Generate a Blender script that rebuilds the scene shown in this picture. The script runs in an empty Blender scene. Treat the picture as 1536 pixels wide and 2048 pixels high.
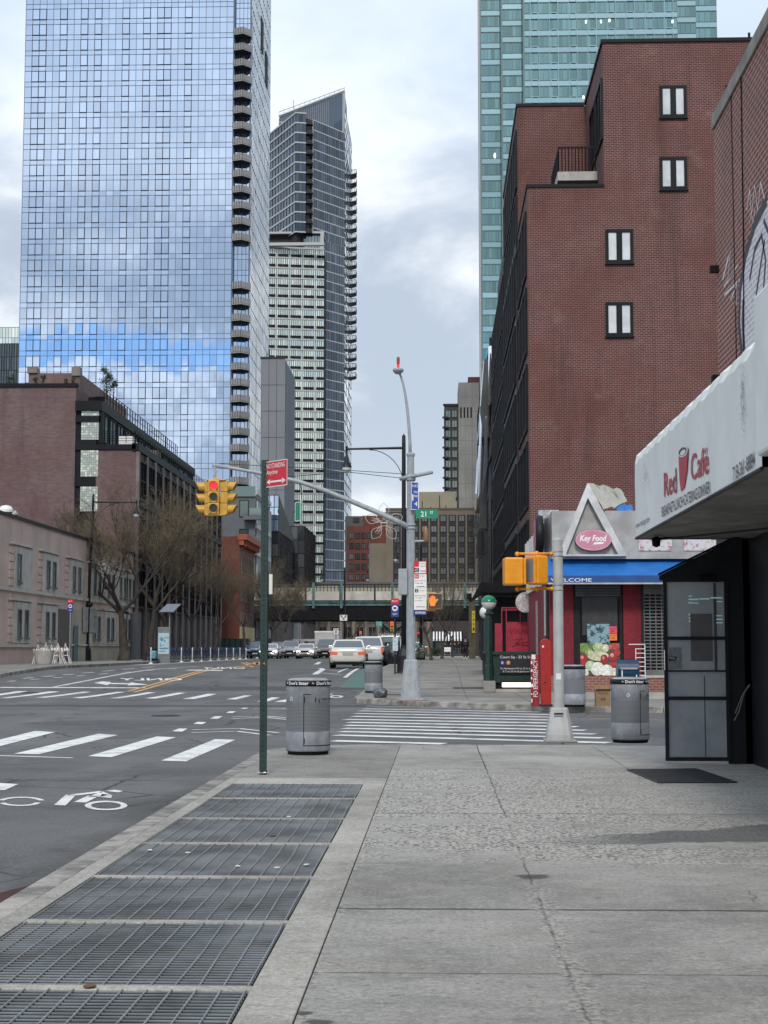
import bpy, math, random
from mathutils import Vector, Matrix
R = math.radians
rnd = random.Random(7)
C = bpy.context.scene.collection
scene = bpy.context.scene

# ---------------------------------------------------------------- camera
F = 3076.0; PITCH = math.atan(273/F); YAW = math.atan(107/F); CZ = 1.5
cam_data = bpy.data.cameras.new('camera'); cam = bpy.data.objects.new('camera', cam_data); C.objects.link(cam)
cam_data.sensor_fit = 'VERTICAL'; cam_data.sensor_height = 36; cam_data.sensor_width = 27
cam_data.lens = F/2048*36; cam_data.clip_start = 0.05; cam_data.clip_end = 5000
cam.location = (0, 0, CZ); cam.rotation_euler = (R(90)+PITCH, 0, YAW)
scene.camera = cam
scene.view_settings.view_transform = 'Standard'; scene.view_settings.look = 'None'
scene.view_settings.exposure = 0.5; scene.view_settings.gamma = 1
CM = Matrix.Rotation(YAW, 3, 'Z') @ Matrix.Rotation(R(90)+PITCH, 3, 'X')
def ray(px, py): return CM @ Vector(((px-768)/F, (1024-py)/F, -1))
def W(px, py, Y):
    d = ray(px, py); return Vector((0, 0, CZ)) + d*(Y/d.y)
def WX(px, py, X):
    d = ray(px, py); return Vector((0, 0, CZ)) + d*(X/d.x)
def XA(px, Y, py=1297): return W(px, py, Y).x
def ZA(py, Y, px=768): return W(px, py, Y).z

# ---------------------------------------------------------------- world: overcast sky, broken cloud behind the camera
SUN_EL, SUN_AZ = 40, 182
world = bpy.data.worlds.new('World'); scene.world = world; world.use_nodes = True
nt = world.node_tree; nt.nodes.clear()
def nd(nt, t, ins=None, **kw):
    n = nt.nodes.new(t)
    for k, v in kw.items(): setattr(n, k, v)
    for k, v in (ins or {}).items():
        s = n.inputs[k]
        if isinstance(v, bpy.types.NodeSocket): nt.links.new(v, s)
        elif v is not None: s.default_value = v
    return n
def mth(nt, op, a, b=0.0, c=0.0, clamp=False):
    n = nt.nodes.new('ShaderNodeMath'); n.operation = op; n.use_clamp = clamp
    for i, v in enumerate((a, b, c)):
        if isinstance(v, bpy.types.NodeSocket): nt.links.new(v, n.inputs[i])
        else: n.inputs[i].default_value = v
    return n.outputs[0]
def mixc(nt, f, a, b, mode='MIX'):
    n = nt.nodes.new('ShaderNodeMix'); n.data_type = 'RGBA'; n.blend_type = mode; n.clamp_factor = True
    for s, v in ((n.inputs['Factor'], f), (n.inputs[6], a), (n.inputs[7], b)):
        if isinstance(v, bpy.types.NodeSocket): nt.links.new(v, s)
        elif isinstance(v, (tuple, list)): s.default_value = (*v[:3], 1)
        else: s.default_value = v
    return n.outputs[2]
def sstep(nt, v, a, b):
    n = nt.nodes.new('ShaderNodeMapRange'); n.interpolation_type = 'SMOOTHSTEP'
    nt.links.new(v, n.inputs[0]); n.inputs[1].default_value = a; n.inputs[2].default_value = b
    return n.outputs[0]
def noise(nt, vec, scale, detail=4, rough=0.55, dist=0.0):
    n = nd(nt, 'ShaderNodeTexNoise', {'Vector': vec, 'Scale': scale, 'Detail': detail, 'Roughness': rough, 'Distortion': dist})
    return n.outputs[0]
tc = nd(nt, 'ShaderNodeTexCoord')
sky = nd(nt, 'ShaderNodeTexSky', sky_type='NISHITA', sun_disc=False, sun_elevation=R(SUN_EL), sun_rotation=R(SUN_AZ), air_density=1.2, dust_density=1.0)
sp = nd(nt, 'ShaderNodeSeparateXYZ', {0: tc.outputs['Generated']})
zz = sp.outputs[2]; yy = sp.outputs[1]
mp = nd(nt, 'ShaderNodeMapping', {'Vector': tc.outputs['Generated'], 'Scale': (1, 1, 1.7), 'Location': (0.31, 0.2, 0.12)})
n1 = noise(nt, mp.outputs[0], 4.6, 8, 0.52, 0.25)
n2 = noise(nt, mp.outputs[0], 13, 8, 0.6, 0.3)
nn = mth(nt, 'ADD', mth(nt, 'MULTIPLY', n1, 0.72), mth(nt, 'MULTIPLY', n2, 0.28))
lum = sstep(nt, nn, 0.42, 0.64)
gb = sstep(nt, zz, 0.02, 0.16)                      # brighter towards the horizon
cl = mixc(nt, lum, (4.2, 4.85, 5.8), (9.2, 9.35, 9.6))
cl = mixc(nt, mth(nt, 'MULTIPLY', mth(nt, 'SUBTRACT', 1.0, gb), 0.35), cl, (7.6, 7.9, 8.2))
cl = mixc(nt, mth(nt, 'MULTIPLY', sstep(nt, zz, 0.25, 0.40), .75), cl, (6.6, 7.7, 9.0))
# gap of blue sky low in the sky behind the camera
zw = mth(nt, 'ADD', zz, mth(nt, 'MULTIPLY', mth(nt, 'SUBTRACT', noise(nt, mp.outputs[0], 9, 6, 0.6), 0.5), 0.06))
band = mth(nt, 'MULTIPLY', sstep(nt, zw, 0.176, 0.182), mth(nt, 'SUBTRACT', 1.0, sstep(nt, zw, 0.196, 0.204)))
back = mth(nt, 'SUBTRACT', 1.0, sstep(nt, yy, -0.5, -0.1))
bluegap = mth(nt, 'MULTIPLY', band, back)
cl = mixc(nt, mth(nt, 'MULTIPLY', mth(nt, 'MULTIPLY', back, sstep(nt, n2, .42, .6)), mth(nt, 'SUBTRACT', 1.0, sstep(nt, zz, .17, .23))), cl, (9.6, 9.8, 10.2))
skyc = mixc(nt, bluegap, cl, mixc(nt, 0.75, sky.outputs[0], (1.2, 4.6, 9.5)))
skyc = mixc(nt, sstep(nt, zz, -0.02, -0.01), (1.2, 1.2, 1.25), skyc)
skyc = mixc(nt, 0.08, skyc, sky.outputs[0])
bg = nd(nt, 'ShaderNodeBackground', {'Color': skyc, 'Strength': 0.092})
nd(nt, 'ShaderNodeOutputWorld', {'Surface': bg.outputs[0]})
sl = bpy.data.lights.new('sun', 'SUN'); sl.energy = 1.5; sl.angle = R(11); sl.color = (1, 0.93, 0.84)
so = bpy.data.objects.new('sun', sl); C.objects.link(so); so.location = (0, 0, 60)
az, el = R(SUN_AZ), R(SUN_EL)
sd = Vector((math.sin(az)*math.cos(el), math.cos(az)*math.cos(el), math.sin(el)))
so.rotation_euler = sd.to_track_quat('Z', 'Y').to_euler()

# ---------------------------------------------------------------- object helpers
def tag(o, label=None, cat=None, group=None, kind=None):
    if label: o['label'] = label
    if cat: o['category'] = cat
    if group: o['group'] = group
    if kind: o['kind'] = kind
    return o
def thing(name, label, cat, loc=(0, 0, 0), group=None):
    o = bpy.data.objects.new(name, None); o.empty_display_size = .2; C.objects.link(o); o.location = loc
    return tag(o, label, cat, group)
def worigin(o):
    v = Vector((0, 0, 0))
    while o: v = v + o.location; o = o.parent
    return v
class MB:
    def __init__(s): s.v = []; s.f = []; s.mi = []; s.m = 0
    def face(s, pts):
        b = len(s.v); s.v += [tuple(p) for p in pts]; s.f.append(tuple(range(b, b+len(pts)))); s.mi.append(s.m); return s
    def raw(s, vs, fs):
        b = len(s.v); s.v += [tuple(p) for p in vs]
        for f in fs: s.f.append(tuple(i+b for i in f)); s.mi.append(s.m)
        return s
    def bx(s, x0, x1, y0, y1, z0, z1):
        return s.raw([(x0,y0,z0),(x1,y0,z0),(x1,y1,z0),(x0,y1,z0),(x0,y0,z1),(x1,y0,z1),(x1,y1,z1),(x0,y1,z1)],
                     [(0,3,2,1),(4,5,6,7),(0,1,5,4),(1,2,6,5),(2,3,7,6),(3,0,4,7)])
    def ob(s, c, u, v, w):            # oriented box: centre and three half-axes
        c, u, v, w = map(Vector, (c, u, v, w))
        P = [c+a*u+b*v+d*w for d in (-1, 1) for a, b in ((-1,-1),(1,-1),(1,1),(-1,1))]
        return s.raw(P, [(0,3,2,1),(4,5,6,7),(0,1,5,4),(1,2,6,5),(2,3,7,6),(3,0,4,7)])
    def tube(s, pts, rad, n=8, caps=True):
        pts = [Vector(p) for p in pts]
        if not isinstance(rad, (list, tuple)): rad = [rad]*len(pts)
        vs = []; fs = []; a = None
        for i, p in enumerate(pts):
            t = (pts[min(i+1, len(pts)-1)]-pts[max(i-1, 0)])
            if t.length < 1e-9: t = Vector((0, 0, 1))
            t.normalize()
            if a is None:
                a = t.cross(Vector((0, 0, 1)) if abs(t.z) < .9 else Vector((1, 0, 0))).normalized()
            else:
                a = (a - t*a.dot(t)).normalized()
            b = t.cross(a)
            for k in range(n):
                an = 2*math.pi*k/n
                vs.append(p+(a*math.cos(an)+b*math.sin(an))*rad[i])
        for i in range(len(pts)-1):
            for k in range(n):
                fs.append((i*n+k, i*n+(k+1) % n, (i+1)*n+(k+1) % n, (i+1)*n+k))
        if caps:
            fs.append(tuple(range(n-1, -1, -1))); fs.append(tuple((len(pts)-1)*n+k for k in range(n)))
        return s.raw(vs, fs)
    def lathe(s, prof, c=(0, 0, 0), n=24, sx=1, sy=1, seg=(0, 2*math.pi)):
        vs = []; fs = []; full = abs(seg[1]-seg[0]-2*math.pi) < 1e-6; m = n if full else n+1
        for r, z in prof:
            for k in range(m):
                a = seg[0]+(seg[1]-seg[0])*k/n
                vs.append((c[0]+r*sx*math.cos(a), c[1]+r*sy*math.sin(a), c[2]+z))
        for i in range(len(prof)-1):
            for k in range(n):
                k2 = (k+1) % m
                fs.append((i*m+k, i*m+k2, (i+1)*m+k2, (i+1)*m+k))
        return s.raw(vs, fs)
    def disc(s, c, r, nrm, n=20, rx=1):
        nrm = Vector(nrm).normalized(); a = nrm.cross(Vector((0, 0, 1)) if abs(nrm.z) < .9 else Vector((0, 1, 0))).normalized(); b = nrm.cross(a)
        return s.face([Vector(c)+a*r*rx*math.cos(2*math.pi*k/n)+b*r*math.sin(2*math.pi*k/n) for k in range(n)])
    def prism(s, poly, d):            # 3-D polygon extruded by vector d
        poly = [Vector(p) for p in poly]; d = Vector(d); n = len(poly)
        vs = poly+[p+d for p in poly]
        fs = [tuple(range(n-1, -1, -1)), tuple(range(n, 2*n))]+[(i, (i+1) % n, n+(i+1) % n, n+i) for i in range(n)]
        return s.raw(vs, fs)
    def loft(s, rings, caps=True):
        n = len(rings[0]); vs = [p for r in rings for p in r]; fs = []
        for i in range(len(rings)-1):
            for k in range(n): fs.append((i*n+k, i*n+(k+1) % n, (i+1)*n+(k+1) % n, (i+1)*n+k))
        if caps: fs.append(tuple(range(n-1, -1, -1))); fs.append(tuple((len(rings)-1)*n+k for k in range(n)))
        return s.raw(vs, fs)
    def sphere(s, c, r, n=12, sx=1, sy=1, sz=1):
        m = n//2
        return s.lathe([(max(1e-4, r*math.sin(math.pi*i/m)), -r*sz*math.cos(math.pi*i/m)) for i in range(m+1)], c, n, sx, sy)
    def build(s, name, mats, parent=None, smooth=False, bevel=0, weld=False):
        me = bpy.data.meshes.new(name); o = worigin(parent) if parent else Vector((0, 0, 0))
        me.from_pydata([(v[0]-o.x, v[1]-o.y, v[2]-o.z) for v in s.v], [], s.f)
        if not isinstance(mats, (list, tuple)): mats = [mats]
        for m in mats: me.materials.append(m)
        if len(mats) > 1: me.polygons.foreach_set('material_index', s.mi)
        if smooth: me.polygons.foreach_set('use_smooth', [True]*len(s.f))
        me.update()
        ob = bpy.data.objects.new(name, me); C.objects.link(ob)
        if parent: ob.parent = parent
        if bevel:
            b = ob.modifiers.new('bevel', 'BEVEL'); b.width = bevel; b.segments = 2; b.limit_method = 'ANGLE'
        return ob
def children(o): return list(o.children)
def copy_tree(o, parent=None):
    c = o.copy(); C.objects.link(c)
    if parent: c.parent = parent
    for ch in children(o): copy_tree(ch, c)
    return c
def place(o, loc, rz=0, sc=None):
    o.location = loc; o.rotation_euler = (0, 0, rz)
    if sc: o.scale = (sc, sc, sc)
    return o

# ---------------------------------------------------------------- materials
M = {}
def new_mat(name):
    m = bpy.data.materials.new(name); m.use_nodes = True; nt = m.node_tree; nt.nodes.clear()
    p = nd(nt, 'ShaderNodeBsdfPrincipled'); nd(nt, 'ShaderNodeOutputMaterial', {'Surface': p.outputs[0]}); M[name] = m
    return m, nt, p
def mat(name, col, rough=.6, metal=0., var=.12, scale=3., bump=0., bscale=60., spec=.5, emit=None, es=1, island=0., streak=0.):
    if name in M: return M[name]
    m, nt, p = new_mat(name)
    g = nd(nt, 'ShaderNodeNewGeometry'); pos = g.outputs['Position']
    c = tuple(col)
    if var or island or streak:
        f = noise(nt, pos, scale, 5, .6)
        k = sstep(nt, f, .3, .7)
        cs = mixc(nt, k, tuple(x*(1-var) for x in c), tuple(min(1, x*(1+var)) for x in c))
        if streak:
            mpn = nd(nt, 'ShaderNodeMapping', {'Vector': pos, 'Scale': (1, 1, .12)})
            st = sstep(nt, noise(nt, mpn.outputs[0], scale*1.5, 5, .6), .45, .75)
            cs = mixc(nt, mth(nt, 'MULTIPLY', st, streak), cs, tuple(x*.35 for x in c))
        if island:
            v = mth(nt, 'ADD', 1-island, mth(nt, 'MULTIPLY', g.outputs['Random Per Island'], 2*island))
            cs = mixc(nt, 1.0, cs, nd(nt, 'ShaderNodeCombineColor', {0: v, 1: v, 2: v}).outputs[0], 'MULTIPLY')
        nt.links.new(cs, p.inputs['Base Color'])
        rr = mth(nt, 'ADD', rough-.06, mth(nt, 'MULTIPLY', noise(nt, pos, scale*4, 4), .14))
        nt.links.new(rr, p.inputs['Roughness'])
    else:
        p.inputs['Base Color'].default_value = (*c, 1); p.inputs['Roughness'].default_value = rough
    p.inputs['Metallic'].default_value = metal; p.inputs['Specular IOR Level'].default_value = spec
    if bump:
        b = nd(nt, 'ShaderNodeBump', {'Height': noise(nt, pos, bscale, 4, .6), 'Strength': bump, 'Distance': .02})
        nt.links.new(b.outputs[0], p.inputs['Normal'])
    if emit: p.inputs['Emission Color'].default_value = (*emit, 1); p.inputs['Emission Strength'].default_value = es
    return m
def glass(name, tint, dark, refl=.6, rough=.03, island=.35, var=.0, warp=.0):
    """architectural glass seen from outside: dark interior under a tinted coating"""
    if name in M: return M[name]
    m, nt, p = new_mat(name)
    g = nd(nt, 'ShaderNodeNewGeometry'); oi = nd(nt, 'ShaderNodeObjectInfo')
    r1 = mth(nt, 'FRACT', mth(nt, 'ADD', g.outputs['Random Per Island'], oi.outputs['Random']))
    r2 = mth(nt, 'FRACT', mth(nt, 'MULTIPLY', r1, 7.31))
    cs = mixc(nt, sstep(nt, r2, .55, 1.0), dark, tuple(min(1, x*2.2+.05) for x in dark))
    p.inputs['Metallic'].default_value = 0; nt.links.new(cs, p.inputs['Base Color']); p.inputs['Roughness'].default_value = .25
    gl = nd(nt, 'ShaderNodeBsdfGlossy', {'Roughness': rough})
    v = mth(nt, 'ADD', 1-island, mth(nt, 'MULTIPLY', r1, island))
    nt.links.new(mixc(nt, 1.0, tint, nd(nt, 'ShaderNodeCombineColor', {0: v, 1: v, 2: v}).outputs[0], 'MULTIPLY'), gl.inputs[0])
    if warp:
        b = nd(nt, 'ShaderNodeBump', {'Height': noise(nt, g.outputs['Position'], .35, 3, .6), 'Strength': warp, 'Distance': .4})
        nt.links.new(b.outputs[0], gl.inputs['Normal'])
    lw = nd(nt, 'ShaderNodeLayerWeight', {'Blend': .25})
    fac = mth(nt, 'ADD', refl, mth(nt, 'MULTIPLY', lw.outputs['Fresnel'], 1-refl), clamp=True)
    mx = nd(nt, 'ShaderNodeMixShader', {0: fac, 1: p.outputs[0], 2: gl.outputs[0]})
    out = [n for n in nt.nodes if n.type == 'OUTPUT_MATERIAL'][0]; nt.links.new(mx.outputs[0], out.inputs[0])
    return m
def brickmat(name, c1, c2, mortar, bw=.21, bh=.081, ms=.012, blotch=.35, rough=.85, bump=.4, blotchc=None, mm=0.5):
    m, nt, p = new_mat(name)
    g = nd(nt, 'ShaderNodeNewGeometry'); s = nd(nt, 'ShaderNodeSeparateXYZ', {0: g.outputs['Position']})
    sn = nd(nt, 'ShaderNodeSeparateXYZ', {0: g.outputs['Normal']})
    isx = mth(nt, 'GREATER_THAN', mth(nt, 'ABSOLUTE', sn.outputs[0]), .6)
    u = mth(nt, 'ADD', mth(nt, 'MULTIPLY', s.outputs[1], isx), mth(nt, 'MULTIPLY', s.outputs[0], mth(nt, 'SUBTRACT', 1., isx)))
    vec = nd(nt, 'ShaderNodeCombineXYZ', {0: u, 1: s.outputs[2]})
    b = nd(nt, 'ShaderNodeTexBrick', {'Vector': vec.outputs[0], 'Color1': (*c1, 1), 'Color2': (*c2, 1), 'Mortar': (*mortar, 1), 'Scale': 1., 'Mortar Size': ms, 'Mortar Smooth': .1, 'Bias': 0., 'Brick Width': bw, 'Row Height': bh})
    k = sstep(nt, noise(nt, g.outputs['Position'], .35, 5, .6), .35, .7)
    k2 = noise(nt, g.outputs['Position'], 2.2, 5, .7)
    cc = mixc(nt, mth(nt, 'MULTIPLY', k, blotch), b.outputs[0], blotchc or tuple(x*.6 for x in c1))
    mpv = nd(nt, 'ShaderNodeMapping', {'Vector': g.outputs['Position'], 'Scale': (1, 1, .1)}); stv = sstep(nt, noise(nt, mpv.outputs[0], 1.1, 6, .65), .5, .72)
    kl = sstep(nt, noise(nt, g.outputs['Position'], .8, 6, .7), .58, .72); cc = mixc(nt, mth(nt, 'MULTIPLY', kl, .16), cc, tuple(min(1, x*1.1) for x in mortar))
    v = mth(nt, 'MULTIPLY', mth(nt, 'ADD', .7, mth(nt, 'MULTIPLY', k2, .6)), mth(nt, 'SUBTRACT', 1., mth(nt, 'MULTIPLY', stv, .28)))
    cc = mixc(nt, 1., cc, nd(nt, 'ShaderNodeCombineColor', {0: v, 1: v, 2: v}).outputs[0], 'MULTIPLY')
    nt.links.new(cc, p.inputs['Base Color']); p.inputs['Roughness'].default_value = rough
    bp = nd(nt, 'ShaderNodeBump', {'Height': mth(nt, 'SUBTRACT', 1., b.outputs['Fac']), 'Strength': bump, 'Distance': .01})
    nt.links.new(bp.outputs[0], p.inputs['Normal'])
    return m
mat('black_paint', (.009, .010, .013), .5, spec=.3, var=.25, scale=5, bump=.1)
mat('black_matte', (.009, .009, .011), .8, var=.3, spec=.15)
mat('dark_green_paint', (.01, .035, .03), .35, var=.25, scale=8, bump=.15)
mat('green_paint', (.015, .19, .1), .35)
mat('teal_steel', (.06, .13, .125), .6, var=.35, scale=1.5, streak=.4)
mat('grey_paint', (.30, .33, .35), .45, var=.1, scale=6, bump=.15, streak=.35)
mat('light_grey_paint', (.42, .44, .44), .5, var=.1, scale=5, bump=.12, streak=.3)
mat('galvanised', (.42, .44, .45), .38, metal=.6, var=.15, scale=9)
mat('white_paint', (.75, .75, .73), .5, var=.06)
mat('red_sign', (.55, .012, .03), .4, var=.05)
mat('navy_sign', (.02, .04, .2), .4, var=.05)
mat('blue_sign', (.03, .08, .38), .4, var=.05)
mat('sign_green', (.0, .22, .12), .4, var=.05)
mat('signal_yellow', (.52, .3, .045), .42, var=.14, scale=7, bump=.1)
mat('orange_yellow', (.78, .31, .015), .4, var=.1, scale=7, bump=.08)
mat('lens_dark', (.012, .02, .02), .15, var=0)
mat('lamp_red', (.5, .01, .01), .4, var=0, emit=(1, .012, .03), es=1.15)
mat('lamp_orange', (.6, .1, .01), .4, var=0, emit=(1, .13, .015), es=1.1)
mat('lamp_white', (.8, .8, .7), .4, var=0, emit=(1, .93, .75), es=2.6)
mat('head_lamp', (.9, .9, .9), .3, var=0, emit=(1, .93, .88), es=4)
mat('tail_lamp', (.38, .03, .02), .25, var=0, emit=(1, .3, .12), es=.22)
mat('lamp_glass', (.62, .64, .64), .15, var=.05)
mat('rubber', (.015, .015, .016), .8, var=.2)
mat('concrete', (.33, .32, .30), .85, var=.2, scale=1.2, bump=.25, bscale=30, streak=.3)
mat('pale_concrete', (.42, .41, .39), .85, var=.15, scale=2, bump=.2, bscale=30, streak=.3)
mat('dark_metal', (.024, .026, .031), .5, var=.25, scale=1, spec=.25)
mat('chrome', (.6, .6, .6), .15, metal=1, var=0)
mat('text_black', (.02, .02, .025), .6, var=0)
mat('text_white', (.8, .8, .8), .6, var=0)
mat('text_grey', (.3, .3, .31), .6, var=0)
glass('car_glass', (.6, .65, .68), (.01, .012, .015), .28, .02)
glass('dark_window', (.5, .56, .62), (.010, .012, .014), .09, .04)
glass('shop_glass', (.5, .55, .6), (.01, .011, .013), .07, .05)

# ---------------------------------------------------------------- text
def text(s, p0, U, V, m, parent, name='lettering', out=.003, bold=0.0, ext=.001, shear=0., fitw=True):
    """text filling the rectangle p0, p0+U, p0+V (V = cap height); out = distance in front"""
    cu = bpy.data.curves.new('t', 'FONT'); cu.body = s; cu.size = 1; cu.offset = bold; cu.resolution_u = 3; cu.shear = shear
    to = bpy.data.objects.new('t', cu); C.objects.link(to)
    dg = bpy.context.evaluated_depsgraph_get(); me = bpy.data.meshes.new_from_object(to.evaluated_get(dg))
    bpy.data.objects.remove(to); bpy.data.curves.remove(cu)
    p0, U, V = Vector(p0), Vector(U), Vector(V); n = U.cross(V).normalized()
    xs = [v.co.x for v in me.vertices]
    if not xs: return None
    x0, x1 = min(xs), max(xs); cap = .7
    k = 1/(x1-x0)
    o = worigin(parent) if parent else Vector((0, 0, 0))
    for v in me.vertices:
        q = p0 + U*((v.co.x-x0)*k) + V*(v.co.y/cap) + n*out - o
        v.co = q
    me.materials.clear(); me.materials.append(m); me.name = name
    ob = bpy.data.objects.new(name, me); C.objects.link(ob); ob.parent = parent
    return ob

# ---------------------------------------------------------------- ground heights
def S(t): t = max(0, min(1, t)); return t*t*(3-2*t)
def rz(y): return -.15+.65*S((y-50)/28)
def gz(y): return rz(y)+.15
def G(px, py, walk=True):
    d = ray(px, py); t = 1
    y = 20.
    for i in range(60):
        h = gz(y) if walk else rz(y)
        if d.z >= -1e-6: y = 400; break
        yn = (h-CZ)/d.z*d.y; y = y*.5+yn*.5
    return Vector((d.x/d.y*y, y, gz(y) if walk else rz(y)))
# ================================================================ GROUND
def asphalt():
    m, nt, p = new_mat('asphalt')
    g = nd(nt, 'ShaderNodeNewGeometry'); pos = g.outputs['Position']
    big = sstep(nt, noise(nt, pos, .22, 5, .6, .6), .35, .68)
    c = mixc(nt, big, (.085, .085, .086), (.135, .134, .132))
    mp2 = nd(nt, 'ShaderNodeMapping', {'Vector': pos, 'Scale': (1., .18, 1)})
    trk = sstep(nt, noise(nt, mp2.outputs[0], .9, 4, .6), .45, .75)
    c = mixc(nt, mth(nt, 'MULTIPLY', trk, .5), c, (.18, .18, .182))
    fine = noise(nt, pos, 55, 3, .7)
    c = mixc(nt, sstep(nt, fine, .55, .75), c, (.26, .26, .26))
    c = mixc(nt, sstep(nt, fine, .45, .3), c, (.03, .03, .034))
    c = mixc(nt, mth(nt, 'MULTIPLY', sstep(nt, noise(nt, pos, 1.1, 6, .7), .56, .72), .5), c, (.045, .046, .05))
    v = nd(nt, 'ShaderNodeTexVoronoi', {'Vector': mixc(nt, .12, pos, nd(nt, 'ShaderNodeTexNoise', {'Vector': pos, 'Scale': 2.5}).outputs[1]), 'Scale': .45}, feature='DISTANCE_TO_EDGE')
    crack = mth(nt, 'MULTIPLY', mth(nt, 'SUBTRACT', 1., sstep(nt, v.outputs[0], .0, .014)), sstep(nt, noise(nt, pos, .3, 2), .44, .56))
    c = mixc(nt, crack, c, (.02, .02, .022))
    s = nd(nt, 'ShaderNodeSeparateXYZ', {0: pos}); x, y = s.outputs[0], s.outputs[1]
    # long tar seam running across the avenue, and damp ground by the kerb
    wob = mth(nt, 'MULTIPLY', mth(nt, 'SUBTRACT', noise(nt, pos, .5, 5), .5), 1.2)
    seam = mth(nt, 'ABSOLUTE', mth(nt, 'SUBTRACT', mth(nt, 'ADD', y, wob), 44.5))
    c = mixc(nt, mth(nt, 'MULTIPLY', mth(nt, 'SUBTRACT', 1., sstep(nt, seam, .5, 1.1)), .7), c, (.035, .036, .04))
    ss = mth(nt, 'ABSOLUTE', mth(nt, 'SUBTRACT', mth(nt, 'ADD', y, mth(nt, 'MULTIPLY', wob, .12)), 19.4))
    c = mixc(nt, mth(nt, 'MULTIPLY', mth(nt, 'SUBTRACT', 1., sstep(nt, ss, .015, .05)), mth(nt, 'MULTIPLY', sstep(nt, x, -2.9, -3.5), .8)), c, (.02, .02, .022))
    gut = mth(nt, 'MULTIPLY', mth(nt, 'MULTIPLY', sstep(nt, mth(nt, 'ADD', x, wob), -3.3, -2.9), sstep(nt, y, 22, 17)), .6)
    c = mixc(nt, gut, c, (.06, .058, .055))
    oil = mth(nt, 'MULTIPLY', sstep(nt, noise(nt, pos, .7, 6, .7, 1.), .56, .66), .55); c = mixc(nt, oil, c, (.05, .05, .052))
    c = mixc(nt, mth(nt, 'MULTIPLY', sstep(nt, noise(nt, pos, 12, 6, .8), .54, .68), .35), c, (.2, .2, .2))
    nt.links.new(c, p.inputs['Base Color']); p.inputs['Roughness'].default_value = .82; p.inputs['Specular IOR Level'].default_value = .35
    b = nd(nt, 'ShaderNodeBump', {'Height': fine, 'Strength': .5, 'Distance': .008}); nt.links.new(b.outputs[0], p.inputs['Normal'])
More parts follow.
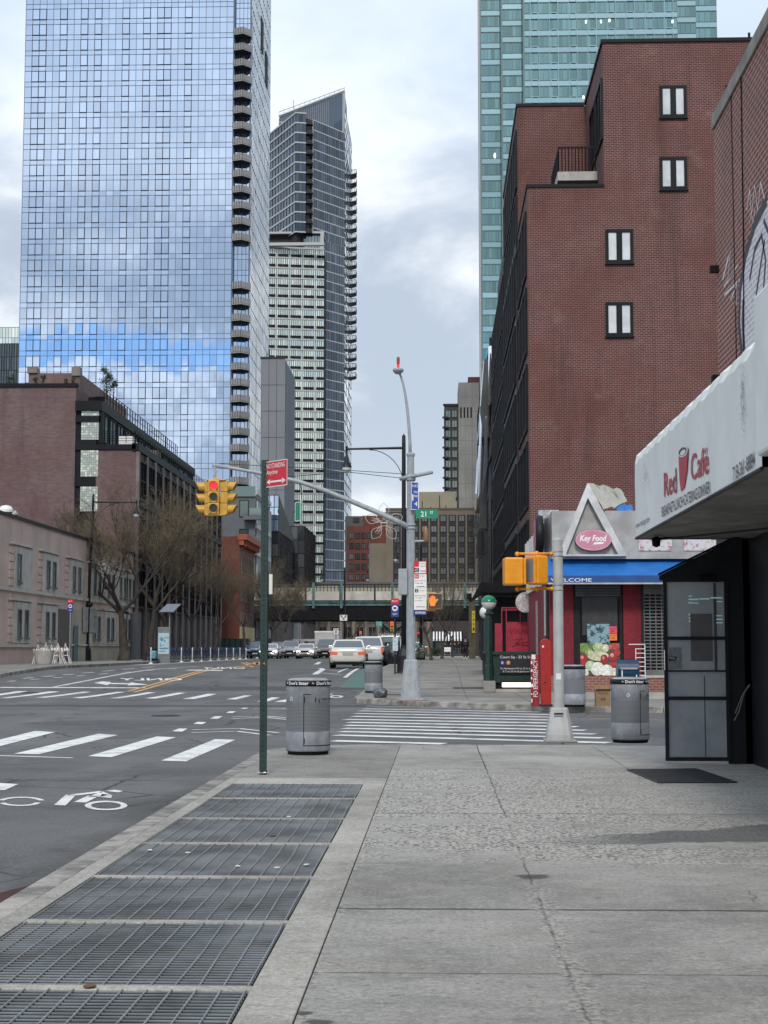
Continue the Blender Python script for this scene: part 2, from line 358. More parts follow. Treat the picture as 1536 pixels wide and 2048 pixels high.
def pavement(name, base, zone):
    m, nt, p = new_mat(name)
    g = nd(nt, 'ShaderNodeNewGeometry'); pos = g.outputs['Position']; isl = g.outputs['Random Per Island']
    s = nd(nt, 'ShaderNodeSeparateXYZ', {0: pos}); x, y = s.outputs[0], s.outputs[1]
    big = sstep(nt, noise(nt, pos, .55, 6, .62, .4), .32, .7)
    c = mixc(nt, big, tuple(v*.62 for v in base), tuple(v*1.15 for v in base))
    med = sstep(nt, noise(nt, pos, 3.5, 6, .75), .42, .62); c = mixc(nt, mth(nt, 'MULTIPLY', med, .35), c, tuple(v*1.35 for v in base)); c = mixc(nt, mth(nt, 'MULTIPLY', sstep(nt, noise(nt, pos, 6.5, 5, .75), .56, .68), .4), c, tuple(v*.5 for v in base))
    mp2 = nd(nt, 'ShaderNodeMapping', {'Vector': pos, 'Scale': (.5, 1.6, 1)})
    st = sstep(nt, noise(nt, mp2.outputs[0], 1.3, 6, .7), .5, .72)
    c = mixc(nt, mth(nt, 'MULTIPLY', st, .45), c, (.27, .225, .18))
    fine = noise(nt, pos, 70, 4, .75)
    c = mixc(nt, mth(nt, 'MULTIPLY', sstep(nt, fine, .52, .7), .45), c, tuple(min(1, v*1.6) for v in base))
    c = mixc(nt, mth(nt, 'MULTIPLY', sstep(nt, fine, .46, .3), .5), c, tuple(v*.45 for v in base))
    mp3 = nd(nt, 'ShaderNodeMapping', {'Vector': pos, 'Scale': (.35, 1.5, 1)}); dk_ = sstep(nt, noise(nt, mp3.outputs[0], 7, 7, .8), .53, .66); c = mixc(nt, mth(nt, 'MULTIPLY', dk_, .45), c, tuple(v*.42 for v in base)); lt_ = sstep(nt, noise(nt, mp3.outputs[0], 4.3, 7, .8), .55, .68); c = mixc(nt, mth(nt, 'MULTIPLY', lt_, .4), c, tuple(v*1.5 for v in base))
    spots = sstep(nt, noise(nt, pos, 9, 2, .5), .67, .72)
    c = mixc(nt, mth(nt, 'MULTIPLY', spots, .35), c, (.05, .05, .05))
    grit = noise(nt, pos, 30, 5, .85); c = mixc(nt, mth(nt, 'MULTIPLY', sstep(nt, grit, .50, .40), .5), c, tuple(v*.4 for v in base)); c = mixc(nt, mth(nt, 'MULTIPLY', sstep(nt, grit, .55, .64), .5), c, tuple(min(1, v*1.75) for v in base))
    hgt = grit
    if zone:
        wy = mth(nt, 'ADD', y, mth(nt, 'MULTIPLY', mth(nt, 'SUBTRACT', noise(nt, pos, .8, 5, .6), .5), 2.2))
        zn = mth(nt, 'MULTIPLY', sstep(nt, wy, 10.8, 11.3), mth(nt, 'SUBTRACT', 1., sstep(nt, y, 19.38, 19.42)))
        zn = mth(nt, 'MULTIPLY', zn, sstep(nt, noise(nt, mp2.outputs[0], .9, 6, .65), .38, .52))
        zn = mth(nt, 'MULTIPLY', zn, mth(nt, 'SUBTRACT', 1.15, mth(nt, 'MULTIPLY', sstep(nt, x, .5, 4.), .75)))
        vo = nd(nt, 'ShaderNodeTexVoronoi', {'Vector': pos, 'Scale': 34.})
        agg = sstep(nt, mth(nt, 'ADD', mth(nt, 'MULTIPLY', vo.outputs[0], .5), mth(nt, 'MULTIPLY', noise(nt, pos, 34, 5, .8), .9)), .66, .80)
        ac = mixc(nt, agg, (.52, .50, .46), (.09, .088, .086))
        c = mixc(nt, mth(nt, 'MULTIPLY', zn, .66), c, ac)
        wy2 = mth(nt, 'ADD', y, mth(nt, 'MULTIPLY', mth(nt, 'SUBTRACT', noise(nt, pos, 3, 5, .7), .5), .05))
        for (yl, wl, al) in ((9.06, .034, .9), (7.3, .016, .6), (5.65, .014, .6), (14.25, .035, .5), (19.4, .03, .5)):
            c = mixc(nt, mth(nt, 'MULTIPLY', mth(nt, 'SUBTRACT', 1., sstep(nt, mth(nt, 'ABSOLUTE', mth(nt, 'SUBTRACT', wy2, yl)), wl*.35, wl)), al), c, (.05, .048, .045))
        wx2 = mth(nt, 'ADD', x, mth(nt, 'MULTIPLY', mth(nt, 'SUBTRACT', noise(nt, pos, 2.2, 5, .7), .5), .07))
        c = mixc(nt, mth(nt, 'MULTIPLY', mth(nt, 'MULTIPLY', mth(nt, 'SUBTRACT', 1., sstep(nt, mth(nt, 'ABSOLUTE', mth(nt, 'SUBTRACT', wx2, .6)), .003, .012)), sstep(nt, noise(nt, pos, .9, 2), .42, .55)), .75), c, (.06, .058, .055))
        # crumbling edges along the scored joints, and hairline cracks
        nz_ = mth(nt, 'MULTIPLY', mth(nt, 'SUBTRACT', noise(nt, pos, 4, 4, .7), .5), .34)
        jd = mth(nt, 'ABSOLUTE', mth(nt, 'ADD', mth(nt, 'SUBTRACT', x, .62), nz_)); cr_ = mth(nt, 'MULTIPLY', mth(nt, 'SUBTRACT', 1., sstep(nt, jd, .02, .10)), mth(nt, 'SUBTRACT', 1., sstep(nt, y, 9.5, 11)))
        je = mth(nt, 'ABSOLUTE', mth(nt, 'ADD', mth(nt, 'ADD', x, .56), mth(nt, 'MULTIPLY', nz_, .4))); cr_ = mth(nt, 'MAXIMUM', cr_, mth(nt, 'MULTIPLY', mth(nt, 'SUBTRACT', 1., sstep(nt, je, .01, .06)), sstep(nt, noise(nt, pos, 1.5, 3), .4, .55)))
        c = mixc(nt, mth(nt, 'MULTIPLY', cr_, .38), c, ac)
        vc = nd(nt, 'ShaderNodeTexVoronoi', {'Vector': mixc(nt, .25, pos, nd(nt, 'ShaderNodeTexNoise', {'Vector': pos, 'Scale': 1.6, 'Detail': 5.}).outputs[1]), 'Scale': .55}, feature='DISTANCE_TO_EDGE')
        ck = mth(nt, 'MULTIPLY', mth(nt, 'SUBTRACT', 1., sstep(nt, vc.outputs[0], .0, .006)), sstep(nt, noise(nt, pos, .45, 2), .52, .6)); c = mixc(nt, mth(nt, 'MULTIPLY', ck, .6), c, (.08, .078, .075))
        # dark damp trail across the slabs
        cy = mth(nt, 'ADD', 11.75, mth(nt, 'MULTIPLY', x, .42))
        dd = mth(nt, 'ABSOLUTE', mth(nt, 'SUBTRACT', mth(nt, 'ADD', y, mth(nt, 'MULTIPLY', mth(nt, 'SUBTRACT', noise(nt, pos, 1.4, 5, .6), .5), .9)), cy))
        wd = mth(nt, 'ADD', .10, mth(nt, 'MULTIPLY', mth(nt, 'MAXIMUM', mth(nt, 'SUBTRACT', x, .2), 0.), .13))
        wet = mth(nt, 'MULTIPLY', mth(nt, 'SUBTRACT', 1., sstep(nt, mth(nt, 'SUBTRACT', dd, wd), 0., .12)), sstep(nt, x, .5, 1.9))
        c = mixc(nt, mth(nt, 'MULTIPLY', wet, .74), c, (.055, .056, .062))
        for (sx, sy, sr) in ((.62, 10.35, .14), (-.47, 6.35, .06), (-.56, 6.5, .05)):
            dx = mth(nt, 'MULTIPLY', mth(nt, 'SUBTRACT', x, sx), 1.); dy = mth(nt, 'SUBTRACT', y, sy)
            rr = mth(nt, 'SQRT', mth(nt, 'ADD', mth(nt, 'MULTIPLY', dx, dx), mth(nt, 'MULTIPLY', dy, dy)))
            rr = mth(nt, 'ADD', rr, mth(nt, 'MULTIPLY', mth(nt, 'SUBTRACT', noise(nt, pos, 8, 3), .5), .12))
            c = mixc(nt, mth(nt, 'MULTIPLY', mth(nt, 'SUBTRACT', 1., sstep(nt, rr, sr*.6, sr)), .8), c, (.04, .04, .042))
    v = mth(nt, 'ADD', .88, mth(nt, 'MULTIPLY', isl, .24))
    c = mixc(nt, 1., c, nd(nt, 'ShaderNodeCombineColor', {0: v, 1: v, 2: mth(nt, 'MULTIPLY', v, .985)}).outputs[0], 'MULTIPLY')
    nt.links.new(c, p.inputs['Base Color']); p.inputs['Roughness'].default_value = .85; p.inputs['Specular IOR Level'].default_value = .3
    b = nd(nt, 'ShaderNodeBump', {'Height': hgt, 'Strength': .45, 'Distance': .006}); nt.links.new(b.outputs[0], p.inputs['Normal'])
asphalt()
pavement('pavement_near', (.345, .334, .314), True)
pavement('pavement_plain', (.26, .25, .233), False)
pavement('grate_border', (.38, .365, .335), False)
def paint(name, col, wear=.5):
    m, nt, p = new_mat(name)
    g = nd(nt, 'ShaderNodeNewGeometry'); pos = g.outputs['Position']
    w = sstep(nt, mth(nt, 'ADD', mth(nt, 'MULTIPLY', noise(nt, pos, 2.2, 6, .7), .6), mth(nt, 'MULTIPLY', noise(nt, pos, 40, 3, .7), .4)), .46, .62)
    c = mixc(nt, mth(nt, 'MULTIPLY', w, wear), col, (.13, .13, .13)); nt.links.new(c, p.inputs['Base Color']); p.inputs['Roughness'].default_value = .7
paint('road_white', (.74, .74, .72), .6); paint('road_yellow', (.62, .33, .08), .5); paint('road_green', (.06, .15, .12), .7); paint('road_faded', (.42, .42, .42), .9)

# road: one sheet to the horizon, with an opening for the vent shaft under the grates
xs = [-1500, -300, -60, -25, -10, -2.5, -.7, 5, 12, 60, 300, 1500]
ys = [-60, -20, 0, 2.5, 10, 17.5, 30, 40, 48]+[50+i for i in range(0, 31)]+[90, 110, 140, 200, 400, 900, 3000]
mb = MB()
for i in range(len(xs)-1):
    for j in range(len(ys)-1):
        if xs[i] == -2.5 and 2.4 < ys[j] < 17: continue
        a, b, c, d = xs[i], xs[i+1], ys[j], ys[j+1]
        mb.face([(a, c, rz(c)), (b, c, rz(c)), (b, d, rz(d)), (a, d, rz(d))])
tag(mb.build('road', M['asphalt']), kind='structure')

# near sidewalk
KX = -2.6
def slabs(cells, top, name, m, gap=.005):
    mb = MB()
    for x0, x1, y0, y1 in cells:
        n = max(1, int((y1-y0)/2)) if y0 > 45 else 1
        mb.bx(x0+gap, x1-gap, y0+gap*.8, y1-gap*.8, top-.05, top+rnd.uniform(-.002, .002)) if y0 > 17 or y0 < 3 else mb.bx(x0+gap, x1-gap, y0+.003, y1-.002, top-.05, top)
    return tag(mb.build(name, m, bevel=.004), kind='structure')
cells = []
rows = [2.2, 4.1, 5.65, 7.3, 9.06, 11.0, 14.25, 19.4, 24.2]
cols = [-.588, .6, 2.38, 4.3]
for i in range(len(cols)-1): cells.append((cols[i], cols[i+1], 19.4, 24.2))
for j in range(len(rows)-2): cells.append((-.588, 4.3, rows[j], rows[j+1]))
for j in range(3): cells.append((4.3+j*4, 8.3+j*4, 19.4, 24.2))
slabs(cells, 0.0, 'sidewalk', M['pavement_near'])
mb = MB()
mb.bx(-.575, 4.3, -8, 2.2, -.05, 0.0)
mb.bx(-.585, 4.3, 2.2, 24.2, -.149, -.012)
mb.bx(4.3, 60, -8, 24.2, -.149, -.012)
tag(mb.build('sidewalk_base', mat('joint_dirt', (.05, .048, .045), .9, var=.4, scale=8)), kind='structure')
mb = MB()     # corner slabs left of the main run
def corner_poly(x0, x1, y0, y1, r):
    P = [(x0, y0), (x1, y0), (x1, y1)]
    P += [(x0+r-r*math.sin(a), y1-r+r*math.cos(a)) for a in [math.pi/2*k/8 for k in range(9)]]
    return P
P = corner_poly(-2.42, -.589, 18.05, 24.2, 1.6)
mb.prism([(x, y, -.149) for x, y in P], (0, 0, .149))
tag(mb.build('sidewalk_corner', M['pavement_plain']), kind='structure')
# kerb stones along the avenue, round the corner and along the cross street
def kerb(path, name, hgt=.15, w=.18, m='kerb_stone'):
    mb = MB(); pts = [Vector(p) for p in path]
    for i in range(len(pts)-1):
        a, b = pts[i], pts[i+1]; t = (b-a).normalized(); n = Vector((-t.y, t.x))
        L = (b-a).length; k = max(1, int(L/1.5))
        for j in range(k):
            q0 = a+(b-a)*(j/k); q1 = a+(b-a)*((j+1)/k)-t*.012
            z0, z1 = gz(q0.y)+.002, gz(q1.y)+.002
            top = [(q0.x, q0.y, z0), (q1.x, q1.y, z1), (q1.x+n.x*w, q1.y+n.y*w, z1), (q0.x+n.x*w, q0.y+n.y*w, z0)]
            mb.raw([(x, y, z-hgt-.03) for x, y, z in top]+top, [(0,3,2,1),(4,5,6,7),(0,1,5,4),(1,2,6,5),(2,3,7,6),(3,0,4,7)])
    return tag(mb.build(name, M[m], bevel=.012), kind='structure')
mat('kerb_stone', (.26, .245, .225), .85, var=.5, scale=3, bump=.6, bscale=35, island=.1)
arc = [(-2.6+1.75-1.75*math.sin(a), 24.35-1.75+1.75*math.cos(a)) for a in [math.pi/2*k/8 for k in range(9)]]
kerb([(20, 24.35), (4, 24.35), (1, 24.35)]+arc+[(-2.6, 18), (-2.6, -6)], 'kerb')
# frame of smooth concrete round the vent grates
mb = MB()
GX0, GX1 = -2.29, -.83
gys = [17.3, 15.64, 13.8, 12.05, 10.3, 8.62, 6.96, 5.25, 3.5]
mb.bx(-2.42, GX0, 2.3, 18.04, -.148, 0.001); mb.bx(GX1, -.589, 2.3, 18.04, -.148, 0.001)
mb.bx(GX0, GX1, 17.3, 18.04, -.148, 0.001); mb.bx(GX0, GX1, 2.3, 3.5, -.148, .001)
for y in gys[1:-1]: mb.bx(GX0, GX1, y-.045, y+.045, -.148, -.001)
tag(mb.build('grate_surround', M['grate_border'], bevel=.004), kind='structure')
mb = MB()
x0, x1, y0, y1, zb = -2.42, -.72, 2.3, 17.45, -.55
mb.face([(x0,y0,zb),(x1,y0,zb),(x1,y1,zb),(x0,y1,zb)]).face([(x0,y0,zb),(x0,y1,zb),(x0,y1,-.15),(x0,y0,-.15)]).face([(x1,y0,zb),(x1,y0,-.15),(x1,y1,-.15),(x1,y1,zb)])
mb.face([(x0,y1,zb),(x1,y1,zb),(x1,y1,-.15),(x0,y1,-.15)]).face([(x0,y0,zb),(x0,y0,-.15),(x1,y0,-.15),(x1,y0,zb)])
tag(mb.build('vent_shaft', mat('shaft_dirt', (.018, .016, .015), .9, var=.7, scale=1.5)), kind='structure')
mat('grate_steel', (.165, .182, .192), .5, metal=.2, var=.45, scale=1.6)
nice = ['farthest from the camera, beside the green sign post', 'second beyond the ones with round white gum spots', 'third from the far end, with a few leaves on it', 'dotted with round white gum spots', 'with rusty patches, in the middle of the row', 'third from the nearest', 'second from the nearest, wide and open', 'nearest the camera at the bottom edge']
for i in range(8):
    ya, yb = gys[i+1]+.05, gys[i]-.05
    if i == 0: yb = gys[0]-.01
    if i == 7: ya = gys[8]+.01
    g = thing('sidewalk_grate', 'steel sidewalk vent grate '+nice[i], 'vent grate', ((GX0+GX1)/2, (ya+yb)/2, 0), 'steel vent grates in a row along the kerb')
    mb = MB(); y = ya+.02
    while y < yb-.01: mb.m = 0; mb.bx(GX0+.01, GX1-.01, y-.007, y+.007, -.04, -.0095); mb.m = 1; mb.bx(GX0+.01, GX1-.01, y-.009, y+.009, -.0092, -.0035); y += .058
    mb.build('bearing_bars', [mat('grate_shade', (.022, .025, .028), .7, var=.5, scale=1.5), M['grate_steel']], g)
    mb = MB(); n = 13
    for k in range(n+1):
        x = GX0+.02+(GX1-GX0-.04)*k/n; dx = rnd.uniform(-.012, .012)
        mb.tube([(x, ya, -.002), (x+dx, (ya+yb)/2, -.003), (x, yb, -.002)], .0055, 5)
    mb.build('cross_rods', mat('grate_rod', (.28, .30, .31), .45, metal=.3, var=.2), g)
# gum spots and leaves lying on the grates
def flake(name, label, cat, x, y, z, r, m, group=None):
    mb = MB(); n = 9; pts = [(x+r*rnd.uniform(.7, 1.1)*math.cos(6.283*k/n), y+r*rnd.uniform(.7, 1.1)*math.sin(6.283*k/n), z) for k in range(n)]
    mb.prism(pts, (0, 0, .004)); return tag(mb.build(name, m), label, cat, group)
for (px, py, lb) in ((475, 1734, 'white gum spot near the middle of the fourth grate'), (300, 1702, 'leftmost white gum spot on the fourth grate'), (376, 1707, 'second white gum spot from the left on the fourth grate'), (613, 1731, 'rightmost white gum spot on the fourth grate, by the border'), (578, 1635, 'white gum spot alone on the third grate from the far end'), (554, 1737, 'white gum spot just left of the rightmost one')):
    q = G(px, py); flake('gum_spot', lb, 'gum', q.x, q.y, .006, .022, M['white_paint'], 'gum spots on the grates')
for (px, py, w) in ((545, 1672, 'in the third panel from the far end'), (178, 1975, 'in the second nearest panel')):
    q = G(px, py); flake('dry_leaf', 'dry brown leaf on the vent grate '+w, 'leaf', q.x, q.y, .006, .035, mat('leaf_brown', (.14, .07, .035), .8))

# far sidewalk on the right
edge = [(-2.6, 48.2), (-2.45, 46.8), (-1.7, 45.6), (-.3, 44.0), (1.8, 41.8), (4.2, 40.3), (9, 39.6), (60, 39)]
def xl(y):
    for (xa, ya), (xb, yb) in zip(edge[:-1], edge[1:]):
        if yb <= y <= ya: return xa+(xb-xa)*(ya-y)/(ya-yb)
    return -2.6 if y > 48.2 else 60
mb = MB(); yrows = sorted(set([39, 39.6, 40.3, 41.8, 43, 44, 45.6, 46.8, 48.2]+list(range(50, 80, 1))+[85, 95, 110, 130, 150, 175]))
for a, b in zip(yrows[:-1], yrows[1:]):
    la, lb = xl(a)+.15, xl(b)+.15
    mb.face([(la, a, gz(a)), (60, a, gz(a)), (60, b, gz(b)), (lb, b, gz(b))])
# joints between the far slabs
tag(mb.build('sidewalk', M['pavement_plain']), kind='structure')
kerb([(-2.6, 175)]+edge, 'kerb', w=.17)
def strip(p, q, w, z, mb):
    p, q = Vector(p), Vector(q); t = (q-p).normalized(); n = Vector((-t.y, t.x))*w/2; L = (q-p).length; k = max(1, int(L))
    for i in range(k):
        a = p+(q-p)*i/k; b = p+(q-p)*(i+1)/k
        mb.face([(a.x-n.x, a.y-n.y, gz(a.y)+z), (b.x-n.x, b.y-n.y, gz(b.y)+z), (b.x+n.x, b.y+n.y, gz(b.y)+z), (a.x+n.x, a.y+n.y, gz(a.y)+z)][::-1])
mb = MB()
for x in (-.9, .9, 2.6): strip((x, 46 if x < 1 else 43), (x, 120), .018, .004, mb)
for y in (43.5, 46, 49, 52, 56, 60, 64, 68, 73, 78, 84, 90, 97, 105): strip((xl(y)+.3, y), (9, y), .022, .0045, mb)
tag(mb.build('sidewalk_joint', M['joint_dirt']), kind='structure')
mb = MB(); 
for (x, y, w, h, l) in ((-1.2, 50.5, .9, 1.0, 'dark metal cover plate in the sidewalk just left of the far light pole'), (1.1, 56, 1.1, 1.2, 'dark metal cover plate in the sidewalk left of the subway stairs')):
    mb = MB(); mb.face([(x-w/2, y-h/2, gz(y-h/2)+.006), (x+w/2, y-h/2, gz(y-h/2)+.006), (x+w/2, y+h/2, gz(y+h/2)+.006), (x-w/2, y+h/2, gz(y+h/2)+.006)])
    tag(mb.build('cover_plate', M['dark_metal']), l, 'cover plate')
mb = MB(); mb.face([(-1.8, 45.9, .006), (-.6, 44.5, .006), (-.2, 45.1, .006), (-1.5, 46.5, .006)])
tag(mb.build('tactile_strip', mat('faded_red', (.25, .12, .1), .8, var=.4, scale=3)), kind='structure')
# left sidewalk
mb = MB(); yrows = [50]+list(range(52, 80, 1))+[90, 110, 140, 200, 260]
for a, b in zip(yrows[:-1], yrows[1:]):
    mb.face([(-60, a, gz(a)), (-19.05, a, gz(a)), (-19.05, b, gz(b)), (-60, b, gz(b))])
tag(mb.build('sidewalk', M['pavement_plain']), kind='structure')
kerb([(-18.9, 50), (-18.9, 100), (-18.9, 250)], 'kerb', w=.16)

# ---------------------------------------------------------------- markings (sheets on the road)
def bil(P, u, v):
    a, b, c, d = P
    return (a*(1-u)+b*u)*(1-v)+(d*(1-u)+c*u)*v
def patch(mb, P, dz=.006, nx=6, ny=6):
    P = [Vector((p[0], p[1])) for p in P]
    for i in range(nx):
        for j in range(ny):
            q = [bil(P, (i+a)/nx, (j+b)/ny) for a, b in ((0,0),(1,0),(1,1),(0,1))]
            f = [(v.x, v.y, rz(v.y)+dz) for v in q]
            ar = sum(f[k][0]*f[(k+1) % 4][1]-f[(k+1) % 4][0]*f[k][1] for k in range(4))
            mb.face(f if ar > 0 else f[::-1])
def mk(mb, pts, dz=.006, nx=6, ny=3): patch(mb, [G(x, y, False) for x, y in pts], dz, nx, ny)
def ln(mb, a, b, w, dz=.006):
    p, q = G(*a, False), G(*b, False); t = (q-p); t.z = 0; t.normalize(); n = Vector((-t.y, t.x, 0))*w/2
    patch(mb, [p-n, q-n, q+n, p+n], dz, max(1, int((q-p).length/1.5)), 1)
mb = MB()
for P in (((322,1522),(372,1523.5),(471,1480),(430,1479)), ((176,1513),(223,1515),(352,1475),(313,1473.5)), ((28,1508),(78,1509),(236,1470.5),(197,1468)), ((-90,1502),(-40,1503),(111,1464.5),(70,1462.5))): mk(mb, P)
tag(mb.build('crosswalk', M['road_white']), kind='structure')
mb = MB()
zz0 = lambda x, y: (x/2.743, 1310+y/2.743)
for P in (((0,237),(45,237),(332,201),(270,200)), ((198,234),(245,235),(500,203),(455,202)), ((395,236),(450,238),(690,203),(640,203)), ((603,238),(655,238),(858,206),(810,205)), ((797,238),(850,240),(1022,208),(975,207)), ((1000,241),(1060,243),(1192,214),(1140,213)), ((1243,243),(1295,245),(1382,223),(1340,222)), ((1410,256),(1460,258),(1536,234),(1490,233)), ((-60,222),(0,222),(155,200),(95,199))): mk(mb, [zz0(*p) for p in P])
for P in (((548,1404),(590,1405),(636,1391),(608,1389)), ((608,1413),(640,1413),(652,1407),(622,1406))): mk(mb, P)
tag(mb.build('crosswalk', M['road_white']), kind='structure')
mb = MB()
for a, b, w in (((665,1482),(888,1488),.42), ((672,1470.5),(1217,1486),.42), ((681,1463.5),(1205,1476.5),.42), ((687,1457),(1190,1468.5),.42), ((692,1451),(1170,1461),.42), ((697,1445),(1155,1454),.42), ((690,1439),(1143,1447.5),.42), ((705,1433),(1132,1441),.42), ((711,1427.5),(1118,1435),.38), ((719,1422),(1100,1429.5),.35), ((727,1418),(1080,1424.5),.3)): ln(mb, a, b, w)
tag(mb.build('crosswalk', M['road_white']), kind='structure')
mb = MB()
for a, b, w in (((733,1412.5),(1075,1418),.12), ((0,1375),(290,1376),.5), ((-60,1510),(145,1516.5),.11), ((108,1374),(400,1333),.16), ((1180,1438),(1340,1441),.1)):
    if w == .1: continue
    ln(mb, a, b, w)
# dashes of the bike crossing, chevrons
for P in (((344,1463),(364,1464),(375,1458),(359,1457)), ((386,1448),(404,1449),(413,1445),(396,1444)), ((420,1438),(436,1438),(445,1433),(429,1433)), ((452,1426),(465,1426.5),(472,1423),(459,1423)), ((480,1418),(492,1418),(497,1416),(486,1416))): mk(mb, P, nx=1, ny=1)
for (x0, y0, x1, y1, x2, y2) in ((385,1460,478,1457.5,557,1466), (383,1465.5,473,1463,540,1471), (465,1434,530,1432.5,600,1438), (463,1438,528,1435,590,1441), (508,1418,560,1417.5,620,1421)):
    ln(mb, (x0, y0), (x1, y1), .12); ln(mb, (x1, y1), (x2, y2), .12)
# cyclist symbol
def ringp(c, rx, ry, w, a0=0, a1=360, n=20):
    for k in range(n):
        t0 = R(a0+(a1-a0)*k/n); t1 = R(a0+(a1-a0)*(k+1)/n)
        q = [(c[0]+(rx-ww)*math.cos(t), c[1]-(ry-ww*ry/rx)*math.sin(t)) for t, ww in ((t0,0),(t1,0),(t1,w),(t0,w))]
        mk(mb, q, nx=1, ny=1)
ringp((212, 1612), 43, 9.5, 13); ringp((43, 1604), 48, 9.5, 12, 15, 165, 12); ringp((40, 1605), 42, 8, 12, 195, 350, 12)
for P in (((108,1611),(131,1612),(152,1591),(132,1590)), ((132,1591),(152,1592),(205,1586),(200,1583)), ((148,1605),(172,1606),(196,1594),(176,1592)), ((176,1594),(196,1595),(220,1590),(205,1584)), ((200,1595),(222,1597),(225,1591),(204,1589)), ((212,1582.5),(236,1586),(246,1583),(230,1580.5)), ((-30,1582),(10,1581),(37,1569),(0,1567))): mk(mb, P, nx=2, ny=1)
ringp((672, 1393.5), 15, 2.6, 7, n=12)
for P in (((640,1391),(652,1392),(668,1388),(650,1387)), ((600,1366),(640,1367),(640,1365.7),(600,1365))): mk(mb, P, nx=1, ny=1)
# lane line shapes beyond the junction
for a, b, w in (((630,1349),(646,1339),.28), ((646,1339),(640,1336.5),.25), ((640,1346),(682,1349),.14), ((676,1345),(697,1337),.12), ((632,1329),(640,1324),.3), ((690,1355.5),(728,1334.5),.18), ((737,1356),(768,1357),.25), ((652,1340),(678,1342),.1)): ln(mb, a, b, w)
# dashed bike lane edges on the left and turn arrows
for i in range(9): ln(mb, (15+i*46, 1363-i*3.6), (32+i*46, 1361.8-i*3.6), .18)
for i in range(7): ln(mb, (45+i*40, 1357-i*3.6), (68+i*40, 1355.5-i*3.6), .22)
for P in (((188,1366),(215,1370.5),(222,1364),(205,1363)), ((205,1368),(262,1369),(262,1367),(215,1366)), ((255,1371),(297,1369.5),(262,1365)), ((370,1341),(445,1342),(445,1340.3),(380,1339.6))):
    if len(P) == 3: P = P+(P[2],)
    mk(mb, P, nx=2, ny=1)
tag(mb.build('lane_markings', M['road_white']), kind='structure')
def road_text(s, tl, tr, bl):
    """ONLY read by drivers coming towards the camera; corners of the word on the ground"""
    a, b, c = [G(*p, False) for p in (tl, tr, bl)]
    e = bpy.data.objects.new('tmp', None); C.objects.link(e)
    o = text(s, (b.x, c.y if False else b.y, 0), (a-b)*Vector((1, 1, 0)), (c-a)*Vector((1, 1, 0)), M['road_white'], e, 'road_lettering', bold=.02, out=0)
    o.parent = None; bpy.data.objects.remove(e)
    for v in o.data.vertices: v.co.z = rz(v.co.y)+.008
    return tag(o, kind='structure')
road_text('ONLY', (238, 1361), (366, 1361), (238, 1356.5))
road_text('ONLY', (402, 1338), (492, 1338), (406, 1334.5))
mb = MB()
ln(mb, (255, 1383), (518, 1329.5), .16); ln(mb, (268, 1384.5), (524, 1329.5), .16)
ln(mb, (518, 1329), (521, 1324), .5); ln(mb, (508, 1331), (512, 1325), .4); ln(mb, (483, 1325), (506, 1334), .2); ln(mb, (492, 1325), (509, 1331), .2)
ln(mb, (1180, 1438), (1345, 1441), .11)
tag(mb.build('yellow_lines', M['road_yellow']), kind='structure')
mb = MB()
patch(mb, [(-3.75, 59), (-2.85, 59), (-2.85, 112), (-3.9, 112)], .003, 1, 54)
tag(mb.build('bike_lane', M['road_green']), kind='structure')
mb = MB(); patch(mb, [(-21+2.3, 92), (-17.6, 92), (-17.2, 150), (-18.6, 150)], .003, 1, 20)
tag(mb.build('bike_lane', M['road_faded']), kind='structure')
# patch of darker tar, manhole, puddle
for nm, px, py, rx, ry, col in (('tar_patch', 500, 1377, 5., 1.5, (.05, .052, .056)), ('tar_patch', 250, 1445, 2.2, 1.1, (.07, .07, .074))):
    q = G(px, py, False); mb = MB(); n = 28; P = [(q.x+rx*rnd.uniform(.8, 1.1)*math.cos(6.283*k/n), q.y+ry*rnd.uniform(.8, 1.1)*math.sin(6.283*k/n)) for k in range(n)]
    for k in range(n): mb.face([(q.x, q.y, rz(q.y)+.003), (*P[k], rz(P[k][1])+.003), (*P[(k+1) % n], rz(P[(k+1) % n][1])+.003)])
    tag(mb.build(nm, mat('tar_%d' % rx, col, .75, var=.3)), kind='structure')
for px, py, r, w in ((331, 1432, .38, 'in the middle of the junction'), (60, 1386, .36, 'by the far left crosswalk')):
    q = G(px, py, False); mb = MB(); mb.lathe([(0.001, .012), (r*.93, .012), (r*.94, .006), (r, .006), (r, -.01)], q, 32)
    for k in range(-4, 5): mb.bx(q.x-math.sqrt(max(0, (r*.85)**2-(k*r*.18)**2)), q.x+math.sqrt(max(0, (r*.85)**2-(k*r*.18)**2)), q.y+k*r*.18-.012, q.y+k*r*.18+.012, q.z+.01, q.z+.02)
    tag(mb.build('manhole_cover', mat('cast_iron', (.045, .043, .042), .6, metal=.3, var=.4, scale=6)), 'round cast iron manhole cover '+w, 'manhole cover')
P = [(-4.6, 7.4), (-3.6, 7.2), (-2.64, 7.2), (-2.64, 11.2), (-2.8, 11.0), (-3.05, 10.2), (-3.5, 9.6), (-4.4, 8.9)]
m, nt, p = new_mat('puddle'); p.inputs['Base Color'].default_value = (.05, .028, .022, 1); p.inputs['Roughness'].default_value = .06; p.inputs['Specular IOR Level'].default_value = .5
mb = MB(); mb.face([(x, y, -.144) for x, y in P]); tag(mb.build('puddle', m), kind='structure')
